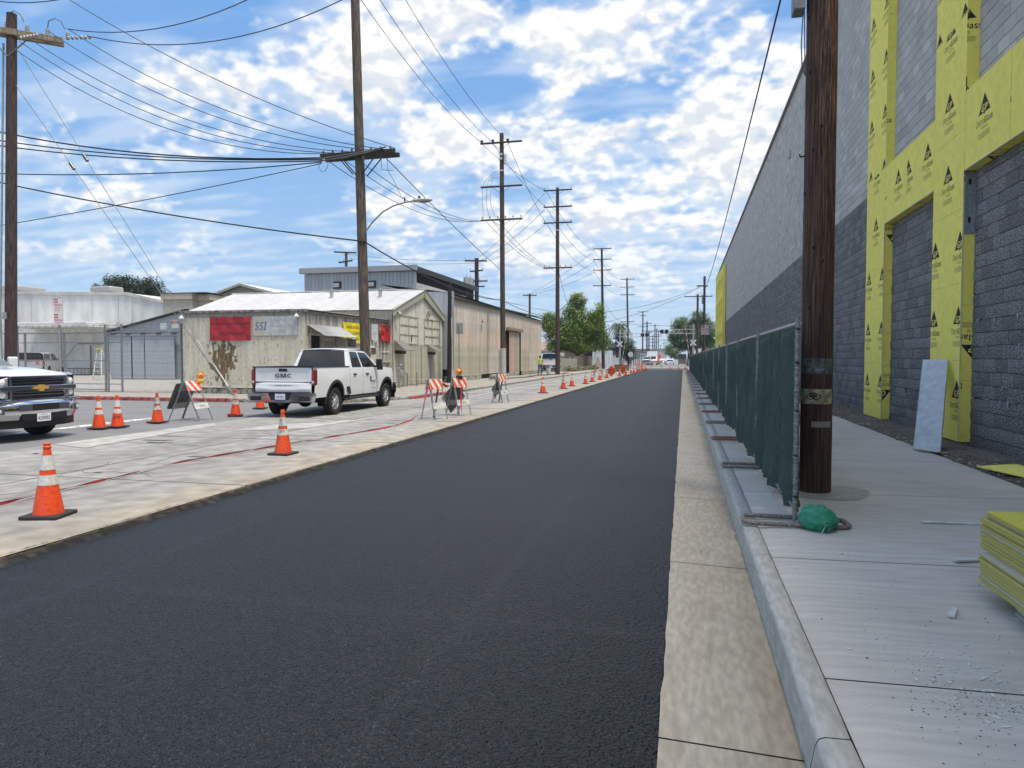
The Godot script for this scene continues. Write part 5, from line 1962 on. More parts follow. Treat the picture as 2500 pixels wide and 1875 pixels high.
func yard() -> void:
	# white flat-roofed building along the back
	var wb := thing("white_warehouse", "big stained white stucco warehouse behind the fenced yard", "building")
	var mb := MB.new()
	mb.col = lin(0.66, 0.66, 0.635)
	var xf := Transform3D(Basis(), Vector3(0, 0, -60))
	mb.poly(PackedVector2Array([Vector2(-95, 0), Vector2(-36, 0), Vector2(-36, 5.0), Vector2(-43.5, 6.5), Vector2(-47.2, 7.35), Vector2(-61, 7.75), Vector2(-95, 8.2)]), xf, 15.0)
	put("wall", mb, M.stucco, wb)
	mb = MB.new()
	mb.col = lin(0.52, 0.51, 0.46)
	for q: Array in [[Vector3(-95, 8.22, -52.45), Vector3(-61, 7.77, -52.45)], [Vector3(-61, 7.77, -52.45), Vector3(-47.2, 7.37, -52.45)], [Vector3(-47.2, 7.37, -52.45), Vector3(-36, 5.02, -52.45)]]:
		var d: Vector3 = q[1] - q[0]
		mb.box((q[0] + q[1]) / 2.0 - Vector3(0, 0.1, 0), Vector3(d.length(), 0.28, 0.16), 0.01, Basis(d.normalized(), Vector3(0, 0, 1).cross(d.normalized()), Vector3(0, 0, 1)))
	put("parapet", mb, M.stucco, wb)
	mb = MB.new()
	mb.col = lin(0.33, 0.33, 0.31)
	for x: float in [-57.5, -54.2, -50.9, -48.1, -46.7]:
		mb.box(Vector3(x, 4.0, -52.49), Vector3(0.025, 6.4, 0.012))
	put("panel_joint", mb, M.stucco, wb)
	mb = MB.new()
	mb.col = lin(0.5, 0.5, 0.48)
	mb.box(Vector3(-50.7, 7.85, -54), Vector3(2.3, 0.5, 1.6), 0.12)
	mb.box(Vector3(-63.5, 8.2, -55), Vector3(7, 0.5, 3), 0.2)
	put("roof_unit", mb, M.galv, wb)
	mb = MB.new()
	mb.col = lin(0.68, 0.68, 0.66)
	mb.box(Vector3(-52.6, 4.5, -50.8), Vector3(8.6, 0.42, 3.2), 0.03)
	put("canopy", mb, M.stucco, wb)
	mb = MB.new()
	mb.col = lin(0.30, 0.29, 0.27)
	mb.box(Vector3(-49.0, 1.4, -52.44), Vector3(0.08, 2.8, 0.1))
	mb.box(Vector3(-51.1, 1.4, -52.44), Vector3(0.08, 2.8, 0.1))
	mb.box(Vector3(-50.4, 2.95, -52.43), Vector3(4.2, 0.08, 0.1))
	put("door_track", mb, M.steel, wb)
	# yard surface, lighter concrete
	var ym := MB.new()
	ym.col = lin(0.42, 0.40, 0.35)
	ym.box(Vector3(-44, 0.17, -39.4), Vector3(46, 0.02, 26))
	structure(put("yard", ym, M.concrete))
	# lean-to shed with big sliding doors
	var sh := thing("tin_shed", "light grey corrugated lean-to shed with sliding doors inside the yard", "shed")
	mb = MB.new()
	mb.col = lin(0.40, 0.42, 0.44)
	mb.poly(PackedVector2Array([Vector2(-39.7, 0.1), Vector2(-33.3, 0.1), Vector2(-33.3, 4.95), Vector2(-39.7, 3.55)]), Transform3D(Basis(), Vector3(0, 0, -45.4)), 6.0)
	put("wall", mb, M.galv, sh)
	for k in 12:
		var w := 6.4 / 12.0
		mb = MB.new()
		var xx := -39.7 + k * w
		mb.grid(14, 3, func(s: float, t: float) -> Vector3:
			var x := s * w
			return Vector3(xx + x, lerpf(2.6, lerpf(3.5, 4.9, (xx + x + 39.7) / 6.4), t), -42.36 + 0.014 * sin(x / 0.09 * TAU)), func(_p, _s, _t): return lin(0.50, 0.53, 0.56))
		put("sheet", mb, M.galv, sh)
	mb = MB.new()
	mb.col = lin(0.05, 0.04, 0.035)
	mb.box(Vector3(-36.5, 4.27, -42.3), Vector3(6.9, 0.12, 0.3), 0.01, Basis(Vector3(0, 0, 1), 0.215))
	put("roof_edge", mb, M.rusty, sh)
	for q: Array in [[-39.5, 1.85], [-37.6, 1.0], [-36.55, 2.4]]:
		mb = corrugated(q[1] - 0.03, 3.0, 0.1, 0.014, func(_p, _s, _t): return lin(0.54, 0.58, 0.62))
		var o := put("sliding_door", mb, M.galv, sh)
		o.position = Vector3(q[0], 0.22, -42.2)
	mb = MB.new()
	mb.col = lin(0.34, 0.35, 0.36)
	mb.box(Vector3(-36.6, 3.27, -42.18), Vector3(6.3, 0.14, 0.12), 0.01)
	mb.col = lin(0.05, 0.05, 0.05)
	for k in 5:
		mb.box(Vector3(-39.1 + k * 1.25, 3.42, -42.1), Vector3(0.4, 0.14, 0.16), 0.03)
	put("door_track", mb, M.steel, sh)
	# little cream cabin on the roof line
	var cb := thing("rooftop_cabin", "peeling cream box cabin standing between the warehouse and the white roof", "cabin")
	mb = MB.new()
	mb.col = lin(0.52, 0.47, 0.38)
	mb.box(Vector3(-36.9, 3.0, -47.0), Vector3(2.55, 6.1, 2.0))
	mb.box(Vector3(-35.1, 3.0, -47.6), Vector3(1.0, 6.0, 2.0))
	put("wall", mb, M.siding, cb)
	mb = MB.new()
	mb.col = lin(0.56, 0.47, 0.36)
	mb.box(Vector3(-36.9, 6.28, -46.95), Vector3(2.75, 0.45, 2.2), 0.02)
	mb.box(Vector3(-35.0, 6.22, -47.5), Vector3(1.2, 0.45, 2.2), 0.02)
	mb.col = lin(0.12, 0.09, 0.08)
	mb.box(Vector3(-36.3, 6.53, -47.0), Vector3(4.0, 0.05, 2.4), 0.01)
	put("cornice", mb, M.siding, cb)
	# chain link fence with razor wire
	var fn_ := thing("chain_link_fence", "grey chain link yard fence topped with razor wire, left of the corner office", "fence")
	var fz := -26.3
	for x: float in [-33.5, -29.62, -29.2, -27.25, -27.03, -24.84, -24.7, -23.98, -20.95]:
		mb = MB.new()
		mb.col = lin(0.34, 0.36, 0.37)
		var tall := 3.15 if x in [-29.62, -24.84, -23.98, -33.5, -20.95] else 2.8
		mb.cyl(Vector3(x, 0.15, fz), Vector3(x, tall, fz), 0.045, 0.045, 8)
		put("post", mb, M.galv, fn_)
	for q: Array in [[2.78, -33.5, -20.95, 0.03], [2.36, -29.5, -23.98, 0.022], [1.55, -29.5, -24.8, 0.022], [0.52, -27.2, -23.98, 0.022], [0.28, -27.2, -24.8, 0.022], [2.95, -33.5, -20.95, 0.008], [3.1, -33.5, -20.95, 0.008]]:
		mb = MB.new()
		mb.col = lin(0.34, 0.36, 0.37)
		mb.cyl(Vector3(q[1], q[0], fz), Vector3(q[2], q[0], fz), q[3], q[3], 6)
		put("rail", mb, M.galv, fn_)
	mb = MB.new()
	mb.col = lin(0.25, 0.25, 0.25)
	razor_loops(mb, fz, -33.4, -21.1, 3.02)
	put("razor_wire", mb, M.steel, fn_)
	mb = MB.new()
	mb.col = lin(0.26, 0.27, 0.28)
	var ps := []
	for k in 40:
		ps.append(Vector3(0.035 if k % 2 else 0.0, 0.18 + k * 0.066, 0))
	mb.tube(ps, 0.0017, 3, false)
	var one := mb.mesh()
	var xs := []
	for k in 180:
		xs.append(Transform3D(Basis(Vector3.UP, PI if k % 2 else 0.0), Vector3(-33.5 + k * 0.07, 0, fz + 0.02)))
	many("chain_link", one, M.galv, xs, [], fn_)
	mb = MB.new()
	mb.col = lin(0.4, 0.41, 0.42)
	for k in 9:
		mb.box(Vector3(-20.9, 0.5 + k * 0.32, fz + 0.06), Vector3(0.14, 0.02, 0.03))
	mb.box(Vector3(-20.84, 1.7, fz + 0.04), Vector3(0.02, 3.0, 0.03))
	mb.cyl(Vector3(-26.7, 2.3, fz - 0.3), Vector3(-27.6, 1.3, fz - 0.3), 0.02, 0.02, 6)
	put("brace", mb, M.galv, fn_)
	# small signs wired to the right end of the fence
	var im := picture(96, 96, Color8(214, 208, 204))
	im.fill_rect(Rect2i(0, 8, 96, 34), Color8(150, 44, 40))
	ink(im, "NOTICE", Vector2(48, 25), 20, Color8(230, 225, 220), 70, true)
	ink(im, "KEEP GATE CLOSED", Vector2(48, 60), 10, Color8(90, 85, 85), 80)
	mb = MB.new()
	panel_uv(mb, look(Vector3.BACK, Vector3(-21.15, 3.12, -26.2)), 0.34, 0.34)
	tag(put("fence_notice", mb, pic_mat(im)), "red and white notice wired to the fence beside the office corner", "sign")
	mb = MB.new()
	mb.col = lin(0.6, 0.64, 0.66)
	mb.box(Vector3(-21.75, 3.02, -26.22), Vector3(0.32, 0.28, 0.04), 0.01)
	tag(put("meter_box", mb, M.plain), "pale blue box fixed on the fence left of the notice", "box")
	# no parking post
	var np := thing("parking_sign", "tall double no parking sign on a grey post by the yard fence", "sign", Vector3(-25.0, 0.16, -24.1))
	mb = MB.new()
	mb.col = lin(0.40, 0.42, 0.43)
	mb.cyl(Vector3(0, 0, 0), Vector3(0, 4.0, 0), 0.045, 0.04, 8)
	put("post", mb, M.galv, np)
	im = picture(96, 256, Color8(205, 196, 194))
	for k in 2:
		var y := 4 + k * 146
		im.fill_rect(Rect2i(4, y, 42, 40), Color8(150, 40, 50))
		ink(im, "NO", Vector2(25, y + 20), 24, Color8(230, 220, 218), 34, true)
		ink(im, "PARKING", Vector2(48, y + 58), 20, Color8(160, 60, 66), 84, true)
		for r in 3 - k:
			im.fill_rect(Rect2i(14, y + 76 + r * 16, 68 - r * 9, 7), Color8(150, 140, 140))
	mb = MB.new()
	var fd := Vector3(0.45, 0, 1.0)
	panel_uv(mb, look(fd, Vector3(0.03, 3.4, 0.07)), 0.34, 1.1)
	put("face", mb, pic_mat(im), np)
	mb = MB.new()
	mb.col = lin(0.4, 0.4, 0.4)
	var lx := look(fd, Vector3(0.024, 3.4, 0.055))
	mb.box(lx.origin, Vector3(0.345, 1.105, 0.01), 0.0, lx.basis)
	put("plate", mb, M.galv, np)
	# ladders
	var sl := thing("step_ladder", "white step ladder with a yellow top leaning at the shed corner", "ladder", Vector3(-39.6, 0.16, -41.4))
	for q: Array in [[Vector3(-0.38, 0, 0.25), Vector3(-0.16, 2.1, 0)], [Vector3(0.38, 0, 0.25), Vector3(0.16, 2.1, 0)], [Vector3(-0.38, 0, -0.6), Vector3(-0.16, 2.1, -0.05)], [Vector3(0.38, 0, -0.6), Vector3(0.16, 2.1, -0.05)]]:
		mb = MB.new()
		mb.col = lin(0.72, 0.72, 0.68)
		mb.tube(q, 0.04, 6)
		put("leg", mb, M.plain, sl)
	for k in 6:
		mb = MB.new()
		mb.col = lin(0.7, 0.7, 0.66)
		var t := 0.12 + k * 0.15
		mb.box(Vector3(0, 2.1 * t, 0.25 * (1 - t)), Vector3(0.76 - 0.44 * t, 0.04, 0.1))
		put("step", mb, M.plain, sl)
	mb = MB.new()
	mb.col = lin(0.75, 0.55, 0.04)
	mb.box(Vector3(0, 2.14, 0), Vector3(0.42, 0.08, 0.24), 0.02)
	put("top_cap", mb, M.plain, sl)
	var ld := thing("long_ladder", "rusty brown ladder lying on its side at the foot of the white warehouse", "ladder", Vector3(-50.9, 0.15, -51.6))
	for y: float in [0.06, 0.62]:
		mb = MB.new()
		mb.col = lin(0.25, 0.18, 0.11)
		mb.box(Vector3(0, y, 0), Vector3(3.7, 0.09, 0.05))
		put("rail", mb, M.bark, ld)
	for k in 9:
		mb = MB.new()
		mb.col = lin(0.25, 0.19, 0.13)
		mb.cyl(Vector3(-1.6 + k * 0.4, 0.06, 0), Vector3(-1.6 + k * 0.4, 0.62, 0), 0.02, 0.02, 6)
		put("rung", mb, M.bark, ld)


# ---------------------------------------------------------------- utility poles
func arm_part(t: Node3D, y: float, half: float, at: Vector3, shift := 0.0, turn := 0.0, pins := 4, brace := 0.7, size := 0.12) -> void:
	var bs := Basis(Vector3.UP, turn)
	var mb := MB.new()
	mb.col = lin(0.075, 0.052, 0.042)
	mb.box(at + bs * Vector3(shift, 0, 0.17) + Vector3(0, y, 0), Vector3(half * 2.0, size, size * 0.85), 0.01, bs)
	put("crossarm", mb, M.bark, t)
	mb = MB.new()
	mb.col = lin(0.10, 0.095, 0.09)
	if brace > 0.0:
		for s: float in [-1.0, 1.0]:
			mb.tube([at + bs * Vector3(s * brace + shift * 0.5, -0.05, 0.24) + Vector3(0, y, 0), at + Vector3(0, y - brace * 0.75, 0.16)], 0.016, 5)
		put("brace", mb, M.steel, t)
	for k in pins:
		var x := shift + half * (-0.93 + 1.86 * k / maxf(pins - 1, 1))
		if absf(x) < 0.25:
			continue
		mb = MB.new()
		mb.col = lin(0.20, 0.17, 0.15)
		mb.lathe([Vector2(0.02, 0.0), Vector2(0.02, 0.09), Vector2(0.06, 0.11), Vector2(0.05, 0.17), Vector2(0.03, 0.2), Vector2(0.0, 0.21)], at + bs * Vector3(x, 0, 0.17) + Vector3(0, y + size * 0.5, 0), 8)
		put("insulator", mb, M.lens, t)


func pole(label: String, base: Vector3, top: float, lean: Vector2, r0: float, r1: float, col: Color) -> Node3D:
	var t := thing("utility_pole", label, "utility pole", base)
	var mb := MB.new()
	mb.col = col
	var n := 8
	for i in n:
		var a := float(i) / n
		var b := float(i + 1) / n
		mb.uo = Vector2(base.x, a * top)
		mb.cyl(Vector3(lean.x * a, top * a - 0.1, lean.y * a), Vector3(lean.x * b, top * b - 0.1, lean.y * b), lerpf(r0, r1, a), lerpf(r0, r1, b), 14, i == n - 1)
	put("shaft", mb, M.wood, t)
	return t


func poles() -> void:
	var brown := lin(0.125, 0.083, 0.062)
	var mb: MB
	# left corner pole
	var p0 := pole("tall utility pole at the left edge of the picture, in front of the yard fence", Vector3(-27.8, 0.15, -24.3), 15.9, Vector2(0.55, 0), 0.24, 0.19, lin(0.10, 0.062, 0.048))
	var at := Vector3(0.5, 0, 0)
	for s: float in [-0.17, 0.17]:
		mb = MB.new()
		mb.col = lin(0.27, 0.22, 0.16)
		mb.box(at + Basis(Vector3.UP, 0.7) * Vector3(-0.25, 0, s) + Vector3(0, 15.0, 0), Vector3(4.2, 0.26, 0.15), 0.02, Basis(Vector3.UP, 0.7))
		put("crossarm", mb, M.bark, p0)
	for k in 6:
		var q := at + Basis(Vector3.UP, 0.7) * Vector3(-1.6 + k * 0.72, 0, 0.0) + Vector3(0, 15.13, 0)
		mb = MB.new()
		mb.col = lin(0.40, 0.41, 0.40)
		mb.lathe([Vector2(0.03, 0), Vector2(0.09, 0.05), Vector2(0.05, 0.09), Vector2(0.09, 0.13), Vector2(0.05, 0.17), Vector2(0.09, 0.21), Vector2(0.05, 0.25), Vector2(0.08, 0.29), Vector2(0.02, 0.34), Vector2(0.0, 0.36)], q, 10)
		put("insulator", mb, M.lens, p0)
		if k % 2 == 0:
			mb = MB.new()
			mb.col = lin(0.16, 0.17, 0.16)
			mb.tube([q + Vector3(0, 0.34, 0), q + Vector3(0.12, 0.62, 0.05), q + Vector3(0.4, 0.72, 0.0), q + Vector3(0.62, 0.6, -0.1), q + Vector3(0.70, 0.32, -0.19)], 0.022, 5)
			put("jumper", mb, M.cable, p0)
	for q: Array in [[Vector3(2.65, 14.9, -0.7), Vector3(3.5, 14.95, -0.95)], [Vector3(1.1, 14.72, 0.1), Vector3(1.7, 14.85, -0.1)], [Vector3(-0.3, 14.6, 0.3), Vector3(-0.9, 14.7, 0.5)]]:
		mb = MB.new()
		mb.col = lin(0.28, 0.25, 0.22)
		for k in 6:
			var c: Vector3 = lerp(q[0], q[1], k / 5.0)
			mb.ball(c, Vector3(0.07, 0.09, 0.07), 7, 5)
		put("insulator", mb, M.lens, p0)
	for s: float in [-0.9, 0.9]:
		mb = MB.new()
		mb.col = lin(0.2, 0.18, 0.15)
		mb.tube([at + Vector3(s, 14.9, -s * 0.28 + 0.1), at + Vector3(0, 14.0, 0.18)], 0.03, 5)
		put("brace", mb, M.steel, p0)
	mb = MB.new()
	mb.col = lin(0.30, 0.33, 0.33)
	mb.tube([Vector3(-0.3, 0.2, 0.1), Vector3(-0.32, 3.8, 0.1), Vector3(-0.27, 4.2, 0.1), Vector3(0.2, 14.6, 0.1)], 0.04, 6)
	put("conduit", mb, M.plain, p0)
	mb = MB.new()
	mb.col = lin(0.4, 0.4, 0.4)
	mb.box(Vector3(0.05, 3.3, 0.24), Vector3(0.2, 0.28, 0.03))
	mb.box(Vector3(-0.1, 1.75, 0.245), Vector3(0.08, 0.3, 0.02))
	put("metal_plate", mb, M.steel, p0)

	# corner pole with the streetlight
	var p1 := pole("tall utility pole with a streetlight arm behind the white pickup", Vector3(-12.03, 0.15, -25.6), 18.0, Vector2(-0.42, 0), 0.205, 0.165, lin(0.17, 0.13, 0.10))
	for z: float in [0.0, -0.42]:
		mb = MB.new()
		mb.col = lin(0.045, 0.038, 0.035)
		mb.box(Vector3(-0.22, 9.36 - 0.03 * (1.0 if z < 0 else 0.0), 0.2 + z), Vector3(3.1, 0.16, 0.14), 0.01)
		put("crossarm", mb, M.bark, p1)
	for s: float in [-1.0, 1.0]:
		for z: float in [0.22, -0.28]:
			mb = MB.new()
			mb.col = lin(0.05, 0.045, 0.045)
			mb.tube([Vector3(-0.22 + s * 0.82, 9.3, z), Vector3(-0.22 + s * 0.2, 8.6, z * 0.8)], 0.025, 5)
			put("brace", mb, M.steel, p1)
	for k in 8:
		mb = MB.new()
		mb.col = lin(0.13, 0.12, 0.11)
		mb.lathe([Vector2(0.02, 0), Vector2(0.05, 0.06), Vector2(0.03, 0.12), Vector2(0.0, 0.15)], Vector3(-1.65 + k * 0.4, 9.44, 0.2), 7)
		put("insulator", mb, M.lens, p1)
	mb = MB.new()
	mb.col = lin(0.10, 0.095, 0.09)
	mb.tube([Vector3(-1.72, 9.35, 0.3), Vector3(-1.78, 8.95, 0.34), Vector3(-1.66, 8.72, 0.36), Vector3(-1.5, 8.74, 0.36), Vector3(-1.38, 8.95, 0.34), Vector3(-1.42, 9.3, 0.3)], 0.012, 5)
	mb.tube([Vector3(-1.8, 9.22, 0.32), Vector3(-0.6, 9.3, 0.34), Vector3(0.4, 9.4, 0.34), Vector3(1.0, 9.5, 0.3)], 0.03, 5)
	mb.tube([Vector3(-1.8, 9.15, 0.3), Vector3(-0.7, 9.2, 0.36), Vector3(0.3, 9.33, 0.36), Vector3(0.7, 9.42, 0.3)], 0.03, 5)
	mb.tube([Vector3(1.0, 9.2, 0.2), Vector3(1.05, 8.6, 0.2), Vector3(1.25, 8.3, 0.2), Vector3(1.62, 7.55, 0.2)], 0.01, 5)
	mb.tube([Vector3(0.75, 9.2, 0.2), Vector3(0.78, 8.7, 0.2), Vector3(0.95, 8.66, 0.2), Vector3(1.25, 8.62, 0.2)], 0.012, 5)
	put("loose_wire", mb, M.cable, p1)
	var arm := MB.new()
	arm.col = lin(0.42, 0.43, 0.43)
	arm.tube([Vector3(0.1, 6.45, 0.1), Vector3(0.35, 6.75, 0.1), Vector3(0.75, 7.1, 0.1), Vector3(1.2, 7.32, 0.1), Vector3(1.7, 7.43, 0.1), Vector3(2.1, 7.47, 0.1)], 0.032, 8)
	put("light_arm", arm, M.galv, p1)
	mb = MB.new()
	mb.col = lin(0.43, 0.44, 0.42)
	mb.ball(Vector3(2.4, 7.47, 0.1), Vector3(0.4, 0.075, 0.17), 14, 8)
	mb.box(Vector3(2.15, 7.47, 0.1), Vector3(0.3, 0.11, 0.16), 0.03)
	var lh := put("lamp_head", mb, M.plain, p1)
	mb = MB.new()
	mb.col = lin(0.16, 0.16, 0.15)
	mb.ball(Vector3(2.46, 7.42, 0.1), Vector3(0.24, 0.05, 0.12), 12, 6)
	put("lens", mb, M.lens, lh)
	mb = MB.new()
	mb.col = lin(0.05, 0.06, 0.08)
	mb.cyl(Vector3(2.26, 7.53, 0.1), Vector3(2.26, 7.63, 0.1), 0.05, 0.05, 8)
	mb.cyl(Vector3(1.68, 7.46, 0.1), Vector3(1.66, 7.62, 0.1), 0.03, 0.03, 6)
	put("photocell", mb, M.plastic, lh)

	# line of three-arm poles down the left walk
	var p2 := pole("weathered three-armed utility pole by the corrugated shed, white painted foot", Vector3(-12.9, 0.15, -50.6), 17.95, Vector2(-0.1, 0), 0.2, 0.15, brown)
	arm_part(p2, 17.15, 1.56, Vector3(-0.1, 0, 0), 0.0, 0.0, 0)
	arm_part(p2, 14.0, 1.56, Vector3(-0.08, 0, 0), 0.0, 0.0, 0)
	arm_part(p2, 11.6, 1.56, Vector3(-0.07, 0, 0), 0.0, 0.0, 6)
	for x: float in [-1.45, -0.62, 0.5]:
		mb = MB.new()
		mb.col = lin(0.06, 0.075, 0.075)
		mb.ball(Vector3(x - 0.1, 17.32, 0.17), Vector3(0.12, 0.11, 0.12), 9, 6)
		put("insulator", mb, M.lens, p2)
	mb = MB.new()
	mb.col = lin(0.62, 0.63, 0.62)
	mb.cyl(Vector3(0.22, 15.6, 0.16), Vector3(0.22, 16.25, 0.16), 0.11, 0.11, 10)
	mb.box(Vector3(-0.08, 16.3, 0.2), Vector3(0.14, 0.16, 0.08))
	mb.box(Vector3(-0.08, 16.0, 0.2), Vector3(0.14, 0.16, 0.08))
	mb.cyl(Vector3(-0.09, 15.1, 0), Vector3(-0.09, 15.2, 0), 0.175, 0.175, 12)
	put("fuse_case", mb, M.plain, p2)
	mb = MB.new()
	mb.col = lin(0.5, 0.49, 0.45)
	mb.cyl(Vector3(0, 0, 0), Vector3(-0.01, 2.25, 0), 0.225, 0.215, 14)
	put("foot_sleeve", mb, M.plain, p2)
	mb = MB.new()
	mb.col = lin(0.6, 0.6, 0.58)
	mb.tube([Vector3(-0.3, 0, 0.05), Vector3(-0.3, 2.2, 0.05)], 0.06, 6)
	put("conduit", mb, M.plain, p2)
	mb = MB.new()
	mb.col = lin(0.22, 0.2, 0.19)
	for k in 3:
		mb.tube([Vector3(-0.3, 15.2 - k * 0.25, 0.1), Vector3(-0.8 - 0.2 * (2 - k), 14.6, 0.2), Vector3(-1.5 + 0.33 * k, 14.0, 0.2), Vector3(-1.5 + 0.3 * k, 12.8, 0.2), Vector3(-1.42 + 0.45 * k, 11.7, 0.2)], 0.014, 4)
	put("jumper", mb, M.cable, p2)

	var p3 := pole("dark four-armed utility pole standing on the walk before the big leafy tree", Vector3(-11.3, 0.15, -64.7), 17.2, Vector2(-0.05, 0), 0.22, 0.14, lin(0.11, 0.066, 0.055))
	for y: float in [16.85, 15.35, 13.9, 9.8]:
		arm_part(p3, y, 1.32, Vector3(-0.04, 0, 0), 0.05, 0.0, 2 if y > 10 else 6, 0.6)
	mb = MB.new()
	mb.col = lin(0.6, 0.6, 0.5)
	mb.cyl(Vector3(-0.04, 13.2, 0), Vector3(-0.04, 13.3, 0), 0.17, 0.17, 12)
	put("band", mb, M.plain, p3)
	mb = MB.new()
	mb.col = lin(0.25, 0.26, 0.26)
	mb.tube([Vector3(0, 5.6, 0.1), Vector3(0.4, 6.1, 0.1), Vector3(0.9, 6.5, 0.1), Vector3(2.1, 6.85, 0.1)], 0.03, 6)
	mb.ball(Vector3(2.45, 6.86, 0.1), Vector3(0.4, 0.07, 0.15), 10, 6)
	put("light_arm", mb, M.galv, p3)
	var p4 := pole("third pole in line, dark, behind the orange roadwork signs", Vector3(-11.1, 0.15, -101.3), 17.2, Vector2(-0.3, 0), 0.24, 0.14, lin(0.06, 0.036, 0.033))
	for y: float in [17.0, 15.5, 14.0, 11.8]:
		arm_part(p4, y, 1.3, Vector3(-0.25, 0, 0), 0.05, 0.0, 2, 0.6)
	mb = MB.new()
	mb.col = lin(0.25, 0.26, 0.26)
	mb.tube([Vector3(0, 4.6, 0.1), Vector3(0.6, 5.6, 0.1), Vector3(1.6, 6.1, 0.1), Vector3(2.9, 6.2, 0.1)], 0.03, 6)
	put("light_arm", mb, M.galv, p4)
	var p5 := pole("fourth pole in line, slim, beyond the palm", Vector3(-10.4, 0.15, -139.4), 17.2, Vector2(-0.4, 0), 0.22, 0.14, lin(0.06, 0.04, 0.036))
	for y: float in [16.8, 15.3, 13.8, 8.6]:
		arm_part(p5, y, 1.3, Vector3(-0.3, 0, 0), 0.05, 0.0, 2, 0.6)
	var p6 := pole("fifth pole in line with three short arms left of the crossing lights", Vector3(-11, 0.15, -199), 14.6, Vector2(0, 0), 0.22, 0.15, lin(0.06, 0.045, 0.04))
	for q: Array in [[14.3, 1.55], [13.3, 0.9], [10.2, 1.5]]:
		arm_part(p6, q[0], q[1], Vector3.ZERO, 0.0, 0.0, 4, 0.5)
	var k := 0
	for q: Array in [[1580.7, 226, 13.2, "pole just right of the fifth, beyond the second crossing light"], [1585.7, 262, 11.6, "thin far pole with one low arm, second after the fifth"], [1595.0, 296, 11.2, "stubby far pole with a shaggy foot"], [1600.0, 318, 16.6, "tallest far pole in the distant row"], [1604.0, 360, 16.5, "far pole with two arms right of the tallest"], [1608.5, 400, 17.0, "far pole with a wide low arm"], [1622.0, 520, 15.5, "distant pole before the small round tree"], [1614.0, 600, 13.0, "most distant pole of the row"]]:
		var zc: float = q[1]
		var x: float = (q[0] - 1669.0) * 0.972 * zc / 1733.0
		var pf := pole(q[3], Vector3(x, 0.1, -zc), q[2], Vector2.ZERO, 0.28, 0.2, lin(0.07, 0.055, 0.05))
		for j in 2 + k % 2:
			arm_part(pf, q[2] - 0.7 - j * 2.4, 1.5 if j != 1 else 1.9, Vector3.ZERO, 0.2 * j, 0.0, 0, 0.0, 0.2)
		k += 1
	# poles beyond the roofs
	var b1 := pole("pole top with two arms above the tall metal shed", Vector3(-37.65, 0, -75), 13.9, Vector2.ZERO, 0.2, 0.16, lin(0.16, 0.15, 0.14))
	arm_part(b1, 13.75, 1.25, Vector3.ZERO, -0.1, 0.5, 2, 0.5, 0.16)
	arm_part(b1, 12.7, 1.3, Vector3.ZERO, 0.1, -0.5, 4, 0.4, 0.16)
	var b2 := pole("pole with grey transformer cans behind the dark open roof", Vector3(-22.1, 0, -75), 12.7, Vector2.ZERO, 0.26, 0.22, lin(0.085, 0.05, 0.042))
	arm_part(b2, 12.3, 1.2, Vector3.ZERO, -0.1, 0.3, 6, 0.6, 0.16)
	arm_part(b2, 11.2, 0.9, Vector3.ZERO, 0.1, -0.4, 3, 0.4, 0.14)
	arm_part(b2, 10.1, 0.9, Vector3.ZERO, 0.3, 0.2, 3, 0.4, 0.14)
	arm_part(b2, 9.5, 0.6, Vector3.ZERO, 0.3, 0.2, 0, 0.0, 0.14)
	for q: Array in [[-1.05, 9.9, 0.3], [-0.65, 9.8, 0.15]]:
		mb = MB.new()
		mb.col = lin(0.42, 0.43, 0.43)
		mb.cyl(Vector3(q[0], q[1] - 0.65, q[2]), Vector3(q[0], q[1] + 0.6, q[2]), 0.36, 0.36, 14)
		mb.cyl(Vector3(q[0], q[1] + 0.6, q[2]), Vector3(q[0], q[1] + 0.9, q[2]), 0.06, 0.05, 8)
		put("transformer", mb, M.plain, b2)
	var b3 := pole("slim pole with one arm above the corrugated roof", Vector3(-23.7, 0, -110), 11.95, Vector2.ZERO, 0.2, 0.16, lin(0.10, 0.085, 0.08))
	arm_part(b3, 11.6, 1.1, Vector3.ZERO, 0.0, 0.2, 4, 0.5, 0.16)
	# stub by the gabled shop
	var st := thing("pole_stub", "blackened cut-off pole stub between the gabled shop and the corrugated shed", "pole", Vector3(-13.9, 0.15, -41.2))
	mb = MB.new()
	mb.col = lin(0.035, 0.03, 0.028)
	mb.cyl(Vector3(0, 0, 0), Vector3(0.06, 6.05, 0), 0.14, 0.115, 12)
	put("shaft", mb, M.wood, st)
	mb = MB.new()
	mb.col = lin(0.6, 0.6, 0.58)
	mb.tube([Vector3(0.22, 0, 0.05), Vector3(0.22, 1.6, 0.05), Vector3(0.18, 4.0, 0.05)], 0.035, 6)
	put("conduit", mb, M.plain, st)
	# blank sign post beside it
	var sp := thing("street_sign", "grey street sign seen from behind, beside the blackened stub", "sign", Vector3(-13.2, 0.15, -41.0))
	mb = MB.new()
	mb.col = lin(0.30, 0.36, 0.37)
	mb.cyl(Vector3.ZERO, Vector3(0, 3.5, 0), 0.035, 0.035, 8)
	put("post", mb, M.galv, sp)
	mb = MB.new()
	mb.col = lin(0.36, 0.40, 0.40)
	mb.box(Vector3(0.02, 3.3, -0.05), Vector3(0.42, 0.68, 0.012), 0.004, Basis(Vector3.UP, 0.4))
	put("plate", mb, M.galv, sp)
	# far poles on the right walk
	var r1 := pole("dark utility pole at the far end of the green fence, lamp arm to the left", Vector3(3.15, 0.15, -118), 14.7, Vector2.ZERO, 0.22, 0.18, lin(0.05, 0.036, 0.033))
	mb = MB.new()
	mb.col = lin(0.06, 0.06, 0.065)
	mb.box(Vector3(-0.5, 13.1, 0), Vector3(1.4, 0.22, 0.3), 0.06)
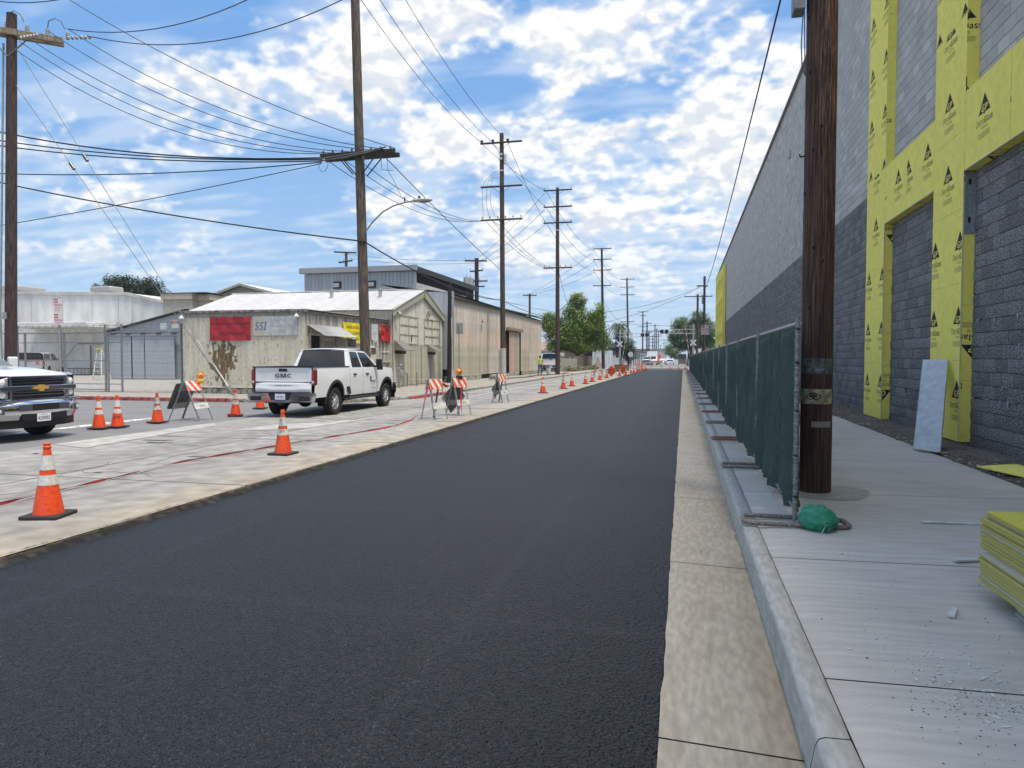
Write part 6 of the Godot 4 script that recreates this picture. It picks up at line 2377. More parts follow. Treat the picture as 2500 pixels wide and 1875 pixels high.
	mb.box(Vector3(0.25, 13.05, 0), Vector3(0.5, 0.2, 0.2), 0.04)
	put("lamp_head", mb, M.plastic, r1)
	mb = MB.new()
	mb.col = lin(0.12, 0.13, 0.14)
	mb.box(Vector3(-0.3, 10.9, 0.2), Vector3(0.2, 1.4, 0.2), 0.02)
	put("junction_box", mb, M.plain, r1)
	var r2 := pole("brown utility pole with one wide arm left of the farthest fence pole", Vector3(2.35, 0.15, -131), 13.0, Vector2.ZERO, 0.24, 0.18, lin(0.085, 0.055, 0.045))
	arm_part(r2, 12.5, 2.45, Vector3.ZERO, 0.1, 0.0, 6, 0.9, 0.16)


# ---------------------------------------------------------------- wires
func wire(label: String, a: Vector3, b: Vector3, sag: float, r := 0.012, col := Color(0.05, 0.055, 0.06), n := 18) -> void:
	var ps := []
	for i in n + 1:
		var t := float(i) / n
		ps.append(a.lerp(b, t) - Vector3(0, sag * 4.0 * t * (1.0 - t), 0))
	var mb := MB.new()
	mb.col = col
	mb.tube(ps, r * 1.3, 5, false)
	tag(put("overhead_wire", mb, M.cable), label, "wire", "overhead wires")


func wires() -> void:
	var p1a := func(x: float, z := 0.2) -> Vector3: return Vector3(-12.03 + x, 9.6, -25.6 + z)
	var p0 := Vector3(-27.3, 15.15, -24.3)
	# from the left corner pole to the streetlight pole's arms
	wire("highest of the thin lines sloping from the left corner pole to the streetlight pole", Vector3(-25.6, 17.0, -24.2), p1a.call(1.35), 0.6)
	wire("thin line from the left corner pole's arm end to the streetlight pole, second from top", p0 + Vector3(2.2, 0.25, -0.6), p1a.call(0.9), 0.85)
	wire("thin line from the left corner pole to the streetlight pole, third from top", p0 + Vector3(1.5, 0.1, -0.4), p1a.call(0.4), 0.95)
	wire("thin line from the left corner pole to the streetlight pole, fourth from top", p0 + Vector3(0.8, -0.25, -0.2), p1a.call(-0.5), 1.0)
	wire("thin line from the left corner pole to the streetlight pole, fifth from top", p0 + Vector3(0.4, -0.35, 0.0), p1a.call(-1.2), 1.05)
	wire("lowest of the thin lines from the left corner pole to the streetlight pole", p0 + Vector3(-0.1, -0.45, 0.1), p1a.call(-1.7), 1.15)
	# from the left corner pole up to the top of the streetlight pole
	wire("topmost curved line rising from the left corner pole out of the picture", p0 + Vector3(-0.4, 1.2, 0.4), Vector3(-14.5, 18.2, -22.5), 1.35, 0.016)
	wire("middle curved line rising from the left corner pole out of the picture", p0 + Vector3(2.3, 0.2, -0.6), Vector3(-12.6, 17.6, -25.3), 1.25, 0.016)
	wire("lower curved line rising from the left corner pole to the streetlight pole", p0 + Vector3(3.0, -0.05, -0.8), Vector3(-12.4, 15.6, -25.5), 1.0, 0.016)
	# thick telephone cables coming in from the left
	wire("upper thick telephone cable sagging in from the left to the streetlight pole arm", Vector3(-38, 14.2, -24.5), Vector3(-13.7, 9.42, -25.3), 1.05, 0.024, Color(0.02, 0.022, 0.025))
	wire("middle thick telephone cable sagging in from the left to the streetlight pole arm", Vector3(-38, 13.2, -24.6), Vector3(-13.7, 9.36, -25.3), 0.75, 0.02, Color(0.02, 0.022, 0.025))
	wire("lower thick telephone cable sagging in from the left to the streetlight pole arm", Vector3(-38, 12.8, -24.6), Vector3(-13.7, 9.3, -25.3), 0.7, 0.02, Color(0.02, 0.022, 0.025))
	wire("flat dark cable below the telephone cables at the left", Vector3(-38, 10.7, -24.7), Vector3(-13.7, 9.25, -25.3), 0.55, 0.018, Color(0.02, 0.022, 0.025))
	wire("dark cable rising from the left pole to the streetlight pole arm", Vector3(-38, 6.6, -24.4), Vector3(-13.7, 9.2, -25.3), 0.25, 0.014, Color(0.03, 0.032, 0.035))
	wire("long dark cable crossing down behind the streetlight pole's lower half", Vector3(-38, 11.6, -25.0), Vector3(-12.0, 6.15, -25.4), 0.45, 0.022, Color(0.02, 0.022, 0.025))
	wire("dark cable going on from the streetlight pole towards the corrugated roof", Vector3(-12.0, 6.15, -25.4), Vector3(-12.9, 5.9, -50.4), 0.5, 0.022, Color(0.02, 0.022, 0.025))
	wire("dark cable from the white-footed pole to the leafy tree", Vector3(-12.9, 5.9, -50.4), Vector3(-11.3, 5.4, -64.6), 0.3, 0.018, Color(0.05, 0.05, 0.05))
	# down the line from the streetlight pole
	for q: Array in [[-1.45, 17.35, "left"], [-0.62, 17.35, "middle"], [0.5, 17.35, "right"]]:
		wire("%s of the three lines from the streetlight pole top to the first armed pole" % q[2], Vector3(-12.4 + q[0], 17.9, -25.6), Vector3(-13.0 + q[0], q[1], -50.4), 0.75, 0.012)
	for q: Array in [[-1.45, "left"], [-0.8, "middle"], [-0.3, "right"]]:
		wire("%s of the three lines under the streetlight to the first armed pole's lowest arm" % q[1], Vector3(-12.2 + q[0] * 1.1, 9.5, -25.8), Vector3(-13.0 + q[0], 11.75, -50.4), 0.9, 0.012)
	wire("guy line from the streetlight pole arm down to the first three-armed pole", Vector3(-11.1, 9.3, -25.4), Vector3(-12.8, 7.9, -50.4), 0.12, 0.014)
	for k in 3:
		wire("line %s from the upper arms of the first to the second armed pole" % ["one", "two", "three"][k], Vector3(-13.0 + [-1.45, -0.62, 0.5][k], 17.3, -50.4), Vector3(-12.4, [17.0, 15.5, 14.05][k], -64.5), 0.3, 0.013)
		wire("line %s from the lowest arm of the first to the second armed pole" % ["one", "two", "three"][k], Vector3(-14.2 + 0.5 * k, 11.75, -50.4), Vector3(-12.4 + 0.25 * k, 9.95, -64.5), 0.5, 0.013)
		wire("line %s from the second armed pole to the third" % ["one", "two", "three"][k], Vector3(-12.4, [17.0, 15.5, 14.05][k], -64.9), Vector3(-12.5, [17.0, 15.5, 14.0][k], -101.2), 0.9, 0.015)
		wire("line %s from the third armed pole to the fourth" % ["one", "two", "three"][k], Vector3(-12.5, [17.0, 15.5, 14.0][k], -101.4), Vector3(-11.9, [16.9, 15.4, 13.9][k], -139.2), 0.9, 0.017)
		wire("line %s crossing from the second armed pole to the transformer pole" % ["one", "two", "three"][k], Vector3(-12.5, [16.8, 15.3, 13.9][k], -64.5), Vector3(-22.1 + 0.5 * k, 12.5 - 0.2 * k, -75), 0.35, 0.013)
		wire("line %s from the third armed pole to the slim roof pole" % ["one", "two", "three"][k], Vector3(-12.4, [16.9, 15.4, 13.9][k], -101.2), Vector3(-23.7 + 0.5 * k, 11.9, -110), 0.4, 0.016)
	wire("upper line from the transformer pole running behind the tree to the right", Vector3(-22.1, 8.6, -75), Vector3(-10.4, 8.4, -139), 0.4, 0.018)
	wire("lower line from the transformer pole running behind the tree to the right", Vector3(-22.1, 7.6, -75), Vector3(-11.2, 6.6, -101), 0.3, 0.016)
	wire("upper line crossing the far street to the lamp pole", Vector3(-11.2, 8.2, -101), Vector3(2.4, 13.1, -118), 0.7, 0.022)
	wire("lower line crossing the far street to the lamp pole", Vector3(-11.2, 6.7, -101), Vector3(2.4, 13.0, -118), 0.6, 0.022)
	wire("line between the two pole tops above the shed roofs", Vector3(-37.6, 13.6, -75), Vector3(-22.4, 12.4, -75), 0.3, 0.014)
	wire("second line between the two pole tops above the shed roofs", Vector3(-37.0, 13.0, -75), Vector3(-22.6, 12.1, -75), 0.3, 0.014)
	wire("far cross-street line above the distant crossing", Vector3(-11, 8.4, -139), Vector3(2.4, 7.8, -131), 0.4, 0.022)
	wire("slack line from the third armed pole to the fourth near its lowest arm", Vector3(-11.1, 9.9, -101), Vector3(-10.4, 8.6, -139), 1.2, 0.018)
	wire("slack service line dropping from the second armed pole into the tree", Vector3(-11.2, 9.7, -64.5), Vector3(-14.0, 7.0, -93), 0.8, 0.014)
	# on the right, from the near pole along the wall
	wire("thick dark cable from the near right pole to the far lamp pole, along the wall", Vector3(1.36, 7.15, -8.5), Vector3(3.1, 12.6, -118), 0.9, 0.012, Color(0.02, 0.022, 0.025), 40)
	wire("thin companion cable of the thick one along the wall", Vector3(1.37, 7.2, -8.5), Vector3(3.1, 12.7, -118), 0.88, 0.008, Color(0.02, 0.022, 0.025), 40)
	# guys of the left corner pole with strain insulators and a white guard
	var foot := Vector3(-17.45, 0.2, -24.9)
	for k in 2:
		var a := Vector3(-27.35 + 0.5 * k, 14.3 - 1.0 * (1 - k), -24.3)
		var f := foot + Vector3(0.12 * k - 0.1, 0, 0.1 * k)
		wire("%s guy wire of the left corner pole, down to the walk by the office" % ["lower", "upper"][k], a, f, 0.0, 0.010, Color(0.2, 0.2, 0.2), 6)
		var t := 0.285 + 0.03 * k
		var mb := MB.new()
		mb.col = lin(0.05, 0.04, 0.035)
		var d := (f - a).normalized()
		mb.cyl(a.lerp(f, t) - d * 0.16, a.lerp(f, t) + d * 0.16, 0.07, 0.07, 8)
		tag(put("strain_insulator", mb, M.lens), "dark strain insulator on the %s guy wire" % ["lower", "upper"][k], "insulator")
	var gm := MB.new()
	gm.col = lin(0.66, 0.65, 0.60)
	var a0 := Vector3(-27.1, 13.8, -24.25)
	var d0 := (foot - a0).normalized()
	gm.cyl(foot - d0 * 2.7, foot - d0 * 0.25, 0.035, 0.035, 8)
	tag(put("guy_guard", gm, M.plain), "white guard tube over the guy wires, by the office front", "guy guard")
	gm = MB.new()
	gm.col = lin(0.3, 0.28, 0.25)
	gm.cyl(foot - d0 * 0.4, foot + d0 * 0.1, 0.045, 0.03, 8)
	tag(put("guy_anchor", gm, M.rusty), "steel anchor of the guy wires in the walk", "anchor")


# ---------------------------------------------------------------- trees
func leaf_cluster(seed_: int, n: int, size: float) -> ArrayMesh:
	var r := RandomNumberGenerator.new()
	r.seed = seed_
	var mb := MB.new()
	for i in n:
		var c := Vector3(r.randfn(0, 0.42), r.randfn(0, 0.34), r.randfn(0, 0.42))
		var b := Basis.from_euler(Vector3(r.randf_range(-0.9, 0.9), r.randf() * TAU, r.randf_range(-0.9, 0.9)))
		var l := size * r.randf_range(0.7, 1.3)
		mb.col = Color.WHITE * r.randf_range(0.75, 1.15)
		var a := c + b * Vector3(-l, 0, 0)
		var d := c + b * Vector3(l, 0.15 * l, 0)
		var e := c + b * Vector3(0, 0.12 * l, l * 0.55)
		var f := c + b * Vector3(0, 0.12 * l, -l * 0.55)
		mb.tri(a, e, d)
		mb.tri(a, d, f)
	return mb.mesh()


func tree(called: String, label: String, at: Vector3, trunk: Array, blobs: Array, per: float, size: float, col: Color, leaf: ArrayMesh) -> Node3D:
	# trunk: limbs of [from, to, r0, r1]; blobs: [centre, radius]
	var t := thing(called, label, "tree", at)
	var mb := MB.new()
	mb.col = lin(0.10, 0.085, 0.068)
	for l: Array in trunk:
		mb.cyl(l[0], l[1], l[2], l[3], 9)
	put("trunk", mb, M.bark, t)
	var xs := []
	var cs := []
	var f := noise(int(at.x * 3) + 91, 0.5, 3)
	for b: Array in blobs:
		var c: Vector3 = b[0]
		var r: Vector3 = b[1]
		var n := int(per * (r.x * r.y + r.y * r.z + r.x * r.z))
		for i in n:
			var d := Vector3(rng.randfn(0, 1), rng.randfn(0, 1), rng.randfn(0, 1)).normalized()
			var k := pow(rng.randf(), 0.45)
			k *= 1.0 + 0.28 * f.get_noise_3dv(d * 4.0 + c)
			var p := c + d * r * k
			if f.get_noise_3dv(p * 1.6) < -0.15:
				continue
			var s := size * rng.randf_range(0.7, 1.35)
			xs.append(Transform3D(Basis.from_euler(Vector3(rng.randf_range(-0.5, 0.5), rng.randf() * TAU, rng.randf_range(-0.5, 0.5))).scaled(Vector3.ONE * s), p))
			var v := 1.0 + 0.45 * f.get_noise_3dv(p * 0.9) + rng.randf_range(-0.15, 0.15)
			cs.append(Color(col.r * v * (1.0 + 0.25 * f.get_noise_3dv(p * 0.5 + Vector3(9, 9, 9))), col.g * v, col.b * v))
	var o := many("crown", leaf, M.leaf, xs, cs, t)
	return t


func trees() -> void:
	var leaf := leaf_cluster(5, 14, 0.22)
	var trunk := [[Vector3(0, 0, 0), Vector3(0.1, 2.4, 0), 0.34, 0.27], [Vector3(0.1, 2.2, 0), Vector3(-2.6, 3.2, 0.2), 0.17, 0.1], [Vector3(0.1, 2.3, 0), Vector3(-1.5, 5.5, 0.3), 0.2, 0.08], [Vector3(0.1, 2.3, 0), Vector3(0.6, 7.5, 0), 0.22, 0.07], [Vector3(0.1, 2.3, 0), Vector3(2.6, 6.0, 0.2), 0.18, 0.07], [Vector3(0.1, 2.0, 0), Vector3(1.8, 3.0, 0.4), 0.12, 0.06]]
	tree("shade_tree", "big bright green shade tree with a ragged crown behind the brown fence on the left", Vector3(-14.0, 0.1, -95), trunk,
		[[Vector3(-0.5, 4.6, 0), Vector3(3.0, 2.2, 2.6)], [Vector3(-3.2, 5.8, 0), Vector3(1.7, 1.7, 1.8)], [Vector3(-4.0, 6.9, 0.2), Vector3(0.9, 0.9, 0.9)], [Vector3(-0.2, 7.2, 0), Vector3(1.7, 1.9, 1.7)], [Vector3(0.2, 9.2, 0), Vector3(1.15, 1.1, 1.1)], [Vector3(2.2, 5.4, 0), Vector3(1.8, 1.7, 1.8)], [Vector3(2.6, 7.0, 0), Vector3(1.2, 1.3, 1.2)], [Vector3(2.9, 8.2, 0), Vector3(0.6, 0.9, 0.6)], [Vector3(3.3, 3.8, 0), Vector3(1.2, 1.5, 1.2)], [Vector3(-2.6, 3.3, 0.3), Vector3(1.6, 1.1, 1.4)], [Vector3(0.8, 3.0, 0.5), Vector3(2.2, 0.8, 1.6)]], 84.0, 0.48, lin(0.22, 0.30, 0.055), leaf)
	tree("round_tree", "large dark round tree beyond the railway crossing on the right", Vector3(1.4, 0.1, -152), [[Vector3(0, 0, 0), Vector3(0, 4, 0), 0.75, 0.55], [Vector3(0, 3.4, 0), Vector3(-2, 7, 0), 0.3, 0.1], [Vector3(0, 3.4, 0), Vector3(2, 7, 0), 0.3, 0.1]],
		[[Vector3(-0.6, 6.6, 0), Vector3(3.6, 3.2, 3.4)], [Vector3(-2.0, 8.6, 0), Vector3(1.9, 1.6, 1.8)], [Vector3(1.6, 9.2, 0), Vector3(2.2, 2.1, 2.0)], [Vector3(3.2, 7.2, 0), Vector3(2.2, 2.6, 2.2)], [Vector3(-3.2, 5.4, 0), Vector3(1.6, 1.7, 1.7)], [Vector3(2.6, 4.6, 0), Vector3(2.6, 1.6, 2.0)], [Vector3(-1.6, 4.0, 0), Vector3(1.8, 1.2, 1.6)]], 34.0, 0.6, lin(0.11, 0.17, 0.05), leaf)
	tree("small_tree", "small round tree far down the street", Vector3(-3.9, 0.1, -232), [[Vector3(0, 0, 0), Vector3(0, 2.5, 0), 0.3, 0.2]],
		[[Vector3(0, 3.6, 0), Vector3(2.3, 2.0, 2.2)], [Vector3(-0.6, 5.0, 0), Vector3(1.3, 1.1, 1.3)], [Vector3(1.6, 2.4, 0), Vector3(1.4, 1.4, 1.4)]], 40.0, 0.55, lin(0.13, 0.19, 0.06), leaf)
	# palm with a mantle of ivy
	var pm := tree("ivy_palm", "palm smothered in dark ivy left of the crossing arm", Vector3(-10.6, 0.1, -126), [[Vector3(0, 0, 0), Vector3(-0.4, 7.0, 0), 0.4, 0.3]],
		[[Vector3(0.6, 3.6, 0), Vector3(2.0, 1.7, 1.8)], [Vector3(-1.2, 3.2, 0), Vector3(1.3, 1.1, 1.2)], [Vector3(1.3, 2.2, 0), Vector3(1.5, 1.5, 1.4)], [Vector3(-0.4, 6.0, 0), Vector3(0.85, 1.7, 0.8)]], 70.0, 0.4, lin(0.06, 0.09, 0.035), leaf)
	for k in 16:
		var a := k * TAU / 16.0 + 0.2
		var up := 0.5 + 0.5 * sin(k * 2.4)
		var mb := MB.new()
		mb.col = lin(0.06, 0.095, 0.04)
		var ps := []
		for j in 7:
			var t := j / 6.0
			ps.append(Vector3(-0.4 + cos(a) * 2.3 * t, 7.3 + up * 1.1 * sin(t * 2.2) - 2.3 * t * t, sin(a) * 2.3 * t))
		mb.tube(ps, 0.03, 4)
		for j in 26:
			var t := 0.15 + 0.85 * j / 26.0
			var i := mini(int(t * 6.0), 5)
			var p: Vector3 = ps[i].lerp(ps[i + 1], t * 6.0 - i)
			for s: float in [-1.0, 1.0]:
				var side := Vector3(-sin(a), -0.5, cos(a)) * s
				mb.tri(p, p + Vector3(0, -0.02, 0) + (ps[i + 1] - ps[i]).normalized() * 0.08, p + Vector3(side.x, -0.55, side.z) * 0.5 * (1.1 - t * 0.6))
		put("frond", mb, M.leaf, pm)
	tree("back_tree", "dark spreading tree behind the white warehouse roof", Vector3(-67.0, 0, -75), [[Vector3(0, 0, 0), Vector3(0, 7, 0), 0.5, 0.4]],
		[[Vector3(-1.2, 10.2, 0), Vector3(2.6, 1.9, 2.2)], [Vector3(2.8, 9.6, 0), Vector3(1.9, 1.8, 1.8)], [Vector3(0.6, 8.8, 0), Vector3(3.6, 1.5, 2.4)], [Vector3(4.4, 8.2, 0), Vector3(1.7, 1.1, 1.5)], [Vector3(5.4, 9.0, 0), Vector3(0.6, 0.5, 0.6)], [Vector3(-5.0, 10.7, 0), Vector3(0.35, 0.3, 0.3)]], 55.0, 0.55, lin(0.04, 0.06, 0.025), leaf)
	tree("edge_tree", "dark tree top at the left edge behind the corner pole", Vector3(-90, 0, -73), [[Vector3(0, 0, 0), Vector3(0, 8, 0), 0.5, 0.4]],
		[[Vector3(0, 9.8, 0), Vector3(2.4, 2.4, 2.2)], [Vector3(3.4, 8.2, 0), Vector3(2.2, 1.6, 1.8)]], 45.0, 0.55, lin(0.04, 0.065, 0.025), leaf)


# ---------------------------------------------------------------- vehicles
func wheel(t: Node3D, x: float, f: float, r: float, detail := true) -> void:
	var s := signf(x)
	var w := MB.new()
	w.col = lin(0.022, 0.022, 0.023)
	var bs := Basis(Vector3(0, 0, 1), -s * PI / 2)
	var at := Vector3(x, r, -f)
	# profile runs from the inner side to the outer side of the tyre
	w.lathe([Vector2(0.0, -0.13), Vector2(r * 0.6, -0.13), Vector2(r * 0.9, -0.135), Vector2(r * 0.985, -0.105), Vector2(r, -0.06), Vector2(r, 0.06), Vector2(r * 0.985, 0.105), Vector2(r * 0.9, 0.132), Vector2(r * 0.66, 0.122), Vector2(r * 0.58, 0.09), Vector2(r * 0.55, 0.05), Vector2(0.0, 0.04)], at, 28, bs)
	if detail:
		for k in 36:
			var a := k * TAU / 36.0
			w.box(at + Vector3(0, cos(a) * r * 0.995, sin(a) * r * 0.995), Vector3(0.2, 0.02, 0.035), 0.0, Basis(Vector3.RIGHT, a))
	var wh := put("wheel", w, M.tyre, t)
	var m := MB.new()
	m.col = lin(0.55, 0.56, 0.58)
	m.lathe([Vector2(r * 0.585, 0.095), Vector2(r * 0.56, 0.10), Vector2(r * 0.53, 0.06), Vector2(r * 0.5, 0.05)], at, 26, bs)
	m.lathe([Vector2(0.0, 0.115), Vector2(r * 0.13, 0.11), Vector2(r * 0.17, 0.085)], at, 16, bs)
	if detail:
		for k in 8:
			var a := k * TAU / 8.0
			var d := Vector3(0, cos(a), sin(a))
			m.box(at + d * r * 0.33 + Vector3(s * 0.075, 0, 0), Vector3(0.035, r * 0.42, r * 0.15), 0.01, Basis(Vector3.RIGHT, a))
			m.ball(at + d * r * 0.2 + Vector3(s * 0.1, 0, 0), Vector3(0.012, 0.012, 0.012), 6, 4)
	else:
		m.lathe([Vector2(r * 0.17, 0.08), Vector2(r * 0.5, 0.06)], at, 20, bs)
	put("rim", m, M.rim, wh)


func pickup(label: String, at: Vector3, turn: float, style: String, paint: StandardMaterial3D, col: Color, sc := 1.0) -> Node3D:
	var t := thing("pickup_truck", label, "pickup truck", at, turn)
	t.scale = Vector3.ONE * sc
	var wb := 3.8
	var r := 0.405
	var ra := 0.535
	var fine_ := style != "plain"
	var arch := func(f: float) -> float:
		var y := 0.56
		for c: float in [0.0, wb]:
			var d := absf(f - c)
			if d < ra:
				y = maxf(y, 0.43 + sqrt(ra * ra - d * d))
		return y
	var hw := func(y: float, f: float) -> float:
		var w := 1.0 - 0.05 * pow((y - 0.98) / 0.5, 2.0)
		if y > 1.22:
			w -= 0.05 * (y - 1.22)
		if f > 4.2:
			w -= 0.16 * pow((f - 4.2) / 0.55, 2.0)
		if f < -1.0:
			w -= 0.03 * pow((-1.0 - f) / 0.22, 2.0)
		for c: float in [0.0, wb]:
			var d := absf(f - c)
			w += 0.018 * exp(-pow(d / 0.62, 4.0)) * smoothstep(1.25, 1.0, y)
		return w
	var top := func(f: float) -> float:
		if f < 0.98:
			return 1.415
		if f < 3.1:
			return 1.37
		return lerpf(1.385, 1.30, clampf((f - 3.1) / 1.65, 0.0, 1.0))
	for q: Array in [["bed_side", -1.22, 0.975], ["rear_door", 0.985, 1.935], ["front_door", 1.945, 3.05], ["front_fender", 3.06, 4.74]]:
		for s: float in [1.0, -1.0]:
			var mb := MB.new()
			mb.col = col
			var f0: float = q[1]
			var f1: float = q[2]
			mb.grid(int((f1 - f0) / 0.055), 9, func(u: float, v: float) -> Vector3:
				var f := lerpf(f0, f1, u)
				var b: float = arch.call(f)
				if q[0] != "bed_side" and q[0] != "front_fender":
					b = 0.52
				var y := lerpf(b, top.call(f), v)
				var x: float = hw.call(y, f)
				if u < 0.01 or u > 0.99:
					x -= 0.006
				return Vector3(s * x, y, -f), null, s < 0.0)
			put(q[0], mb, paint, t)
	# dark frame and innards
	var mb := MB.new()
	mb.col = lin(0.012, 0.012, 0.013)
	mb.box(Vector3(0, 0.86, -1.75), Vector3(1.38, 0.6, 5.9))
	mb.box(Vector3(0, 0.95, -2.0), Vector3(1.84, 0.72, 2.15))
	mb.box(Vector3(0, 0.5, -1.8), Vector3(0.95, 0.22, 5.6))
	mb.cyl(Vector3(-0.8, 0.42, 0), Vector3(0.8, 0.42, 0), 0.06, 0.06, 8)
	mb.ball(Vector3(0, 0.40, 0), Vector3(0.2, 0.18, 0.2), 10, 8)
	for s: float in [-1.0, 1.0]:
		mb.box(Vector3(s * 0.55, 0.36, 0.1), Vector3(0.14, 0.2, 0.2), 0.03)
		mb.box(Vector3(s * 0.86, 0.5, -2.0), Vector3(0.2, 0.1, 2.5))
	put("chassis", mb, M.matte, t)
	# wheels and the dark lips of their arches
	for f: float in [0.0, wb]:
		for s: float in [-1.0, 1.0]:
			wheel(t, s * 0.865, f, r, fine_)
			var am := MB.new()
			am.col = lin(0.025, 0.025, 0.026) if style == "gmc" else col * 0.9
			am.grid(22, 2, func(u: float, v: float) -> Vector3:
				var a := lerpf(-0.14, PI + 0.14, u)
				var rr := lerpf(ra - 0.012, ra + (0.075 if style == "gmc" else 0.03), v)
				var y := 0.43 + sin(a) * rr
				var ff := f + cos(a) * rr
				return Vector3(s * (hw.call(y, ff) + 0.012 + (0.0 if v < 0.9 else -0.011)), y, -ff), null, s > 0.0)
			put("wheel_arch_trim", am, M.plastic if style == "gmc" else paint, t)
			am = MB.new()
			am.col = lin(0.016, 0.016, 0.017)
			am.grid(16, 1, func(u: float, v: float) -> Vector3:
				var a := lerpf(-0.1, PI + 0.1, u)
				return Vector3(s * lerpf(0.68, 0.985, v), 0.43 + sin(a) * ra, -(f + cos(a) * ra)), null, s > 0.0)
			put("wheel_well", am, M.matte, t)
	# open bed
	mb = MB.new()
	mb.col = lin(0.03, 0.03, 0.03)
	mb.box(Vector3(0, 0.99, 0.12), Vector3(1.7, 0.04, 2.2))
	for s: float in [-1.0, 1.0]:
		mb.box(Vector3(s * 0.9, 1.2, 0.12), Vector3(0.05, 0.42, 2.16))
		mb.box(Vector3(s * 0.925, 1.42, 0.12), Vector3(0.10, 0.022, 2.19), 0.008)
	mb.box(Vector3(0, 1.2, -0.95), Vector3(1.8, 0.45, 0.04))
	put("bed", mb, M.plastic, t)
	# tailgate
	mb = MB.new()
	mb.col = col
	mb.grid(28, 16, func(u: float, v: float) -> Vector3:
		var x := lerpf(-0.86, 0.86, u)
		var y := lerpf(0.70, 1.40, v)
		var dx := smoothstep(0.78, 0.72, absf(x))
		var dy := smoothstep(0.98, 1.01, y) * smoothstep(1.345, 1.31, y)
		var low := smoothstep(0.735, 0.76, y) * smoothstep(0.84 + 0.05 * clampf((absf(x) - 0.42) / 0.1, 0, 1), 0.80 + 0.05 * clampf((absf(x) - 0.42) / 0.1, 0, 1), y)
		return Vector3(x, y, 1.235 - 0.028 * dx * dy + 0.018 * low - 0.025 * pow(absf(x) / 0.86, 6.0)))
	put("tailgate", mb, paint, t)
	mb = MB.new()
	mb.col = lin(0.02, 0.02, 0.02)
	mb.box(Vector3(0, 1.412, 1.2), Vector3(1.74, 0.02, 0.1), 0.006)
	mb.box(Vector3(0, 1.335, 1.222), Vector3(0.26, 0.085, 0.03), 0.012)
	put("tailgate_trim", mb, M.plastic, t)
	for s: float in [-1.0, 1.0]:
		var tl := MB.new()
		tl.col = lin(0.13, 0.006, 0.01)
		tl.box(Vector3(s * 0.925, 1.13, 1.165), Vector3(0.13, 0.46, 0.15), 0.03)
		var o := put("tail_light", tl, M.lens, t)
		var wl := MB.new()
		wl.col = lin(0.6, 0.5, 0.5)
		wl.box(Vector3(s * 0.92, 1.0, 1.2), Vector3(0.085, 0.10, 0.09), 0.02)
		put("reverse_lens", wl, M.lens, o)
		wl = MB.new()
		wl.col = lin(0.32, 0.012, 0.015)
		wl.box(Vector3(s * 0.92, 1.2, 1.2), Vector3(0.075, 0.20, 0.09), 0.02)
		put("brake_lens", wl, M.lens, o)
	# rear bumper
	mb = MB.new()
	mb.col = lin(0.62, 0.63, 0.65)
	for s: float in [-1.0, 1.0]:
		mb.poly(PackedVector2Array([Vector2(s * 0.36, 0.70), Vector2(s * 0.98, 0.70), Vector2(s * 1.0, 0.62), Vector2(s * 0.95, 0.45), Vector2(s * 0.25, 0.45), Vector2(s * 0.27, 0.50)]), Transform3D(Basis(), Vector3(0, 0, 1.31)), 0.2)
	mb.box(Vector3(0, 0.475, 1.33), Vector3(0.6, 0.06, 0.2), 0.01)
	put("rear_bumper", mb, M.chrome, t)
	mb = MB.new()
	mb.col = lin(0.018, 0.018, 0.02)
	mb.box(Vector3(0, 0.6, 1.30), Vector3(0.72, 0.2, 0.16), 0.01)
	mb.box(Vector3(0, 0.715, 1.31), Vector3(1.7, 0.02, 0.18), 0.005)
	mb.box(Vector3(0.74, 0.55, 1.412), Vector3(0.34, 0.12, 0.012), 0.004)
	mb.box(Vector3(-0.74, 0.55, 1.412), Vector3(0.34, 0.12, 0.012), 0.004)
	mb.box(Vector3(0, 0.42, 1.3), Vector3(0.14, 0.12, 0.2), 0.01)
	put("bumper_trim", mb, M.plastic, t)
	var im := picture(128, 64, Color8(220, 222, 226))
	ink(im, "California", Vector2(64, 10), 11, Color8(140, 40, 50), 60)
	ink(im, "23878Z3" if style == "gmc" else "4L90992", Vector2(64, 38), 28, Color8(50, 56, 90), 108, true)
	var plate := pic_mat(im, 0.5)
	mb = MB.new()
	panel_uv(mb, look(Vector3.BACK, Vector3(0, 0.60, 1.392)), 0.31, 0.16)
	put("licence_plate", mb, plate, t)
	# cab
	var zb := 0.985
	mb = MB.new()
	mb.col = col
	for s: float in [-1.0, 1.0]:
		var pts := [Vector3(s * 0.955, 1.365, -zb), Vector3(s * 0.955, 1.365, -3.22), Vector3(s * 0.77, 1.90, -2.42), Vector3(s * 0.77, 1.93, -1.2)]
		mb.facing(pts[0], pts[1], pts[2], pts[3], Vector3(s, 0.3, 0))
		mb.facing(Vector3(s * 0.955, 1.365, -zb), Vector3(s * 0.77, 1.93, -1.2), Vector3(s * 0.68, 1.93, -1.19), Vector3(s * 0.82, 1.365, -zb + 0.012), Vector3(0, 0.3, 1))
		mb.facing(Vector3(s * 0.955, 1.365, -3.22), Vector3(s * 0.77, 1.90, -2.42), Vector3(s * 0.71, 1.90, -2.44), Vector3(s * 0.87, 1.365, -3.26), Vector3(0, 0.5, -1))
	mb.facing(Vector3(-0.955, 1.365, -zb), Vector3(0.955, 1.365, -zb), Vector3(0.955, 0.9, -zb), Vector3(-0.955, 0.9, -zb), Vector3.BACK)
	mb.facing(Vector3(-0.82, 1.41, -zb + 0.01), Vector3(0.82, 1.41, -zb + 0.01), Vector3(0.82, 1.36, -zb + 0.01), Vector3(-0.82, 1.36, -zb + 0.01), Vector3.BACK)
	put("cab", mb, paint, t)
	mb = MB.new()
	mb.col = col
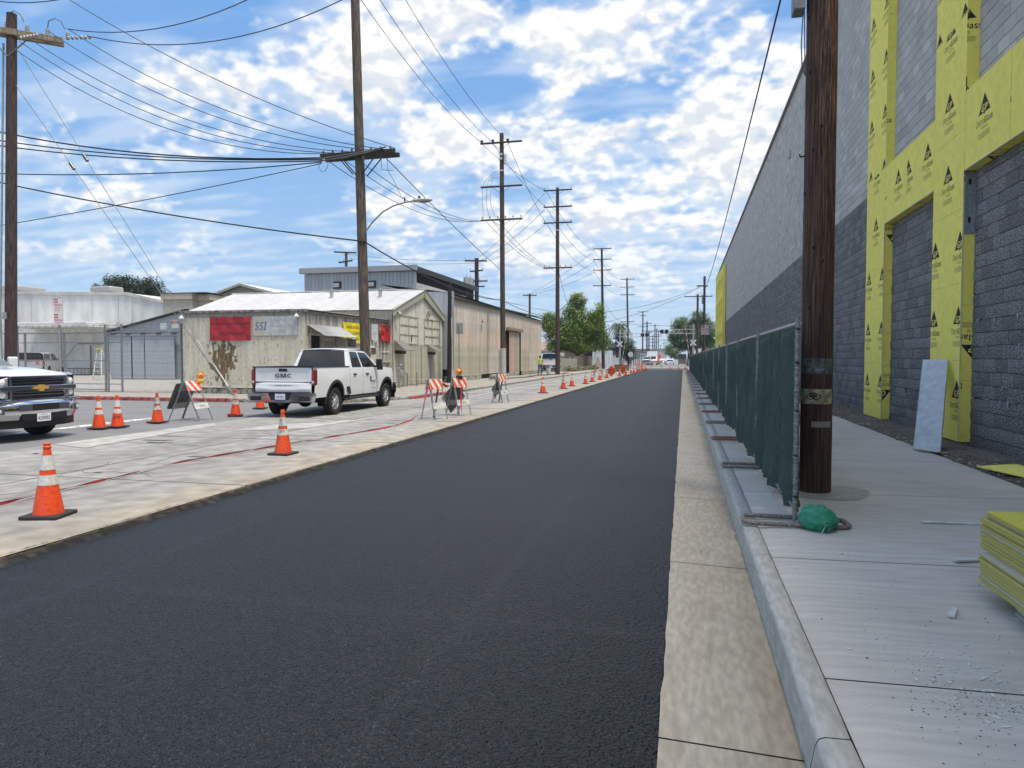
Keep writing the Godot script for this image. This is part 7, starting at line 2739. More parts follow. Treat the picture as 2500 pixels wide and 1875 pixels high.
	mb.grid(14, 12, func(u: float, v: float) -> Vector3:
		var x := lerpf(-0.785, 0.785, u)
		var f := lerpf(1.17, 2.46, v)
		var e := pow(absf(x) / 0.785, 4.0)
		var e2 := pow(absf(v * 2.0 - 1.0), 5.0)
		return Vector3(x, 1.985 - 0.055 * e - 0.065 * e2 * (1.0 if v > 0.5 else 0.6), -f))
	put("roof", mb, paint, t)
	mb = MB.new()
	mb.col = lin(0.02, 0.02, 0.02)
	mb.box(Vector3(0, 1.925, -1.165), Vector3(0.5, 0.045, 0.03), 0.01)
	put("brake_lamp", mb, M.lens, t)
	mb = MB.new()
	mb.col = lin(0.010, 0.011, 0.013)
	mb.facing(Vector3(-0.80, 1.42, -zb + 0.008), Vector3(0.80, 1.42, -zb + 0.008), Vector3(0.69, 1.895, -1.155), Vector3(-0.69, 1.895, -1.155), Vector3(0, 0.3, 1))
	put("rear_window", mb, M.glass_dark, t)
	mb = MB.new()
	mb.col = lin(0.03, 0.038, 0.042) if style != "chevy" else lin(0.12, 0.15, 0.16)
	mb.facing(Vector3(-0.88, 1.385, -3.28), Vector3(0.88, 1.385, -3.28), Vector3(0.715, 1.905, -2.445), Vector3(-0.715, 1.905, -2.445), Vector3(0, 0.5, -1))
	put("windshield", mb, M.glass_dark, t)
	for s: float in [-1.0, 1.0]:
		for q: Array in [[[1.18, 1.385], [1.86, 1.385], [1.80, 1.86], [1.30, 1.87]], [[1.96, 1.385], [3.02, 1.385], [2.44, 1.83], [1.90, 1.86]]]:
			mb = MB.new()
			mb.col = lin(0.012, 0.013, 0.015)
			var ps := []
			for c: Array in q:
				var k: float = (c[1] - 1.365) / 0.55
				ps.append(Vector3(s * (lerpf(0.955, 0.77, k) + 0.006), c[1], -c[0]))
			mb.facing(ps[0], ps[1], ps[2], ps[3], Vector3(s, 0.3, 0))
			put("side_window", mb, M.glass_dark, t)
		mb = MB.new()
		mb.col = lin(0.02, 0.02, 0.021) if style != "chevy" else col
		mb.box(Vector3(s * 1.13, 1.50, -2.86), Vector3(0.2, 0.28, 0.1), 0.035)
		mb.box(Vector3(s * 1.0, 1.4, -2.84), Vector3(0.14, 0.07, 0.07), 0.02)
		if style == "gmc":
			mb.box(Vector3(s * 1.15, 1.36, -2.86), Vector3(0.2, 0.16, 0.1), 0.04)
		put("mirror", mb, M.plastic if style != "chevy" else paint, t)
		for f: float in [1.28, 2.2]:
			mb = MB.new()
			mb.col = lin(0.03, 0.03, 0.03) if style == "gmc" else col * 0.8
			mb.box(Vector3(s * (hw.call(1.17, f) + 0.016), 1.17, -f), Vector3(0.035, 0.045, 0.2), 0.014)
			put("door_handle", mb, M.plastic, t)
		mb = MB.new()
		mb.col = lin(0.03, 0.03, 0.03)
		mb.box(Vector3(s * 0.96, 0.44, -1.95), Vector3(0.13, 0.07, 2.1), 0.03)
		mb.box(Vector3(s * 0.93, 0.42, -0.9), Vector3(0.1, 0.06, 0.5), 0.02)
		put("running_board", mb, M.plastic, t)
	# hood
	mb = MB.new()
	mb.col = col
	mb.grid(24, 16, func(u: float, v: float) -> Vector3:
		var f := lerpf(3.06, 4.76, v)
		var w: float = hw.call(1.3, f) - 0.012
		var x := lerpf(-w, w, u)
		var e := pow(absf(x) / w, 6.0)
		var ridge := 0.03 * smoothstep(0.62, 0.5, absf(x)) * smoothstep(1.0, 0.8, v)
		return Vector3(x, top.call(f) + 0.055 * (1.0 - e) + ridge - 0.11 * pow(v, 7.0), -f))
	put("hood", mb, paint, t)
	front_end(t, style, paint, col, plate)
	if style == "gmc":
		mb = MB.new()
		mb.col = lin(0.02, 0.02, 0.022)
		text_mesh(mb, "GMC", look(Vector3.BACK, Vector3(0, 1.175, 1.222)), 0.105, true, 0.5)
		put("emblem", mb, M.ink, t)
		mb = MB.new()
		mb.col = lin(0.08, 0.08, 0.09)
		text_mesh(mb, "SIERRA 2500 HD", look(Vector3.BACK, Vector3(0, 0.905, 1.238)), 0.03, true, 0.5)
		put("emblem", mb, M.ink, t)
		# company lettering on the front door
		mb = MB.new()
		mb.col = lin(0.03, 0.03, 0.035)
		var fx: float = hw.call(0.95, 2.5) + 0.006
		var xf := look(Vector3.RIGHT, Vector3(fx, 0.95, -2.62))
		mb.poly(PackedVector2Array([Vector2(-0.2, -0.02), Vector2(-0.09, -0.02), Vector2(-0.09, 0.02), Vector2(-0.14, 0.02), Vector2(-0.09, 0.09), Vector2(-0.12, 0.14), Vector2(-0.2, 0.14)]), xf)
		text_mesh(mb, "PREFERRED", xf.translated_local(Vector3(0.04, -0.03, 0)), 0.05, true, 0.36)
		text_mesh(mb, "PAVING COMPANY", xf.translated_local(Vector3(0.03, -0.10, 0)), 0.03, false, 0.4)
		text_mesh(mb, "CA 990741", xf.translated_local(Vector3(0.03, -0.15, 0)), 0.025, false, 0.2)
		text_mesh(mb, "800-555-0100", xf.translated_local(Vector3(0.06, -0.25, 0)), 0.03, true, 0.34)
		put("door_lettering", mb, M.ink, t)
		for s: float in [-1.0, 1.0]:
			mb = MB.new()
			mb.col = lin(0.35, 0.03, 0.03)
			mb.box(Vector3(s * 1.03, 1.03, 0), Vector3(0.02, 0.03, 0.14), 0.006)
			put("side_marker", mb, M.lens, t)
			mb = MB.new()
			mb.col = lin(0.02, 0.02, 0.02)
			mb.poly(PackedVector2Array([Vector2(-0.86, 0.58), Vector2(-0.98, 0.58), Vector2(-0.9, 0.8), Vector2(-0.72, 0.82), Vector2(-0.70, 0.74)]), Transform3D(Basis(Vector3(0, 0, 1), Vector3.UP, Vector3(-1, 0, 0)) if s < 0 else Basis(Vector3(0, 0, 1), Vector3.UP, Vector3(-1, 0, 0)), Vector3(s * 1.0, 0, 0)), 0.03)
			put("side_step", mb, M.plastic, t)
	if style == "silver":
		# canopy over the bed
		mb = MB.new()
		mb.col = col
		mb.grid(12, 10, func(u: float, v: float) -> Vector3:
			var a := u * PI
			return Vector3(-0.9 * signf(cos(a)) * pow(absf(cos(a)), 0.35), 1.41 + 0.52 * pow(sin(a), 0.35), lerpf(1.18, -1.0, v)))
		put("canopy", mb, paint, t)
		mb = MB.new()
		mb.col = lin(0.012, 0.014, 0.016)
		mb.facing(Vector3(-0.84, 1.43, 1.185), Vector3(0.84, 1.43, 1.185), Vector3(0.74, 1.88, 1.19), Vector3(-0.74, 1.88, 1.19), Vector3.BACK)
		for s: float in [-1.0, 1.0]:
			mb.facing(Vector3(s * 0.905, 1.46, 1.0), Vector3(s * 0.905, 1.46, -0.8), Vector3(s * 0.885, 1.84, -0.75), Vector3(s * 0.885, 1.84, 0.95), Vector3(s, 0, 0))
		put("canopy_window", mb, M.glass_dark, t)
		mb = MB.new()
		mb.col = lin(0.55, 0.05, 0.09)
		text_mesh(mb, "R", look(Vector3.BACK, Vector3(0.55, 1.2, 1.24)), 0.3, true)
		put("decal", mb, M.ink, t)
	return t


func front_end(t: Node3D, style: String, paint: StandardMaterial3D, col: Color, plate: Material) -> void:
	var mb := MB.new()
	# grille: dark cavity, bright bars
	mb.col = lin(0.012, 0.012, 0.022)
	mb.box(Vector3(0, 1.02, -4.66), Vector3(1.72, 0.5, 0.16), 0.01)
	put("grille", mb, M.plastic, t)
	mb = MB.new()
	mb.col = lin(0.62, 0.63, 0.65)
	for y: float in [1.245, 1.03, 0.80]:
		mb.box(Vector3(0, y, -4.78 + (0.02 if y < 0.9 else 0.0)), Vector3(1.3 if y > 1.2 else 1.7, 0.05 if y != 1.03 else 0.105, 0.06), 0.015)
	for y: float in [1.19, 1.135, 0.95, 0.895]:
		mb.box(Vector3(0, y, -4.755), Vector3(1.14, 0.022, 0.03), 0.006)
	for s: float in [-1.0, 1.0]:
		mb.box(Vector3(s * 0.6, 1.02, -4.765), Vector3(0.05, 0.46, 0.05), 0.01)
		mb.box(Vector3(s * 0.9, 0.8, -4.66), Vector3(0.1, 0.06, 0.2), 0.015, Basis(Vector3.UP, -s * 0.5))
	put("grille_bar", mb, M.chrome, t)
	for s: float in [-1.0, 1.0]:
		for y: float in [1.15, 0.915]:
			mb = MB.new()
			mb.col = lin(0.22, 0.23, 0.24)
			mb.box(Vector3(s * 0.755, y, -4.68), Vector3(0.26, 0.17, 0.14), 0.03, Basis(Vector3.UP, -s * 0.25))
			var h := put("headlight", mb, M.lens, t)
			mb = MB.new()
			mb.col = lin(0.7, 0.72, 0.74)
			mb.ball(Vector3(s * 0.755, y, -4.745), Vector3(0.065, 0.065, 0.04), 12, 8)
			put("bulb_lens", mb, M.lens, h)
	if style == "chevy":
		mb = MB.new()
		mb.col = lin(0.50, 0.30, 0.05)
		var bow := PackedVector2Array([Vector2(-0.16, -0.022), Vector2(-0.055, -0.022), Vector2(-0.055, -0.062), Vector2(0.055, -0.062), Vector2(0.055, -0.022), Vector2(0.16, -0.022), Vector2(0.16, 0.03), Vector2(0.055, 0.03), Vector2(0.055, 0.062), Vector2(-0.055, 0.062), Vector2(-0.055, 0.03), Vector2(-0.16, 0.03)])
		mb.poly(bow, look(Vector3.FORWARD, Vector3(0, 1.03, -4.83)), 0.03)
		put("emblem", mb, M.lens, t)
	# bumper
	mb = MB.new()
	mb.col = lin(0.62, 0.63, 0.65)
	mb.grid(30, 8, func(u: float, v: float) -> Vector3:
		var x := lerpf(1.0, -1.0, u)
		var bow := 0.26 * pow(absf(x), 3.5)
		var y := lerpf(0.43, 0.79, v)
		return Vector3(x * (1.0 if v < 0.8 else 0.985), y, -(4.93 - bow - 0.07 * pow(absf(v * 2.0 - 1.0), 3.0))))
	mb.box(Vector3(0, 0.785, -4.74), Vector3(1.8, 0.02, 0.24), 0.004)
	put("front_bumper", mb, M.chrome, t)
	mb = MB.new()
	mb.col = lin(0.015, 0.015, 0.017)
	mb.box(Vector3(0, 0.66, -4.895), Vector3(0.6, 0.13, 0.1), 0.006)
	mb.box(Vector3(0, 0.48, -4.88), Vector3(1.0, 0.13, 0.09), 0.01)
	mb.grid(20, 3, func(u: float, v: float) -> Vector3:
		var x := lerpf(0.98, -0.98, u)
		return Vector3(x, lerpf(0.27, 0.45, v), -(4.86 - 0.28 * pow(absf(x), 3.0))))
	put("lower_intake", mb, M.plastic, t)
	mb = MB.new()
	mb.col = lin(0.075, 0.08, 0.10)
	for s: float in [-1.0, 1.0]:
		mb.box(Vector3(s * 0.42, 0.66, -4.895), Vector3(0.24, 0.125, 0.105), 0.008)
		mb.box(Vector3(s * 0.86, 0.61, -4.76), Vector3(0.2, 0.12, 0.07), 0.01, Basis(Vector3.UP, -s * 0.5))
	put("fog_recess", mb, M.plastic, t)
	for s: float in [-1.0, 1.0]:
		mb = MB.new()
		mb.col = lin(0.6, 0.6, 0.6)
		mb.ball(Vector3(s * 0.86, 0.61, -4.80), Vector3(0.045, 0.045, 0.025), 10, 6)
		put("fog_lamp", mb, M.lens, t)
	mb = MB.new()
	panel_uv(mb, look(Vector3.FORWARD, Vector3(0.05, 0.46, -4.935)), 0.31, 0.16)
	put("licence_plate", mb, plate, t)


func car(label: String, category: String, at: Vector3, turn: float, col: Color, size: Vector3, kind := "car", group := "") -> Node3D:
	var t := thing(category.replace(" ", "_"), label, category, at, turn, group)
	var w := size.x / 2
	var l := size.z
	var h := size.y
	var prof: PackedVector2Array
	var glass: Array
	if kind == "car":
		prof = PackedVector2Array([Vector2(0, 0.28), Vector2(l, 0.28), Vector2(l, 0.62), Vector2(l * 0.97, 0.72), Vector2(l * 0.72, 0.86), Vector2(l * 0.56, h), Vector2(l * 0.2, h), Vector2(l * 0.06, 0.92), Vector2(0, 0.85)])
		glass = [Vector2(0.055, 0.95), Vector2(0.20, h - 0.04), Vector2(0.56, h - 0.04), Vector2(0.71, 0.9)]
	elif kind == "van":
		prof = PackedVector2Array([Vector2(0, 0.3), Vector2(l, 0.3), Vector2(l, 0.95), Vector2(l * 0.82, 1.12), Vector2(l * 0.68, h), Vector2(0.1, h), Vector2(0, h * 0.6)])
		glass = [Vector2(0.01, 1.15), Vector2(0.03, h - 0.12), Vector2(0.68, h - 0.06), Vector2(0.81, 1.15)]
	else:
		prof = PackedVector2Array([Vector2(l * 0.72, 0.45), Vector2(l, 0.45), Vector2(l, 1.1), Vector2(l * 0.97, 1.35), Vector2(l * 0.92, 2.15), Vector2(l * 0.72, 2.2)])
		glass = [Vector2(0.74, 1.4), Vector2(0.74, 2.05), Vector2(0.925, 2.1), Vector2(0.965, 1.4)]
	var mb := MB.new()
	mb.col = col
	mb.poly(prof, Transform3D(Basis(Vector3(0, 0, -1), Vector3.UP, Vector3.RIGHT), Vector3(0, 0, l / 2)), w * 2.0)
	put("body", mb, M.white_paint, t)
	if kind == "box truck":
		mb = MB.new()
		mb.col = col
		mb.box(Vector3(0, h * 0.5 + 0.35, l * 0.14), Vector3(w * 2.08, h - 0.75, l * 0.70), 0.04)
		put("cargo_box", mb, M.white_paint, t)
	mb = MB.new()
	mb.col = lin(0.02, 0.025, 0.03)
	var zz := func(f: float) -> float: return l / 2 - f * l
	for s: float in [-1.0, 1.0]:
		mb.facing(Vector3(s * (w + 0.006), glass[0].y, zz.call(glass[0].x + 0.03)), Vector3(s * (w + 0.006), glass[3].y, zz.call(glass[3].x - 0.04)), Vector3(s * (w + 0.006), glass[2].y - 0.04, zz.call(glass[2].x)), Vector3(s * (w + 0.006), glass[1].y - 0.04, zz.call(glass[1].x + 0.02)), Vector3(s, 0, 0))
	for q: Array in [[glass[0], glass[1], 0.012], [glass[3], glass[2], -0.012]]:
		mb.facing(Vector3(-w * 0.84, q[0].y, zz.call(q[0].x) + q[2]), Vector3(w * 0.84, q[0].y, zz.call(q[0].x) + q[2]), Vector3(w * 0.8, q[1].y, zz.call(q[1].x) + q[2]), Vector3(-w * 0.8, q[1].y, zz.call(q[1].x) + q[2]), Vector3(0, 0, signf(q[2])))
	put("window", mb, M.glass_dark, t)
	for f: float in [0.19, 0.8]:
		for s: float in [-1.0, 1.0]:
			var wm := MB.new()
			wm.col = lin(0.02, 0.02, 0.02)
			var r := 0.34 if kind != "box truck" else 0.45
			wm.cyl(Vector3(s * (w - 0.2), r, zz.call(f)), Vector3(s * (w + 0.015), r, zz.call(f)), r, r, 16)
			wm.col = lin(0.4, 0.4, 0.42)
			wm.cyl(Vector3(s * (w + 0.015), r, zz.call(f)), Vector3(s * (w + 0.025), r, zz.call(f)), r * 0.6, r * 0.55, 12)
			put("wheel", wm, M.tyre, t)
	for s: float in [-1.0, 1.0]:
		mb = MB.new()
		mb.col = lin(0.3, 0.02, 0.02)
		mb.box(Vector3(s * w * 0.8, 0.78, l / 2 + 0.005), Vector3(0.24, 0.14, 0.03), 0.01)
		put("tail_light", mb, M.lens, t)
		mb = MB.new()
		mb.col = lin(0.6, 0.62, 0.64)
		mb.box(Vector3(s * w * 0.75, 0.62, -l / 2 - 0.005), Vector3(0.28, 0.14, 0.03), 0.01)
		put("headlight", mb, M.lens, t)
	return t


func vehicles() -> void:
	var wp: StandardMaterial3D = M.white_paint
	pickup("white pickup truck with black arch trims parked on the left, seen from behind", Vector3(-10.5, 0.05, -18.3), 0.02, "gmc", wp, lin(0.76, 0.77, 0.78), 0.965)
	pickup("white pickup truck with a chrome grille entering from the left edge", Vector3(-17.12, 0.045, -11.4), deg_to_rad(-90.0), "chevy", wp, lin(0.76, 0.77, 0.78), 1.0)
	pickup("silver pickup with a bed canopy parked in the fenced yard", Vector3(-46.9, 0.18, -42.9), deg_to_rad(34.0), "silver", M.silver_paint, lin(0.42, 0.42, 0.42), 0.98)
	pickup("white pickup parked beyond the corrugated shed behind the worker", Vector3(-14.2, 0.15, -76.5), deg_to_rad(14.0), "plain", wp, lin(0.72, 0.73, 0.74), 1.05)
	pickup("white pickup far down the left side, facing the camera", Vector3(-7.9, 0.05, -163), PI, "plain", wp, lin(0.72, 0.73, 0.74), 1.0)
	car("white box truck parked beyond the far white pickup", "box truck", Vector3(-7.4, 0.05, -176), PI, lin(0.72, 0.73, 0.74), Vector3(2.4, 3.3, 7.0), "box truck")
	car("dark car parked at the left kerb past the box truck", "car", Vector3(-7.0, 0.05, -188), PI, lin(0.06, 0.06, 0.07), Vector3(1.8, 1.45, 4.5))
	car("white car in the middle of the far street", "car", Vector3(-6.2, 0.05, -225), PI, lin(0.7, 0.7, 0.7), Vector3(1.85, 1.5, 4.6))
	car("pale grey car parked far ahead under the small tree", "car", Vector3(-4.2, 0.05, -205), 0.1, lin(0.6, 0.62, 0.64), Vector3(1.85, 1.5, 4.6))
	car("bluish white car just left of the grey van", "car", Vector3(-3.3, 0.05, -182), 0.0, lin(0.58, 0.64, 0.74), Vector3(1.8, 1.48, 4.4))
	var v := car("grey van with its black rear door raised, straight down the street", "van", Vector3(-0.25, 0.05, -170), 0.0, lin(0.16, 0.16, 0.155), Vector3(1.9, 1.75, 4.8), "van")
	var mb := MB.new()
	mb.col = lin(0.015, 0.015, 0.018)
	mb.box(Vector3(0, 2.15, 2.5), Vector3(1.75, 0.95, 0.1), 0.02, Basis(Vector3.RIGHT, -0.25))
	put("rear_door", mb, M.plastic, v)
	var rb := thing("trailer", "bright red trailer box far down the street", "trailer", Vector3(-8.6, 0.05, -265))
	mb = MB.new()
	mb.col = lin(0.62, 0.09, 0.08)
	mb.box(Vector3(0, 1.75, 0), Vector3(1.5, 2.4, 3.6), 0.05)
	put("body", mb, M.white_paint, rb)
	for s: float in [-1.0, 1.0]:
		mb = MB.new()
		mb.col = lin(0.02, 0.02, 0.02)
		mb.cyl(Vector3(s * 0.6, 0.4, 0), Vector3(s * 0.85, 0.4, 0), 0.4, 0.4, 14)
		put("wheel", mb, M.tyre, rb)


# ---------------------------------------------------------------- the far street
func slab_wall(called: String, label: String, cat: String, a: Vector3, b: Vector3, h: float, step: float, col: Color, vary: float, m: Material, part: String) -> Node3D:
	var t := thing(called, label, cat)
	var n := int(a.distance_to(b) / step)
	var d := (b - a).normalized()
	var bs := Basis(d, Vector3.UP, d.cross(Vector3.UP))
	for i in n:
		var mb := MB.new()
		mb.col = col * rng.randf_range(1.0 - vary, 1.0 + vary)
		var hh := h * rng.randf_range(0.96, 1.03)
		mb.box(a + d * (i + 0.5) * step + Vector3(0, hh / 2, 0), Vector3(step - 0.02, hh, 0.04), 0.0, bs)
		put(part, mb, m, t)
	return t


func far_street() -> void:
	var mb := MB.new()
	slab_wall("board_fence", "brown weathered board fence under the big green tree", "fence", Vector3(-13.7, 0.1, -78), Vector3(-12.6, 0.1, -99), 1.85, 0.55, lin(0.17, 0.135, 0.10), 0.3, M.siding, "board")
	slab_wall("wire_fence", "pale weedy mesh fence before the brown boards", "fence", Vector3(-13.3, 0.1, -77.5), Vector3(-12.9, 0.1, -88), 1.55, 1.3, lin(0.34, 0.34, 0.28), 0.1, M.siding, "panel")
	slab_wall("tin_wall", "bluish white tin wall between the brown fence and the palm", "wall", Vector3(-12.5, 0.1, -100), Vector3(-11.4, 0.1, -118), 2.75, 1.5, lin(0.52, 0.57, 0.61), 0.12, M.sheet, "sheet")
	# scrub in front of the fence
	var xs := []
	var cs := []
	for i in 260:
		var z := rng.randf_range(-79, -99)
		xs.append(Transform3D(Basis(Vector3.UP, rng.randf() * TAU).scaled(Vector3.ONE * rng.randf_range(0.2, 0.5)), Vector3(-12.6 + rng.randf_range(-0.4, 0.3) + (z + 79) * -0.04, rng.randf_range(0.15, 0.5), z)))
		cs.append(lin(0.22, 0.19, 0.09) * rng.randf_range(0.6, 1.2))
	tag(many("dry_grass", leaf_cluster(8, 12, 0.3), M.leaf, xs, cs), "dry yellow weeds along the fence below the big tree", "weeds")
	# buildings
	var h1 := thing("tiled_house", "low white house with a pink tiled roof seen past the end of the corrugated shed", "house")
	mb = MB.new()
	mb.col = lin(0.62, 0.63, 0.62)
	mb.box(Vector3(-21.5, 1.25, -100), Vector3(9, 2.5, 6))
	put("wall", mb, M.plain, h1)
	for r in 7:
		mb = MB.new()
		mb.col = lin(0.46, 0.30, 0.23) * rng.randf_range(0.85, 1.15)
		mb.grid(60, 1, func(s: float, t: float) -> Vector3: return Vector3(-26.5 + s * 10.0, 2.5 + (r + t) * 0.22 + 0.04 * sin(s * TAU * 30.0) + 0.03 * (1.0 - t), -96.6 - (r + t) * 0.5))
		put("tile_course", mb, M.matte, h1)
	mb = MB.new()
	mb.col = lin(0.2, 0.2, 0.2)
	mb.box(Vector3(-20.5, 1.7, -96.95), Vector3(0.8, 1.2, 0.08))
	put("window", mb, M.glass_dark, h1)
	var h2 := thing("awning_house", "small house with a blue awning behind the tin wall", "house")
	mb = MB.new()
	mb.col = lin(0.42, 0.30, 0.22)
	mb.box(Vector3(-15.8, 2.1, -112), Vector3(6, 4.2, 8))
	put("wall", mb, M.plain, h2)
	mb = MB.new()
	mb.col = lin(0.02, 0.03, 0.09)
	mb.quad(Vector3(-16.8, 4.6, -107.9), Vector3(-18.0, 3.6, -106.4), Vector3(-12.7, 3.6, -106.4), Vector3(-12.9, 4.6, -107.9))
	put("awning", mb, M.vinyl, h2)
	mb = MB.new()
	mb.col = lin(0.03, 0.035, 0.04)
	mb.box(Vector3(-13.9, 2.7, -107.97), Vector3(1.6, 1.3, 0.06))
	put("window", mb, M.glass_dark, h2)
	mb = MB.new()
	mb.col = lin(0.6, 0.58, 0.53)
	mb.box(Vector3(-15.8, 4.5, -112), Vector3(6.4, 0.7, 8.4), 0.05)
	put("roof", mb, M.matte, h2)
	var h3 := thing("white_depot", "long low white depot beyond the palm on the left", "building")
	mb = MB.new()
	mb.col = lin(0.62, 0.62, 0.60)
	mb.box(Vector3(-14.6, 1.6, -180), Vector3(8, 3.2, 70))
	put("wall", mb, M.plain, h3)
	mb = MB.new()
	mb.col = lin(0.08, 0.09, 0.11)
	mb.box(Vector3(-14.4, 3.3, -180), Vector3(8.6, 0.18, 70.6), 0.02)
	put("roof", mb, M.matte, h3)
	for i in 9:
		mb = MB.new()
		mb.col = lin(0.10, 0.11, 0.12)
		mb.box(Vector3(-10.58, 1.4, -149 - i * 7.5), Vector3(0.08, 2.4, 2.6))
		put("shutter", mb, M.plain, h3)
	var h4 := thing("white_block", "white flat building behind the stop sign on the right", "building")
	mb = MB.new()
	mb.col = lin(0.66, 0.66, 0.63)
	mb.box(Vector3(9.0, 2.6, -190), Vector3(13, 5.2, 20))
	put("wall", mb, M.plain, h4)
	mb = MB.new()
	mb.col = lin(0.3, 0.32, 0.34)
	mb.box(Vector3(9.0, 5.3, -190), Vector3(13.3, 0.25, 20.3), 0.03)
	put("roof", mb, M.plain, h4)
	for i in 4:
		mb = MB.new()
		mb.col = lin(0.05, 0.06, 0.07)
		mb.box(Vector3(4.0 + i * 2.8, 3.0, -179.96), Vector3(1.5, 1.2, 0.08))
		put("window", mb, M.glass_dark, h4)
	for q: Array in [[-24.0, -300, 26, 9.0, 5.0, lin(0.42, 0.30, 0.25), "brownish row building on the far left side of the street"], [-20.0, -380, 24, 12.0, 6.0, lin(0.5, 0.46, 0.42), "pale row building farther down on the left"], [16.0, -330, 20, 20.0, 5.5, lin(0.5, 0.45, 0.4), "tan building far down on the right"]]:
		var b := thing("distant_building", q[6], "building", Vector3(q[0], 0, q[1]))
		mb = MB.new()
		mb.col = q[5]
		mb.box(Vector3(0, q[4] / 2.0, 0), Vector3(q[2] * 0.9, q[4], 60))
		put("wall", mb, M.plain, b)
		mb = MB.new()
		mb.col = lin(0.25, 0.24, 0.23)
		mb.box(Vector3(0, q[4] + 0.1, 0), Vector3(q[2] * 0.92, 0.25, 60.6))
		put("roof", mb, M.matte, b)
		for i in 6:
			mb = MB.new()
			mb.col = lin(0.06, 0.07, 0.08)
			mb.box(Vector3(-signf(q[0]) * q[2] * 0.45, q[4] * 0.55, -22 + i * 9.0), Vector3(0.1, 1.6, 3.0))
			put("window", mb, M.glass_dark, b)
	for q: Array in [[-372, -1500, 24, 54, "hazy blue office tower on the horizon past the shed"], [-352, -1560, 20, 36, "lower hazy tower beside the tall one on the horizon"], [-336, -1600, 50, 18, "long low hazy block on the horizon"]]:
		var b := thing("office_tower", q[4], "tower", Vector3(q[0], 0, q[1]))
		mb = MB.new()
		mb.col = lin(0.16, 0.2, 0.26)
		mb.box(Vector3(0, q[3] / 2.0, 0), Vector3(q[2], q[3], 20))
		put("wall", mb, M.plain, b)
		for i in int(q[3] / 4.5):
			mb = MB.new()
			mb.col = lin(0.06, 0.09, 0.13)
			mb.box(Vector3(0, 3.0 + i * 4.5, 10.05), Vector3(q[2] * 0.94, 2.2, 0.2))
			put("window", mb, M.glass_dark, b)
	# ---- railway crossing signals
	for q: Array in [[1.41, -112.0, -1.0, 4.85, 5.72, 6.9, "crossing signal mast with a truss arm reaching over the street from the right"], [-10.4, -120.0, 1.0, 4.6, 5.5, 6.4, "crossing signal mast with a truss arm reaching over the street from the left"]]:
		var s: float = q[2]
		var t := thing("crossing_signal", q[6], "railway signal", Vector3(q[0], 0.05, q[1]))
		mb = MB.new()
		mb.col = lin(0.5, 0.52, 0.52)
		mb.cyl(Vector3.ZERO, Vector3(0, q[5], 0), 0.16, 0.13, 12)
		put("mast", mb, M.galv, t)
		mb = MB.new()
		mb.col = lin(0.62, 0.63, 0.62)
		var y: float = q[4]
		var L: float = q[3]
		for dy: float in [-0.3, 0.3]:
			for z: float in [-0.2, 0.2]:
				mb.cyl(Vector3(-s * 0.3, y + dy, z), Vector3(s * L, y + dy, z), 0.045, 0.045, 6)
		for i in 8:
			var x: float = s * (0.35 + i * (L - 0.4) / 7.0)
			mb.cyl(Vector3(x, y - 0.3, 0.2), Vector3(x, y + 0.3, 0.2), 0.03, 0.03, 5)
			if i in [2, 5, 6]:
				mb.cyl(Vector3(x, y - 0.3, 0.2), Vector3(x + s * 0.6, y + 0.3, 0.2), 0.025, 0.025, 5)
		put("truss_arm", mb, M.galv, t)
		for pos: Array in [[s * (L - 0.15), y, 0.36], [s * (L - 0.85), y, 0.36], [-0.42, 1.95, 0.24], [0.42, 1.95, 0.24]]:
			mb = MB.new()
			mb.col = lin(0.012, 0.012, 0.013)
			var r: float = 0.32 if pos[1] > 3.0 else 0.25
			mb.cyl(Vector3(pos[0], pos[1], pos[2] - 0.08), Vector3(pos[0], pos[1], pos[2]), r, r, 20)
			mb.col = lin(0.10, 0.012, 0.015)
			mb.cyl(Vector3(pos[0], pos[1], pos[2]), Vector3(pos[0], pos[1], pos[2] + 0.02), 0.13, 0.12, 14)
			put("signal_light", mb, M.plain, t)
		for a: float in [0.785, -0.785]:
			mb = MB.new()
			mb.col = lin(0.72, 0.73, 0.72)
			mb.box(Vector3(0, 4.0, 0.2 + a * 0.01), Vector3(1.2, 0.23, 0.02), 0.0, Basis(Vector3(0, 0, 1), a))
			put("crossbuck", mb, M.plain, t)
		mb = MB.new()
		mb.col = lin(0.3, 0.3, 0.3)
		mb.box(Vector3(s * 0.5, 0.9, 0), Vector3(0.5, 1.2, 0.5), 0.05)
		put("gate_mechanism", mb, M.plain, t)
		for i in 12:
			mb = MB.new()
			mb.col = lin(0.42, 0.10, 0.08) if i % 2 else lin(0.62, 0.6, 0.56)
			var d := Vector3(-0.17 * 1.0, 1, 0).normalized() if s < 0 else Vector3(0.16, 1, 0).normalized()
			var a := Vector3(s * 0.42, 1.4, 0.3) + d * (i * 0.46)
			mb.cyl(a, a + d * 0.46, 0.055, 0.055, 6)
			put("gate_arm", mb, M.plain, t)
	# ---- street signs on the right
	var st := thing("stop_sign", "red octagonal stop sign above the far end of the green fence", "sign", Vector3(3.35, 0.1, -118.5))
	mb = MB.new()
	mb.col = lin(0.3, 0.3, 0.3)
	mb.cyl(Vector3.ZERO, Vector3(0, 3.3, 0), 0.04, 0.04, 6)
	put("post", mb, M.galv, st)
	var oct := PackedVector2Array()
	for i in 8:
		oct.append(Vector2(cos((i + 0.5) * TAU / 8), sin((i + 0.5) * TAU / 8)) * 0.46)
	mb = MB.new()
	mb.col = lin(0.45, 0.03, 0.05)
	mb.poly(oct, Transform3D(Basis(), Vector3(0, 2.95, 0.06)), 0.02)
	put("plate", mb, M.plain, st)
	mb = MB.new()
	mb.col = lin(0.7, 0.66, 0.66)
	text_mesh(mb, "STOP", Transform3D(Basis(), Vector3(0, 2.95, 0.074)), 0.26, true, 0.66)
	put("lettering", mb, M.ink, st)
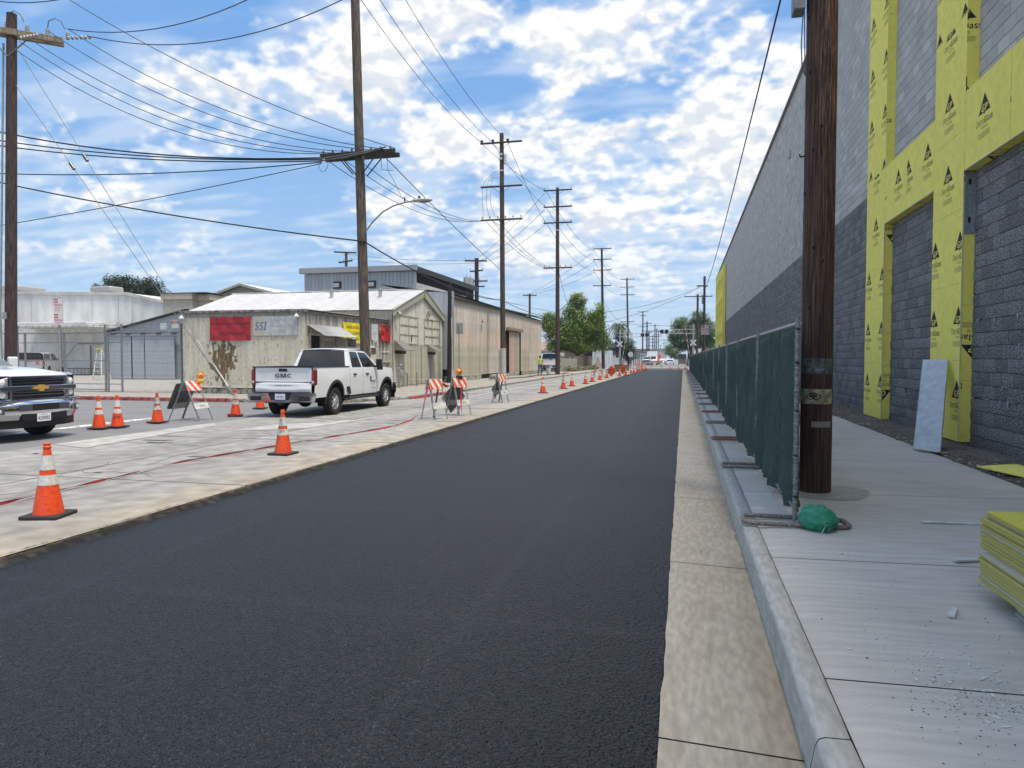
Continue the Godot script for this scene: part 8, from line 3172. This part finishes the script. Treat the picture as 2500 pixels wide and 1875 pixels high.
	var np := thing("parking_sign", "small white and red no parking sign standing behind the green fence", "sign", Vector3(1.22, 0.16, -44))
	mb = MB.new()
	mb.col = lin(0.25, 0.26, 0.27)
	mb.cyl(Vector3.ZERO, Vector3(0, 3.5, 0), 0.03, 0.03, 6)
	put("post", mb, M.galv, np)
	var im := picture(128, 168, Color8(196, 180, 182))
	im.fill_rect(Rect2i(6, 6, 50, 46), Color8(140, 44, 60))
	ink(im, "NO", Vector2(31, 29), 28, Color8(210, 190, 190), 40, true)
	ink(im, "PARKING", Vector2(64, 76), 22, Color8(140, 60, 70), 112, true)
	ink(im, "8AM TO 10AM", Vector2(64, 108), 14, Color8(140, 90, 95), 100)
	ink(im, "TUESDAY", Vector2(64, 134), 14, Color8(140, 90, 95), 84)
	mb = MB.new()
	panel_uv(mb, look(Vector3.BACK, Vector3(0, 3.2, 0.045)), 0.44, 0.58)
	put("face", mb, pic_mat(im), np)
	mb = MB.new()
	mb.col = lin(0.35, 0.3, 0.3)
	mb.box(Vector3(0, 3.2, 0.036), Vector3(0.445, 0.585, 0.012))
	put("plate", mb, M.galv, np)
	var wsn := thing("white_sign", "tiny white road sign on a post left of the stop sign", "sign", Vector3(2.7, 0.1, -128))
	mb = MB.new()
	mb.col = lin(0.7, 0.7, 0.68)
	mb.box(Vector3(0, 2.9, 0.05), Vector3(0.5, 0.75, 0.02))
	put("plate", mb, M.plain, wsn)
	mb = MB.new()
	mb.col = lin(0.3, 0.3, 0.3)
	mb.cyl(Vector3.ZERO, Vector3(0, 3.2, 0), 0.04, 0.04, 6)
	put("post", mb, M.galv, wsn)
	var rs := thing("round_sign", "round white railway sign on a post left of the far white pickup", "sign", Vector3(-8.9, 0.05, -124))
	mb = MB.new()
	mb.col = lin(0.6, 0.62, 0.62)
	mb.cyl(Vector3(0, 2.3, 0.05), Vector3(0, 2.3, 0.08), 0.45, 0.45, 20)
	put("plate", mb, M.plain, rs)
	mb = MB.new()
	mb.col = lin(0.1, 0.1, 0.1)
	mb.cyl(Vector3.ZERO, Vector3(0, 2.8, 0), 0.06, 0.06, 6)
	put("post", mb, M.galv, rs)


# ---------------------------------------------------------------- cones
func cone(label: String, at: Vector3, dirt: float) -> Node3D:
	var t := thing("traffic_cone", label, "traffic cone", at, 0.0, "orange traffic cones along the works")
	var f := noise(int(dirt * 100) + 120, 6.0, 3)
	var rad := func(y: float) -> float: return lerpf(0.142, 0.030, (y - 0.03) / 0.66)
	var scuff := func(c: Color, p: Vector3) -> Color:
		var k := f.get_noise_3dv(p * 1.2)
		var g := clampf((k - 0.05) * 2.2, 0.0, 1.0) * dirt + dirt * 0.1
		return c.lerp(lin(0.05, 0.045, 0.04), clampf(g, 0.0, 0.85))
	var mb := MB.new()
	mb.col = lin(0.045, 0.043, 0.04)
	mb.box(Vector3(0, 0.018, 0), Vector3(0.37, 0.036, 0.37), 0.014)
	put("base", mb, M.tyre, t)
	var part := func(called: String, ya: float, yb: float, c: Color, out: float) -> void:
		var pm := MB.new()
		pm.grid(28, 5, func(s: float, q: float) -> Vector3:
			var y := lerpf(ya, yb, q)
			var r: float = rad.call(y) + out
			return Vector3(cos(s * TAU) * r, y, -sin(s * TAU) * r), func(p: Vector3, _s: float, _q: float) -> Color: return scuff.call(c, p))
		put(called, pm, M.cone, t)
	var orange := lin(0.85, 0.085, 0.018)
	part.call("body", 0.034, 0.69, orange, 0.0)
	part.call("band", 0.325, 0.425, lin(0.68, 0.67, 0.63), 0.0025)
	part.call("band", 0.475, 0.62, lin(0.70, 0.69, 0.66), 0.0025)
	var tip := MB.new()
	tip.col = orange
	tip.lathe([Vector2(0.030, 0.68), Vector2(0.037, 0.69), Vector2(0.039, 0.705), Vector2(0.030, 0.715), Vector2(0.036, 0.735), Vector2(0.030, 0.742), Vector2(0.018, 0.742), Vector2(0.016, 0.72), Vector2(0.0, 0.72)], Vector3.ZERO, 20)
	put("tip", tip, M.cone, t)
	return t


func cones() -> void:
	var y := 0.061
	var clean := cone("nearest clean orange cone at the left foreground on the pavement", Vector3(-6.2, y, -5.8), 0.1)
	var grubby := cone("grimy orange cone in the middle of the foreground by the asphalt edge", Vector3(-6.44, y, -10.5), 0.6)
	clean.rotation.y = 0.25
	for q: Array in [[0, -12.87, -13.4, "left one of the pair of cones in front of the chrome-grilled pickup"], [0, -12.72, -13.78, "right one of the pair of cones, lettered, in front of the chrome-grilled pickup"], [1, -12.65, -14.98, "dirty cone standing left of the left barricade"], [1, -12.05, -17.27, "cone with red tape on its base, left of the parked pickup"], [1, -13.03, -19.95, "cone half hidden behind the parked pickup's rear corner"], [0, -6.25, -31.9, "first cone beyond the barricades, alone on the pavement"], [1, -6.12, -36.8, "second cone beyond the barricades"], [0, -6.22, -40.4, "third cone beyond the barricades"], [0, -5.92, -44.0, "fourth cone beyond the barricades"], [0, -6.0, -48.0, "fifth cone beyond the barricades, by the far frame"], [0, -6.02, -52.7, "sixth cone, short of the open trench sign"], [1, -5.99, -57.2, "cone right in front of the open trench sign"], [1, -5.55, -64.0, "left cone in front of the second orange sign"], [1, -5.2, -66.5, "right cone in front of the second orange sign"], [0, -5.46, -76.8, "cone behind the second orange sign"], [0, -5.4, -80.5, "next cone after the second orange sign"], [1, -5.37, -85.4, "far cone left of the asphalt end, first of the cluster"], [1, -5.3, -89.0, "far cone left of the asphalt end, second of the cluster"], [0, -5.2, -94.6, "far cone left of the asphalt end, third of the cluster"], [0, -5.23, -104.0, "far cone at the very corner of the new asphalt"], [0, -1.94, -108.5, "left one of the three cones across the end of the road"], [0, -0.69, -108.3, "middle one of the three cones across the end of the road"], [0, 0.3, -108.2, "right one of the three cones across the end of the road"]]:
		copy([clean, grubby][q[0]], "traffic_cone", q[3], Vector3(q[1], y, q[2]), rng.randf() * 1.5)
	# lettering sprayed on one of the pair
	var mb := MB.new()
	mb.col = lin(0.05, 0.03, 0.02)
	text_mesh(mb, "GTS", Transform3D(Basis(Vector3.UP, -0.1 + atan2(12.7, 13.7)), Vector3(-12.72, y + 0.24, -13.78)).translated_local(Vector3(0, 0, 0.112)), 0.06, true)
	tag(put("lettering", mb, M.ink), "black sprayed letters GTS on the right cone of the pair", "lettering")
	# far-off crates, drums and frames of the works
	for q: Array in [[-7.6, -86, 0.9, 0.8, lin(0.24, 0.15, 0.09), "brown crate by the dig beyond the orange signs"], [-7.2, -92, 0.8, 0.7, lin(0.3, 0.17, 0.1), "second brown crate by the dig"], [-5.9, -97, 0.5, 0.9, lin(0.62, 0.12, 0.06), "orange drum left of the asphalt end"], [-5.5, -100, 0.5, 0.9, lin(0.6, 0.14, 0.07), "second orange drum left of the asphalt end"]]:
		var t := thing("crate" if q[2] > 0.6 else "traffic_drum", q[5], "crate" if q[2] > 0.6 else "drum", Vector3(q[0], y, q[1]))
		var m := MB.new()
		m.col = q[4]
		if q[2] > 0.6:
			m.box(Vector3(0, q[3] / 2, 0), Vector3(q[2], q[3], q[2]), 0.02)
			put("body", m, M.bark, t)
			m = MB.new()
			m.col = q[4] * 0.6
			m.box(Vector3(0, q[3] + 0.02, 0), Vector3(q[2] * 1.06, 0.05, q[2] * 1.06), 0.01)
			put("lid", m, M.bark, t)
		else:
			m.lathe([Vector2(0.29, 0), Vector2(0.27, 0.45), Vector2(0.24, 0.85), Vector2(0.1, 0.92), Vector2(0, 0.92)], Vector3.ZERO, 16)
			put("body", m, M.cone, t)
			m = MB.new()
			m.col = lin(0.66, 0.65, 0.62)
			m.lathe([Vector2(0.284, 0.2), Vector2(0.277, 0.35)], Vector3.ZERO, 16)
			m.lathe([Vector2(0.268, 0.52), Vector2(0.258, 0.67)], Vector3.ZERO, 16)
			put("band", m, M.cone, t)


# ---------------------------------------------------------------- barricades, signs, tape
func beacon(label: String, at: Vector3, face: Vector3, base_col: Color) -> void:
	var t := thing("warning_beacon", label, "warning light", at)
	var b := look(face, Vector3.ZERO).basis
	var mb := MB.new()
	mb.col = base_col
	mb.box(Vector3(0, 0.05, 0), Vector3(0.17, 0.1, 0.13), 0.03, b)
	put("battery_case", mb, M.plastic, t)
	mb = MB.new()
	mb.col = lin(0.75, 0.24, 0.01)
	mb.cyl(Vector3(0, 0.20, 0) - b.z * 0.03, Vector3(0, 0.20, 0) + b.z * 0.03, 0.095, 0.095, 24)
	put("lens_ring", mb, M.lens, t)
	mb = MB.new()
	mb.col = lin(0.85, 0.30, 0.01)
	mb.grid(18, 8, func(s: float, q: float) -> Vector3: return Vector3(0, 0.20, 0) + b * Vector3(cos(s * TAU) * 0.078 * sin(q * PI), sin(s * TAU) * 0.078 * sin(q * PI), 0.06 * cos(q * PI)))
	put("lens", mb, M.lens, t)


func barricade(label: String, at: Vector3, turn: float, w: float, spread: float, h: float, stripes: Material, print_: String, back: String) -> Node3D:
	var t := thing("barricade", label, "barricade", at, turn, "folding striped barricades on the pavement")
	for sz: float in [1.0, -1.0]:
		for sx: float in [1.0, -1.0]:
			var mb := MB.new()
			mb.col = lin(0.36, 0.38, 0.39)
			var a := Vector3(sx * w / 2, 0, sz * spread / 2)
			var b := Vector3(sx * (w / 2 - 0.02), h, sz * 0.015)
			var d := (b - a).normalized()
			var bs := Basis(Vector3.RIGHT, d, Vector3.RIGHT.cross(d))
			mb.box((a + b) / 2, Vector3(0.038, a.distance_to(b), 0.006), 0.0, bs)
			mb.box((a + b) / 2 + Vector3(sx * 0.017, 0, 0) - bs.z * 0.016 * sz, Vector3(0.005, a.distance_to(b), 0.034), 0.0, bs)
			put("leg", mb, M.galv, t)
	var slope := func(y: float, sz: float) -> Vector3: return Vector3(0, y, sz * lerpf(spread / 2, 0.015, y / h) + sz * 0.012)
	var tilt := atan2(spread / 2 - 0.015, h)
	for sz: float in [1.0, -1.0]:
		var face := Basis(Vector3.UP, 0.0 if sz > 0 else PI) * Basis(Vector3.RIGHT, -tilt)
		for q: Array in [["striped_board", h - 0.145, 0.27], ["lower_board", 0.36, 0.16]]:
			if sz < 0 and back == "none" and q[0] == "lower_board":
				continue
			var mb := MB.new()
			var xf := Transform3D(face, slope.call(q[1], sz))
			if q[0] == "striped_board" and sz > 0:
				panel_uv(mb, xf.translated_local(Vector3(0, 0, 0.012)), w + 0.03, q[2])
				put(q[0], mb, stripes, t)
			mb = MB.new()
			mb.col = lin(0.68, 0.68, 0.65) if sz > 0 else lin(0.36, 0.36, 0.34)
			mb.box(xf.origin, Vector3(w + 0.04, q[2], 0.016), 0.003, face)
			put(q[0], mb, M.plain, t)
			if q[0] == "lower_board" and sz > 0 and print_:
				mb = MB.new()
				mb.col = lin(0.22, 0.22, 0.2)
				text_mesh(mb, print_, xf.translated_local(Vector3(0.03, 0, 0.012)), 0.055, true)
				put("lettering", mb, M.ink, t)
	if back == "plate":
		var mb := MB.new()
		mb.col = lin(0.16, 0.155, 0.15)
		var fb := Basis(Vector3.UP, PI) * Basis(Vector3.RIGHT, -tilt)
		var pts := PackedVector2Array()
		for c: Array in [[0.36, 0.30, 0.0], [-0.36, 0.30, 90.0], [-0.36, -0.30, 180.0], [0.36, -0.30, 270.0]]:
			for k in 4:
				var a := deg_to_rad(c[2] + k * 30.0)
				pts.append(Vector2(c[0] + 0.06 * cos(a), c[1] + 0.06 * sin(a)))
		mb.poly(pts, Transform3D(fb, slope.call(0.62, -1.0) - Vector3(0, 0, 0.05)), 0.012)
		put("sign_plate", mb, M.grimy, t)
	elif back == "diamond" or back == "narrow":
		var mb := MB.new()
		mb.col = lin(0.20, 0.19, 0.165)
		var s := 0.47 if back == "diamond" else 0.36
		var fb := Basis(Vector3.UP, PI) * Basis(Vector3.RIGHT, -tilt)
		mb.poly(PackedVector2Array([Vector2(0, s), Vector2(s, 0), Vector2(0, -s), Vector2(-s, 0)]), Transform3D(fb, slope.call(0.50, -1.0) - Vector3(0, 0, 0.04)), 0.012)
		mb.box(slope.call(0.52, -1.0) - Vector3(0, 0, 0.03), Vector3(0.05, 0.8, 0.02), 0.0, fb)
		put("sign_plate", mb, M.grimy, t)
	return t


func ribbon(ps: Array, w: float, twist: float, called: String, label: String) -> void:
	var curve := Curve3D.new()
	for i in ps.size():
		var a: Vector3 = ps[maxi(i - 1, 0)]
		var b: Vector3 = ps[mini(i + 1, ps.size() - 1)]
		curve.add_point(ps[i], (a - b) * 0.16, (b - a) * 0.16)
	var len := curve.get_baked_length()
	var n := int(len / 0.05)
	var mb := MB.new()
	mb.grid(1, n, func(s: float, q: float) -> Vector3:
		var p := curve.sample_baked(q * len)
		var p2 := curve.sample_baked(minf(q * len + 0.03, len))
		var d := (p2 - p).normalized() if p2.distance_to(p) > 0.001 else Vector3.FORWARD
		var side := d.cross(Vector3.UP).normalized()
		var a := twist * fn.get_noise_1d(q * len * 3.0) + 0.8
		return p + (side * cos(a) + Vector3.UP * sin(a)) * (s - 0.5) * w, func(p: Vector3, _s: float, _q: float) -> Color: return lin(0.72, 0.055, 0.085) * (1.0 + 0.35 * fn.get_noise_3dv(p * 4.0)))
	tag(put(called, mb, M.vinyl), label, "tape")


func barricades() -> void:
	var im := picture(256, 120, Color8(226, 224, 218))
	for k in 4:
		var x := -70 + k * 112
		ink_tris(im, PackedVector2Array([Vector2(0, 1), Vector2(56, 1), Vector2(136, 0), Vector2(0, 1), Vector2(136, 0), Vector2(80, 0)]), Vector2(x, 120), 1.0, 120.0, Color8(232, 92, 40))
	weather(im, 33, 0.14, 0.03)
	var stripes := pic_mat(im, 0.5)
	barricade("striped barricade with a dark plate on its back, left of the parked pickup", Vector3(-12.47, 0.06, -15.98), PI / 2 + 0.03, 0.52, 0.92, 1.02, stripes, "WTSTS", "plate")
	beacon("amber beacon on the barricade left of the parked pickup", Vector3(-12.4, 1.0, -16.28), Vector3(0.9, 0, 0.55), lin(0.70, 0.50, 0.03))
	barricade("front one of the two taped barricades right of the parked pickup", Vector3(-6.33, 0.06, -17.55), 1.19, 0.46, 0.5, 1.06, stripes, "", "none")
	barricade("rear taped barricade with a diamond sign on its back and an orange beacon", Vector3(-6.12, 0.06, -18.95), 1.12, 0.46, 0.52, 1.06, stripes, "WTS", "diamond")
	beacon("orange beacon on the rear taped barricade", Vector3(-6.1, 1.08, -18.95), Vector3(0.75, 0, 0.65), lin(0.03, 0.03, 0.03))
	barricade("small barricade standing alone past the taped pair", Vector3(-6.42, 0.06, -24.8), 1.35, 0.5, 0.42, 1.04, stripes, "WTS", "narrow")
	# red tape
	ribbon([Vector3(-7.05, 0.09, -5.2), Vector3(-7.16, 0.09, -6.5), Vector3(-7.28, 0.085, -8.0), Vector3(-7.36, 0.09, -9.2), Vector3(-7.10, 0.085, -11.2), Vector3(-6.9, 0.085, -12.6), Vector3(-6.72, 0.085, -13.6), Vector3(-6.55, 0.085, -14.9), Vector3(-6.55, 0.10, -15.9), Vector3(-6.5, 0.16, -16.5), Vector3(-6.43, 0.5, -17.05), Vector3(-6.38, 1.07, -17.36)], 0.04, 1.4, "caution_tape", "red tape trailing along the pavement and up to the front barricade")
	ribbon([Vector3(-6.38, 1.08, -17.34), Vector3(-6.32, 1.06, -17.75), Vector3(-6.28, 0.96, -18.1), Vector3(-6.24, 0.88, -18.4), Vector3(-6.18, 1.0, -18.75), Vector3(-6.12, 1.1, -18.95)], 0.07, 1.0, "caution_tape", "red tape slung between the two taped barricades")
	ribbon([Vector3(-6.08, 1.05, -18.85), Vector3(-6.0, 0.8, -18.8), Vector3(-5.98, 0.4, -18.75), Vector3(-5.96, 0.12, -18.7)], 0.055, 1.2, "caution_tape", "loose red tape end hanging from the rear taped barricade")
	ribbon([Vector3(-12.2, 0.09, -17.15), Vector3(-12.15, 0.1, -17.05), Vector3(-12.02, 0.095, -17.02), Vector3(-11.9, 0.09, -17.1)], 0.08, 1.0, "caution_tape", "wad of red tape on a cone base left of the parked pickup")
	ribbon([Vector3(-6.9, 0.06, -40.2), Vector3(-6.6, 0.085, -38.8), Vector3(-6.3, 0.4, -40.2)], 0.05, 1.0, "caution_tape", "short red tape by the third cone beyond the barricades")
	# roadwork signs
	for q: Array in [[Vector3(-6.1, 0.05, -62.0), -0.35, "orange diamond open trench sign low on the pavement", "OPEN", "TRENCH"], [Vector3(-5.75, 0.05, -70.0), -0.5, "second orange diamond sign farther along the trench", "OPEN", "TRENCH"]]:
		var t := thing("trench_sign", q[2], "sign", q[0], q[1])
		var mb := MB.new()
		mb.col = lin(0.80, 0.14, 0.025)
		mb.poly(PackedVector2Array([Vector2(0, 0.5), Vector2(0.5, 0), Vector2(0, -0.5), Vector2(-0.5, 0)]), Transform3D(Basis(), Vector3(0, 0.5, 0)), 0.012)
		put("plate", mb, M.vinyl, t)
		mb = MB.new()
		mb.col = lin(0.05, 0.03, 0.02)
		text_mesh(mb, q[3], Transform3D(Basis(), Vector3(0, 0.60, 0.009)), 0.15, true, 0.5)
		text_mesh(mb, q[4], Transform3D(Basis(), Vector3(0, 0.38, 0.009)), 0.15, true, 0.62)
		put("lettering", mb, M.ink, t)
		mb = MB.new()
		mb.col = lin(0.25, 0.25, 0.25)
		for s: float in [-1.0, 1.0]:
			mb.tube([Vector3(0, 0.9, -0.03), Vector3(s * 0.55, 0, -0.25)], 0.018, 5)
		mb.tube([Vector3(0, 0, -0.05), Vector3(0, 1.0, -0.03)], 0.02, 5)
		put("stand", mb, M.steel, t)
	var af := thing("barricade", "tall A-shaped barricade with an orange beacon before the open trench sign", "barricade", Vector3(-7.05, 0.05, -60.4))
	for s: float in [-1.0, 1.0]:
		for z: float in [-0.5, 0.5]:
			var mb := MB.new()
			mb.col = lin(0.50, 0.40, 0.34)
			mb.tube([Vector3(s * 0.42, 0, z), Vector3(s * 0.03, 1.5, z)], 0.045, 6)
			put("leg", mb, M.plain, af)
		for y: float in [0.5, 1.05]:
			var mb := MB.new()
			mb.col = lin(0.68, 0.25, 0.12)
			mb.box(Vector3(s * (0.42 - 0.26 * y + 0.03), y, 0), Vector3(0.03, 0.2, 1.15))
			put("board", mb, M.plain, af)
	beacon("orange beacon on the tall A-shaped barricade", Vector3(-7.05, 1.52, -60.3), Vector3(0.3, 0, 1), lin(0.7, 0.2, 0.03))
	var bw := thing("barricade", "low white and orange barricade across the far end of the street", "barricade", Vector3(-4.1, 0.05, -112.5))
	for s: float in [-1.0, 1.0]:
		var mb := MB.new()
		mb.col = lin(0.3, 0.3, 0.3)
		mb.tube([Vector3(s * 0.8, 0, 0.35), Vector3(s * 0.7, 1.2, 0)], 0.03, 5)
		mb.tube([Vector3(s * 0.8, 0, -0.35), Vector3(s * 0.7, 1.2, 0)], 0.03, 5)
		put("leg", mb, M.steel, bw)
	for y: float in [0.45, 1.1]:
		var mb := MB.new()
		mb.col = lin(0.66, 0.66, 0.63) if y < 1 else lin(0.66, 0.25, 0.14)
		mb.box(Vector3(0, y, 0.1), Vector3(1.9, 0.26, 0.03))
		put("board", mb, M.plain, bw)
	# hose and conduits on the left walk
	for q: Array in [[[Vector3(-12.5, 0.2, -50.2), Vector3(-11.8, 0.2, -55), Vector3(-12.2, 0.19, -60), Vector3(-11.2, 0.19, -66), Vector3(-12, 0.19, -74)], 0.035, "dark hose snaking along the left walk past the worker"], [[Vector3(-12.4, 0.2, -57), Vector3(-11.6, 0.19, -62), Vector3(-11.0, 0.19, -70)], 0.025, "thin black hose beside the dark pole's foot"]]:
		var mb := MB.new()
		mb.col = lin(0.035, 0.03, 0.03)
		mb.tube(q[0], q[1], 6)
		tag(put("hose", mb, M.plastic), q[2], "hose")
	var mb2 := MB.new()
	mb2.col = lin(0.40, 0.38, 0.33)
	mb2.lathe([Vector2(0.5, 0), Vector2(0.5, 0.32), Vector2(0.42, 0.35), Vector2(0.0, 0.35)], Vector3.ZERO, 20)
	var cr := thing("concrete_ring", "round concrete block at the white painted foot of the pole", "concrete block", Vector3(-12.6, 0.165, -47.6))
	put("body", mb2, M.matte, cr)
	mb2 = MB.new()
	mb2.col = lin(0.65, 0.65, 0.62)
	mb2.lathe([Vector2(0.55, 0), Vector2(0.55, 0.03), Vector2(0.4, 0.05)], Vector3(0.3, 0.0, 1.0), 18)
	put("lid", mb2, M.plain, cr)


# ---------------------------------------------------------------- the worker
func capsule(p: Vector3, a: Vector3, b: Vector3, ra: float, rb: float) -> float:
	var ab := b - a
	var t := clampf((p - a).dot(ab) / maxf(ab.length_squared(), 1e-6), 0.0, 1.0)
	return p.distance_to(a + ab * t) - lerpf(ra, rb, t)


func smin(a: float, b: float, k: float) -> float:
	var h := maxf(k - absf(a - b), 0.0) / k
	return minf(a, b) - h * h * k * 0.25


func body_mesh(bones: Array, lo: Vector3, hi: Vector3, cell: float, paint: Callable, k := 0.05) -> MB:
	# surface nets over the joined bone distances
	var nx := int((hi.x - lo.x) / cell) + 1
	var ny := int((hi.y - lo.y) / cell) + 1
	var nz := int((hi.z - lo.z) / cell) + 1
	var d := PackedFloat32Array()
	d.resize(nx * ny * nz)
	for z in nz:
		for y in ny:
			for x in nx:
				var p := lo + Vector3(x, y, z) * cell
				var v := 1.0
				for b: Array in bones:
					var q := capsule(p, b[0], b[1], b[2], b[3])
					if q < 0.2:
						v = smin(v, q, k)
				d[(z * ny + y) * nx + x] = v
	var at := {}
	var corners := [Vector3i(0, 0, 0), Vector3i(1, 0, 0), Vector3i(0, 1, 0), Vector3i(1, 1, 0), Vector3i(0, 0, 1), Vector3i(1, 0, 1), Vector3i(0, 1, 1), Vector3i(1, 1, 1)]
	for z in nz - 1:
		for y in ny - 1:
			for x in nx - 1:
				var sum := Vector3.ZERO
				var n := 0
				var vals := []
				var inside := 0
				for c: Vector3i in corners:
					var v := d[((z + c.z) * ny + y + c.y) * nx + x + c.x]
					vals.append(v)
					if v < 0.0:
						inside += 1
				if inside == 0 or inside == 8:
					continue
				for i in 8:
					for j in range(i + 1, 8):
						var df: Vector3i = corners[j] - corners[i]
						if absi(df.x) + absi(df.y) + absi(df.z) == 1 and (vals[i] < 0.0) != (vals[j] < 0.0):
							var t: float = vals[i] / (vals[i] - vals[j])
							sum += Vector3(corners[i]).lerp(Vector3(corners[j]), t)
							n += 1
				at[(z * ny + y) * nx + x] = lo + (Vector3(x, y, z) + sum / n) * cell
	var grad := func(p: Vector3) -> Vector3:
		var g := Vector3.ZERO
		var e := 0.008
		for i in 3:
			var o := Vector3.ZERO
			o[i] = e
			var a := 1.0
			var b := 1.0
			for q: Array in bones:
				a = smin(a, capsule(p + o, q[0], q[1], q[2], q[3]), k)
				b = smin(b, capsule(p - o, q[0], q[1], q[2], q[3]), k)
			g[i] = a - b
		return g.normalized()
	var mb := MB.new()
	var nrm := {}
	for key: int in at:
		nrm[key] = grad.call(at[key])
	var steps := [[1, nx, nx * ny], [nx, nx * ny, 1], [nx * ny, 1, nx]]
	for z in range(1, nz - 1):
		for y in range(1, ny - 1):
			for x in range(1, nx - 1):
				var id := (z * ny + y) * nx + x
				for s: Array in steps:
					var a := d[id]
					var b := d[id + s[0]]
					if (a < 0.0) == (b < 0.0):
						continue
					var q: Array = [id, id - s[1], id - s[1] - s[2], id - s[2]]
					if not (at.has(q[0]) and at.has(q[1]) and at.has(q[2]) and at.has(q[3])):
						continue
					var m: Vector3 = nrm[q[0]] + nrm[q[2]]
					for t: Array in [[0, 1, 2], [0, 2, 3]]:
						var pa: Vector3 = at[q[t[0]]]
						var pb: Vector3 = at[q[t[1]]]
						var pc: Vector3 = at[q[t[2]]]
						var o := [t[0], t[1], t[2]]
						if (pb - pa).cross(pc - pa).dot(m) < 0.0:
							o = [t[0], t[2], t[1]]
						for i in [o[0], o[2], o[1]]:
							mb.col = paint.call(at[q[i]])
							mb.vert(at[q[i]], nrm[q[i]])
	return mb


func person() -> void:
	var t := thing("person", "worker in a yellow hi-vis shirt and jeans standing on the left walk, hand on hip", "person", Vector3(-12.2, 0.17, -60.9), 0.5)
	var b := []
	# legs, hips, trunk, neck, head
	for s: float in [-1.0, 1.0]:
		b.append([Vector3(s * 0.09, 0.88, 0), Vector3(s * 0.12, 0.48, 0.02), 0.098, 0.07])
		b.append([Vector3(s * 0.12, 0.48, 0.02), Vector3(s * 0.14, 0.09, -0.02), 0.066, 0.048])
		b.append([Vector3(s * 0.14, 0.045, -0.05), Vector3(s * 0.155, 0.035, 0.13), 0.045, 0.04])
		b.append([Vector3(0, 1.36, -0.01), Vector3(s * 0.17, 1.38, -0.01), 0.09, 0.07])
	b.append([Vector3(-0.07, 0.93, 0), Vector3(0.07, 0.93, 0), 0.12, 0.12])
	b.append([Vector3(0, 0.98, 0.01), Vector3(0, 1.3, 0), 0.14, 0.15])
	b.append([Vector3(0, 1.42, -0.01), Vector3(0, 1.52, 0.015), 0.058, 0.054])
	b.append([Vector3(0, 1.60, 0.02), Vector3(0, 1.635, 0.01), 0.082, 0.088])
	b.append([Vector3(0, 1.575, 0.085), Vector3(0, 1.57, 0.11), 0.02, 0.012])
	# right arm: hand on hip
	b.append([Vector3(0.19, 1.38, 0), Vector3(0.40, 1.16, -0.08), 0.058, 0.045])
	b.append([Vector3(0.40, 1.16, -0.08), Vector3(0.22, 1.0, 0.05), 0.042, 0.033])
	# left arm: forward, holding a rod
	b.append([Vector3(-0.19, 1.38, 0), Vector3(-0.25, 1.12, 0.06), 0.058, 0.045])
	b.append([Vector3(-0.25, 1.12, 0.06), Vector3(-0.26, 1.04, 0.30), 0.042, 0.033])
	for h: Array in [[Vector3(0.22, 1.0, 0.05), Vector3(-0.5, -0.5, 0.4)], [Vector3(-0.26, 1.04, 0.30), Vector3(0.1, -0.15, 0.9)]]:
		var d: Vector3 = h[1].normalized()
		var side := d.cross(Vector3.UP).normalized()
		b.append([h[0], h[0] + d * 0.08, 0.03, 0.032])
		for k in 4:
			var r: Vector3 = h[0] + d * 0.085 + side * (k - 1.5) * 0.019
			b.append([r, r + d * [0.03, 0.038, 0.035, 0.026][k] + Vector3(0, -0.012, 0), 0.0105, 0.010])
		b.append([h[0] + d * 0.03 + side * 0.03, h[0] + d * 0.07 + side * 0.055, 0.013, 0.011])
	var skin := lin(0.42, 0.24, 0.16)
	var paint := func(p: Vector3) -> Color:
		if p.y < 0.1:
			return lin(0.10, 0.07, 0.05)
		if p.y < 0.95 and absf(p.x) < 0.21:
			return lin(0.10, 0.14, 0.22)
		if p.y > 1.49:
			return lin(0.03, 0.028, 0.025) if p.y > 1.645 or p.z < -0.02 else skin
		if (p.x > 0.17 and p.y < 1.04) or p.z > 0.22:
			return skin
		if absf(p.y - 1.12) < 0.03 or absf(absf(p.x) - 0.1) < 0.022 and p.y > 1.1:
			return lin(0.62, 0.62, 0.58)
		return lin(0.50, 0.66, 0.03)
	var mb := body_mesh(b, Vector3(-0.42, -0.04, -0.26), Vector3(0.54, 1.8, 0.5), 0.02, paint, 0.035)
	put("body", mb, M.cloth, t)
	mb = MB.new()
	mb.col = lin(0.025, 0.025, 0.03)
	mb.lathe([Vector2(0.098, 1.645), Vector2(0.097, 1.69), Vector2(0.07, 1.735), Vector2(0.0, 1.75)], Vector3(0, 0, 0.005), 16)
	mb.box(Vector3(0, 1.65, 0.12), Vector3(0.14, 0.012, 0.1), 0.004)
	put("cap", mb, M.cloth, t)
	var rod := MB.new()
	rod.col = lin(0.3, 0.28, 0.25)
	rod.tube([Vector3(-0.2, 1.02, 0.2), Vector3(-0.75, 1.0, 1.3)], 0.015, 6)
	var r := put("rod", rod, M.steel)
	r.transform = t.transform
	tag(r, "long thin rod in the worker's hand", "rod")
	# white bucket near the dark pole
	var bk := thing("bucket", "white plastic bucket standing left of the dark pole's foot", "bucket", Vector3(-12.4, 0.17, -66))
	mb = MB.new()
	mb.col = lin(0.66, 0.66, 0.63)
	mb.lathe([Vector2(0.2, 0), Vector2(0.24, 0.6), Vector2(0.225, 0.6), Vector2(0.2, 0.1), Vector2(0, 0.1)], Vector3.ZERO, 16)
	put("body", mb, M.plain, bk)
	mb = MB.new()
	mb.col = lin(0.3, 0.3, 0.3)
	mb.tube([Vector3(-0.24, 0.55, 0), Vector3(-0.15, 0.7, 0), Vector3(0.15, 0.7, 0), Vector3(0.24, 0.55, 0)], 0.01, 4)
	put("handle", mb, M.steel, bk)
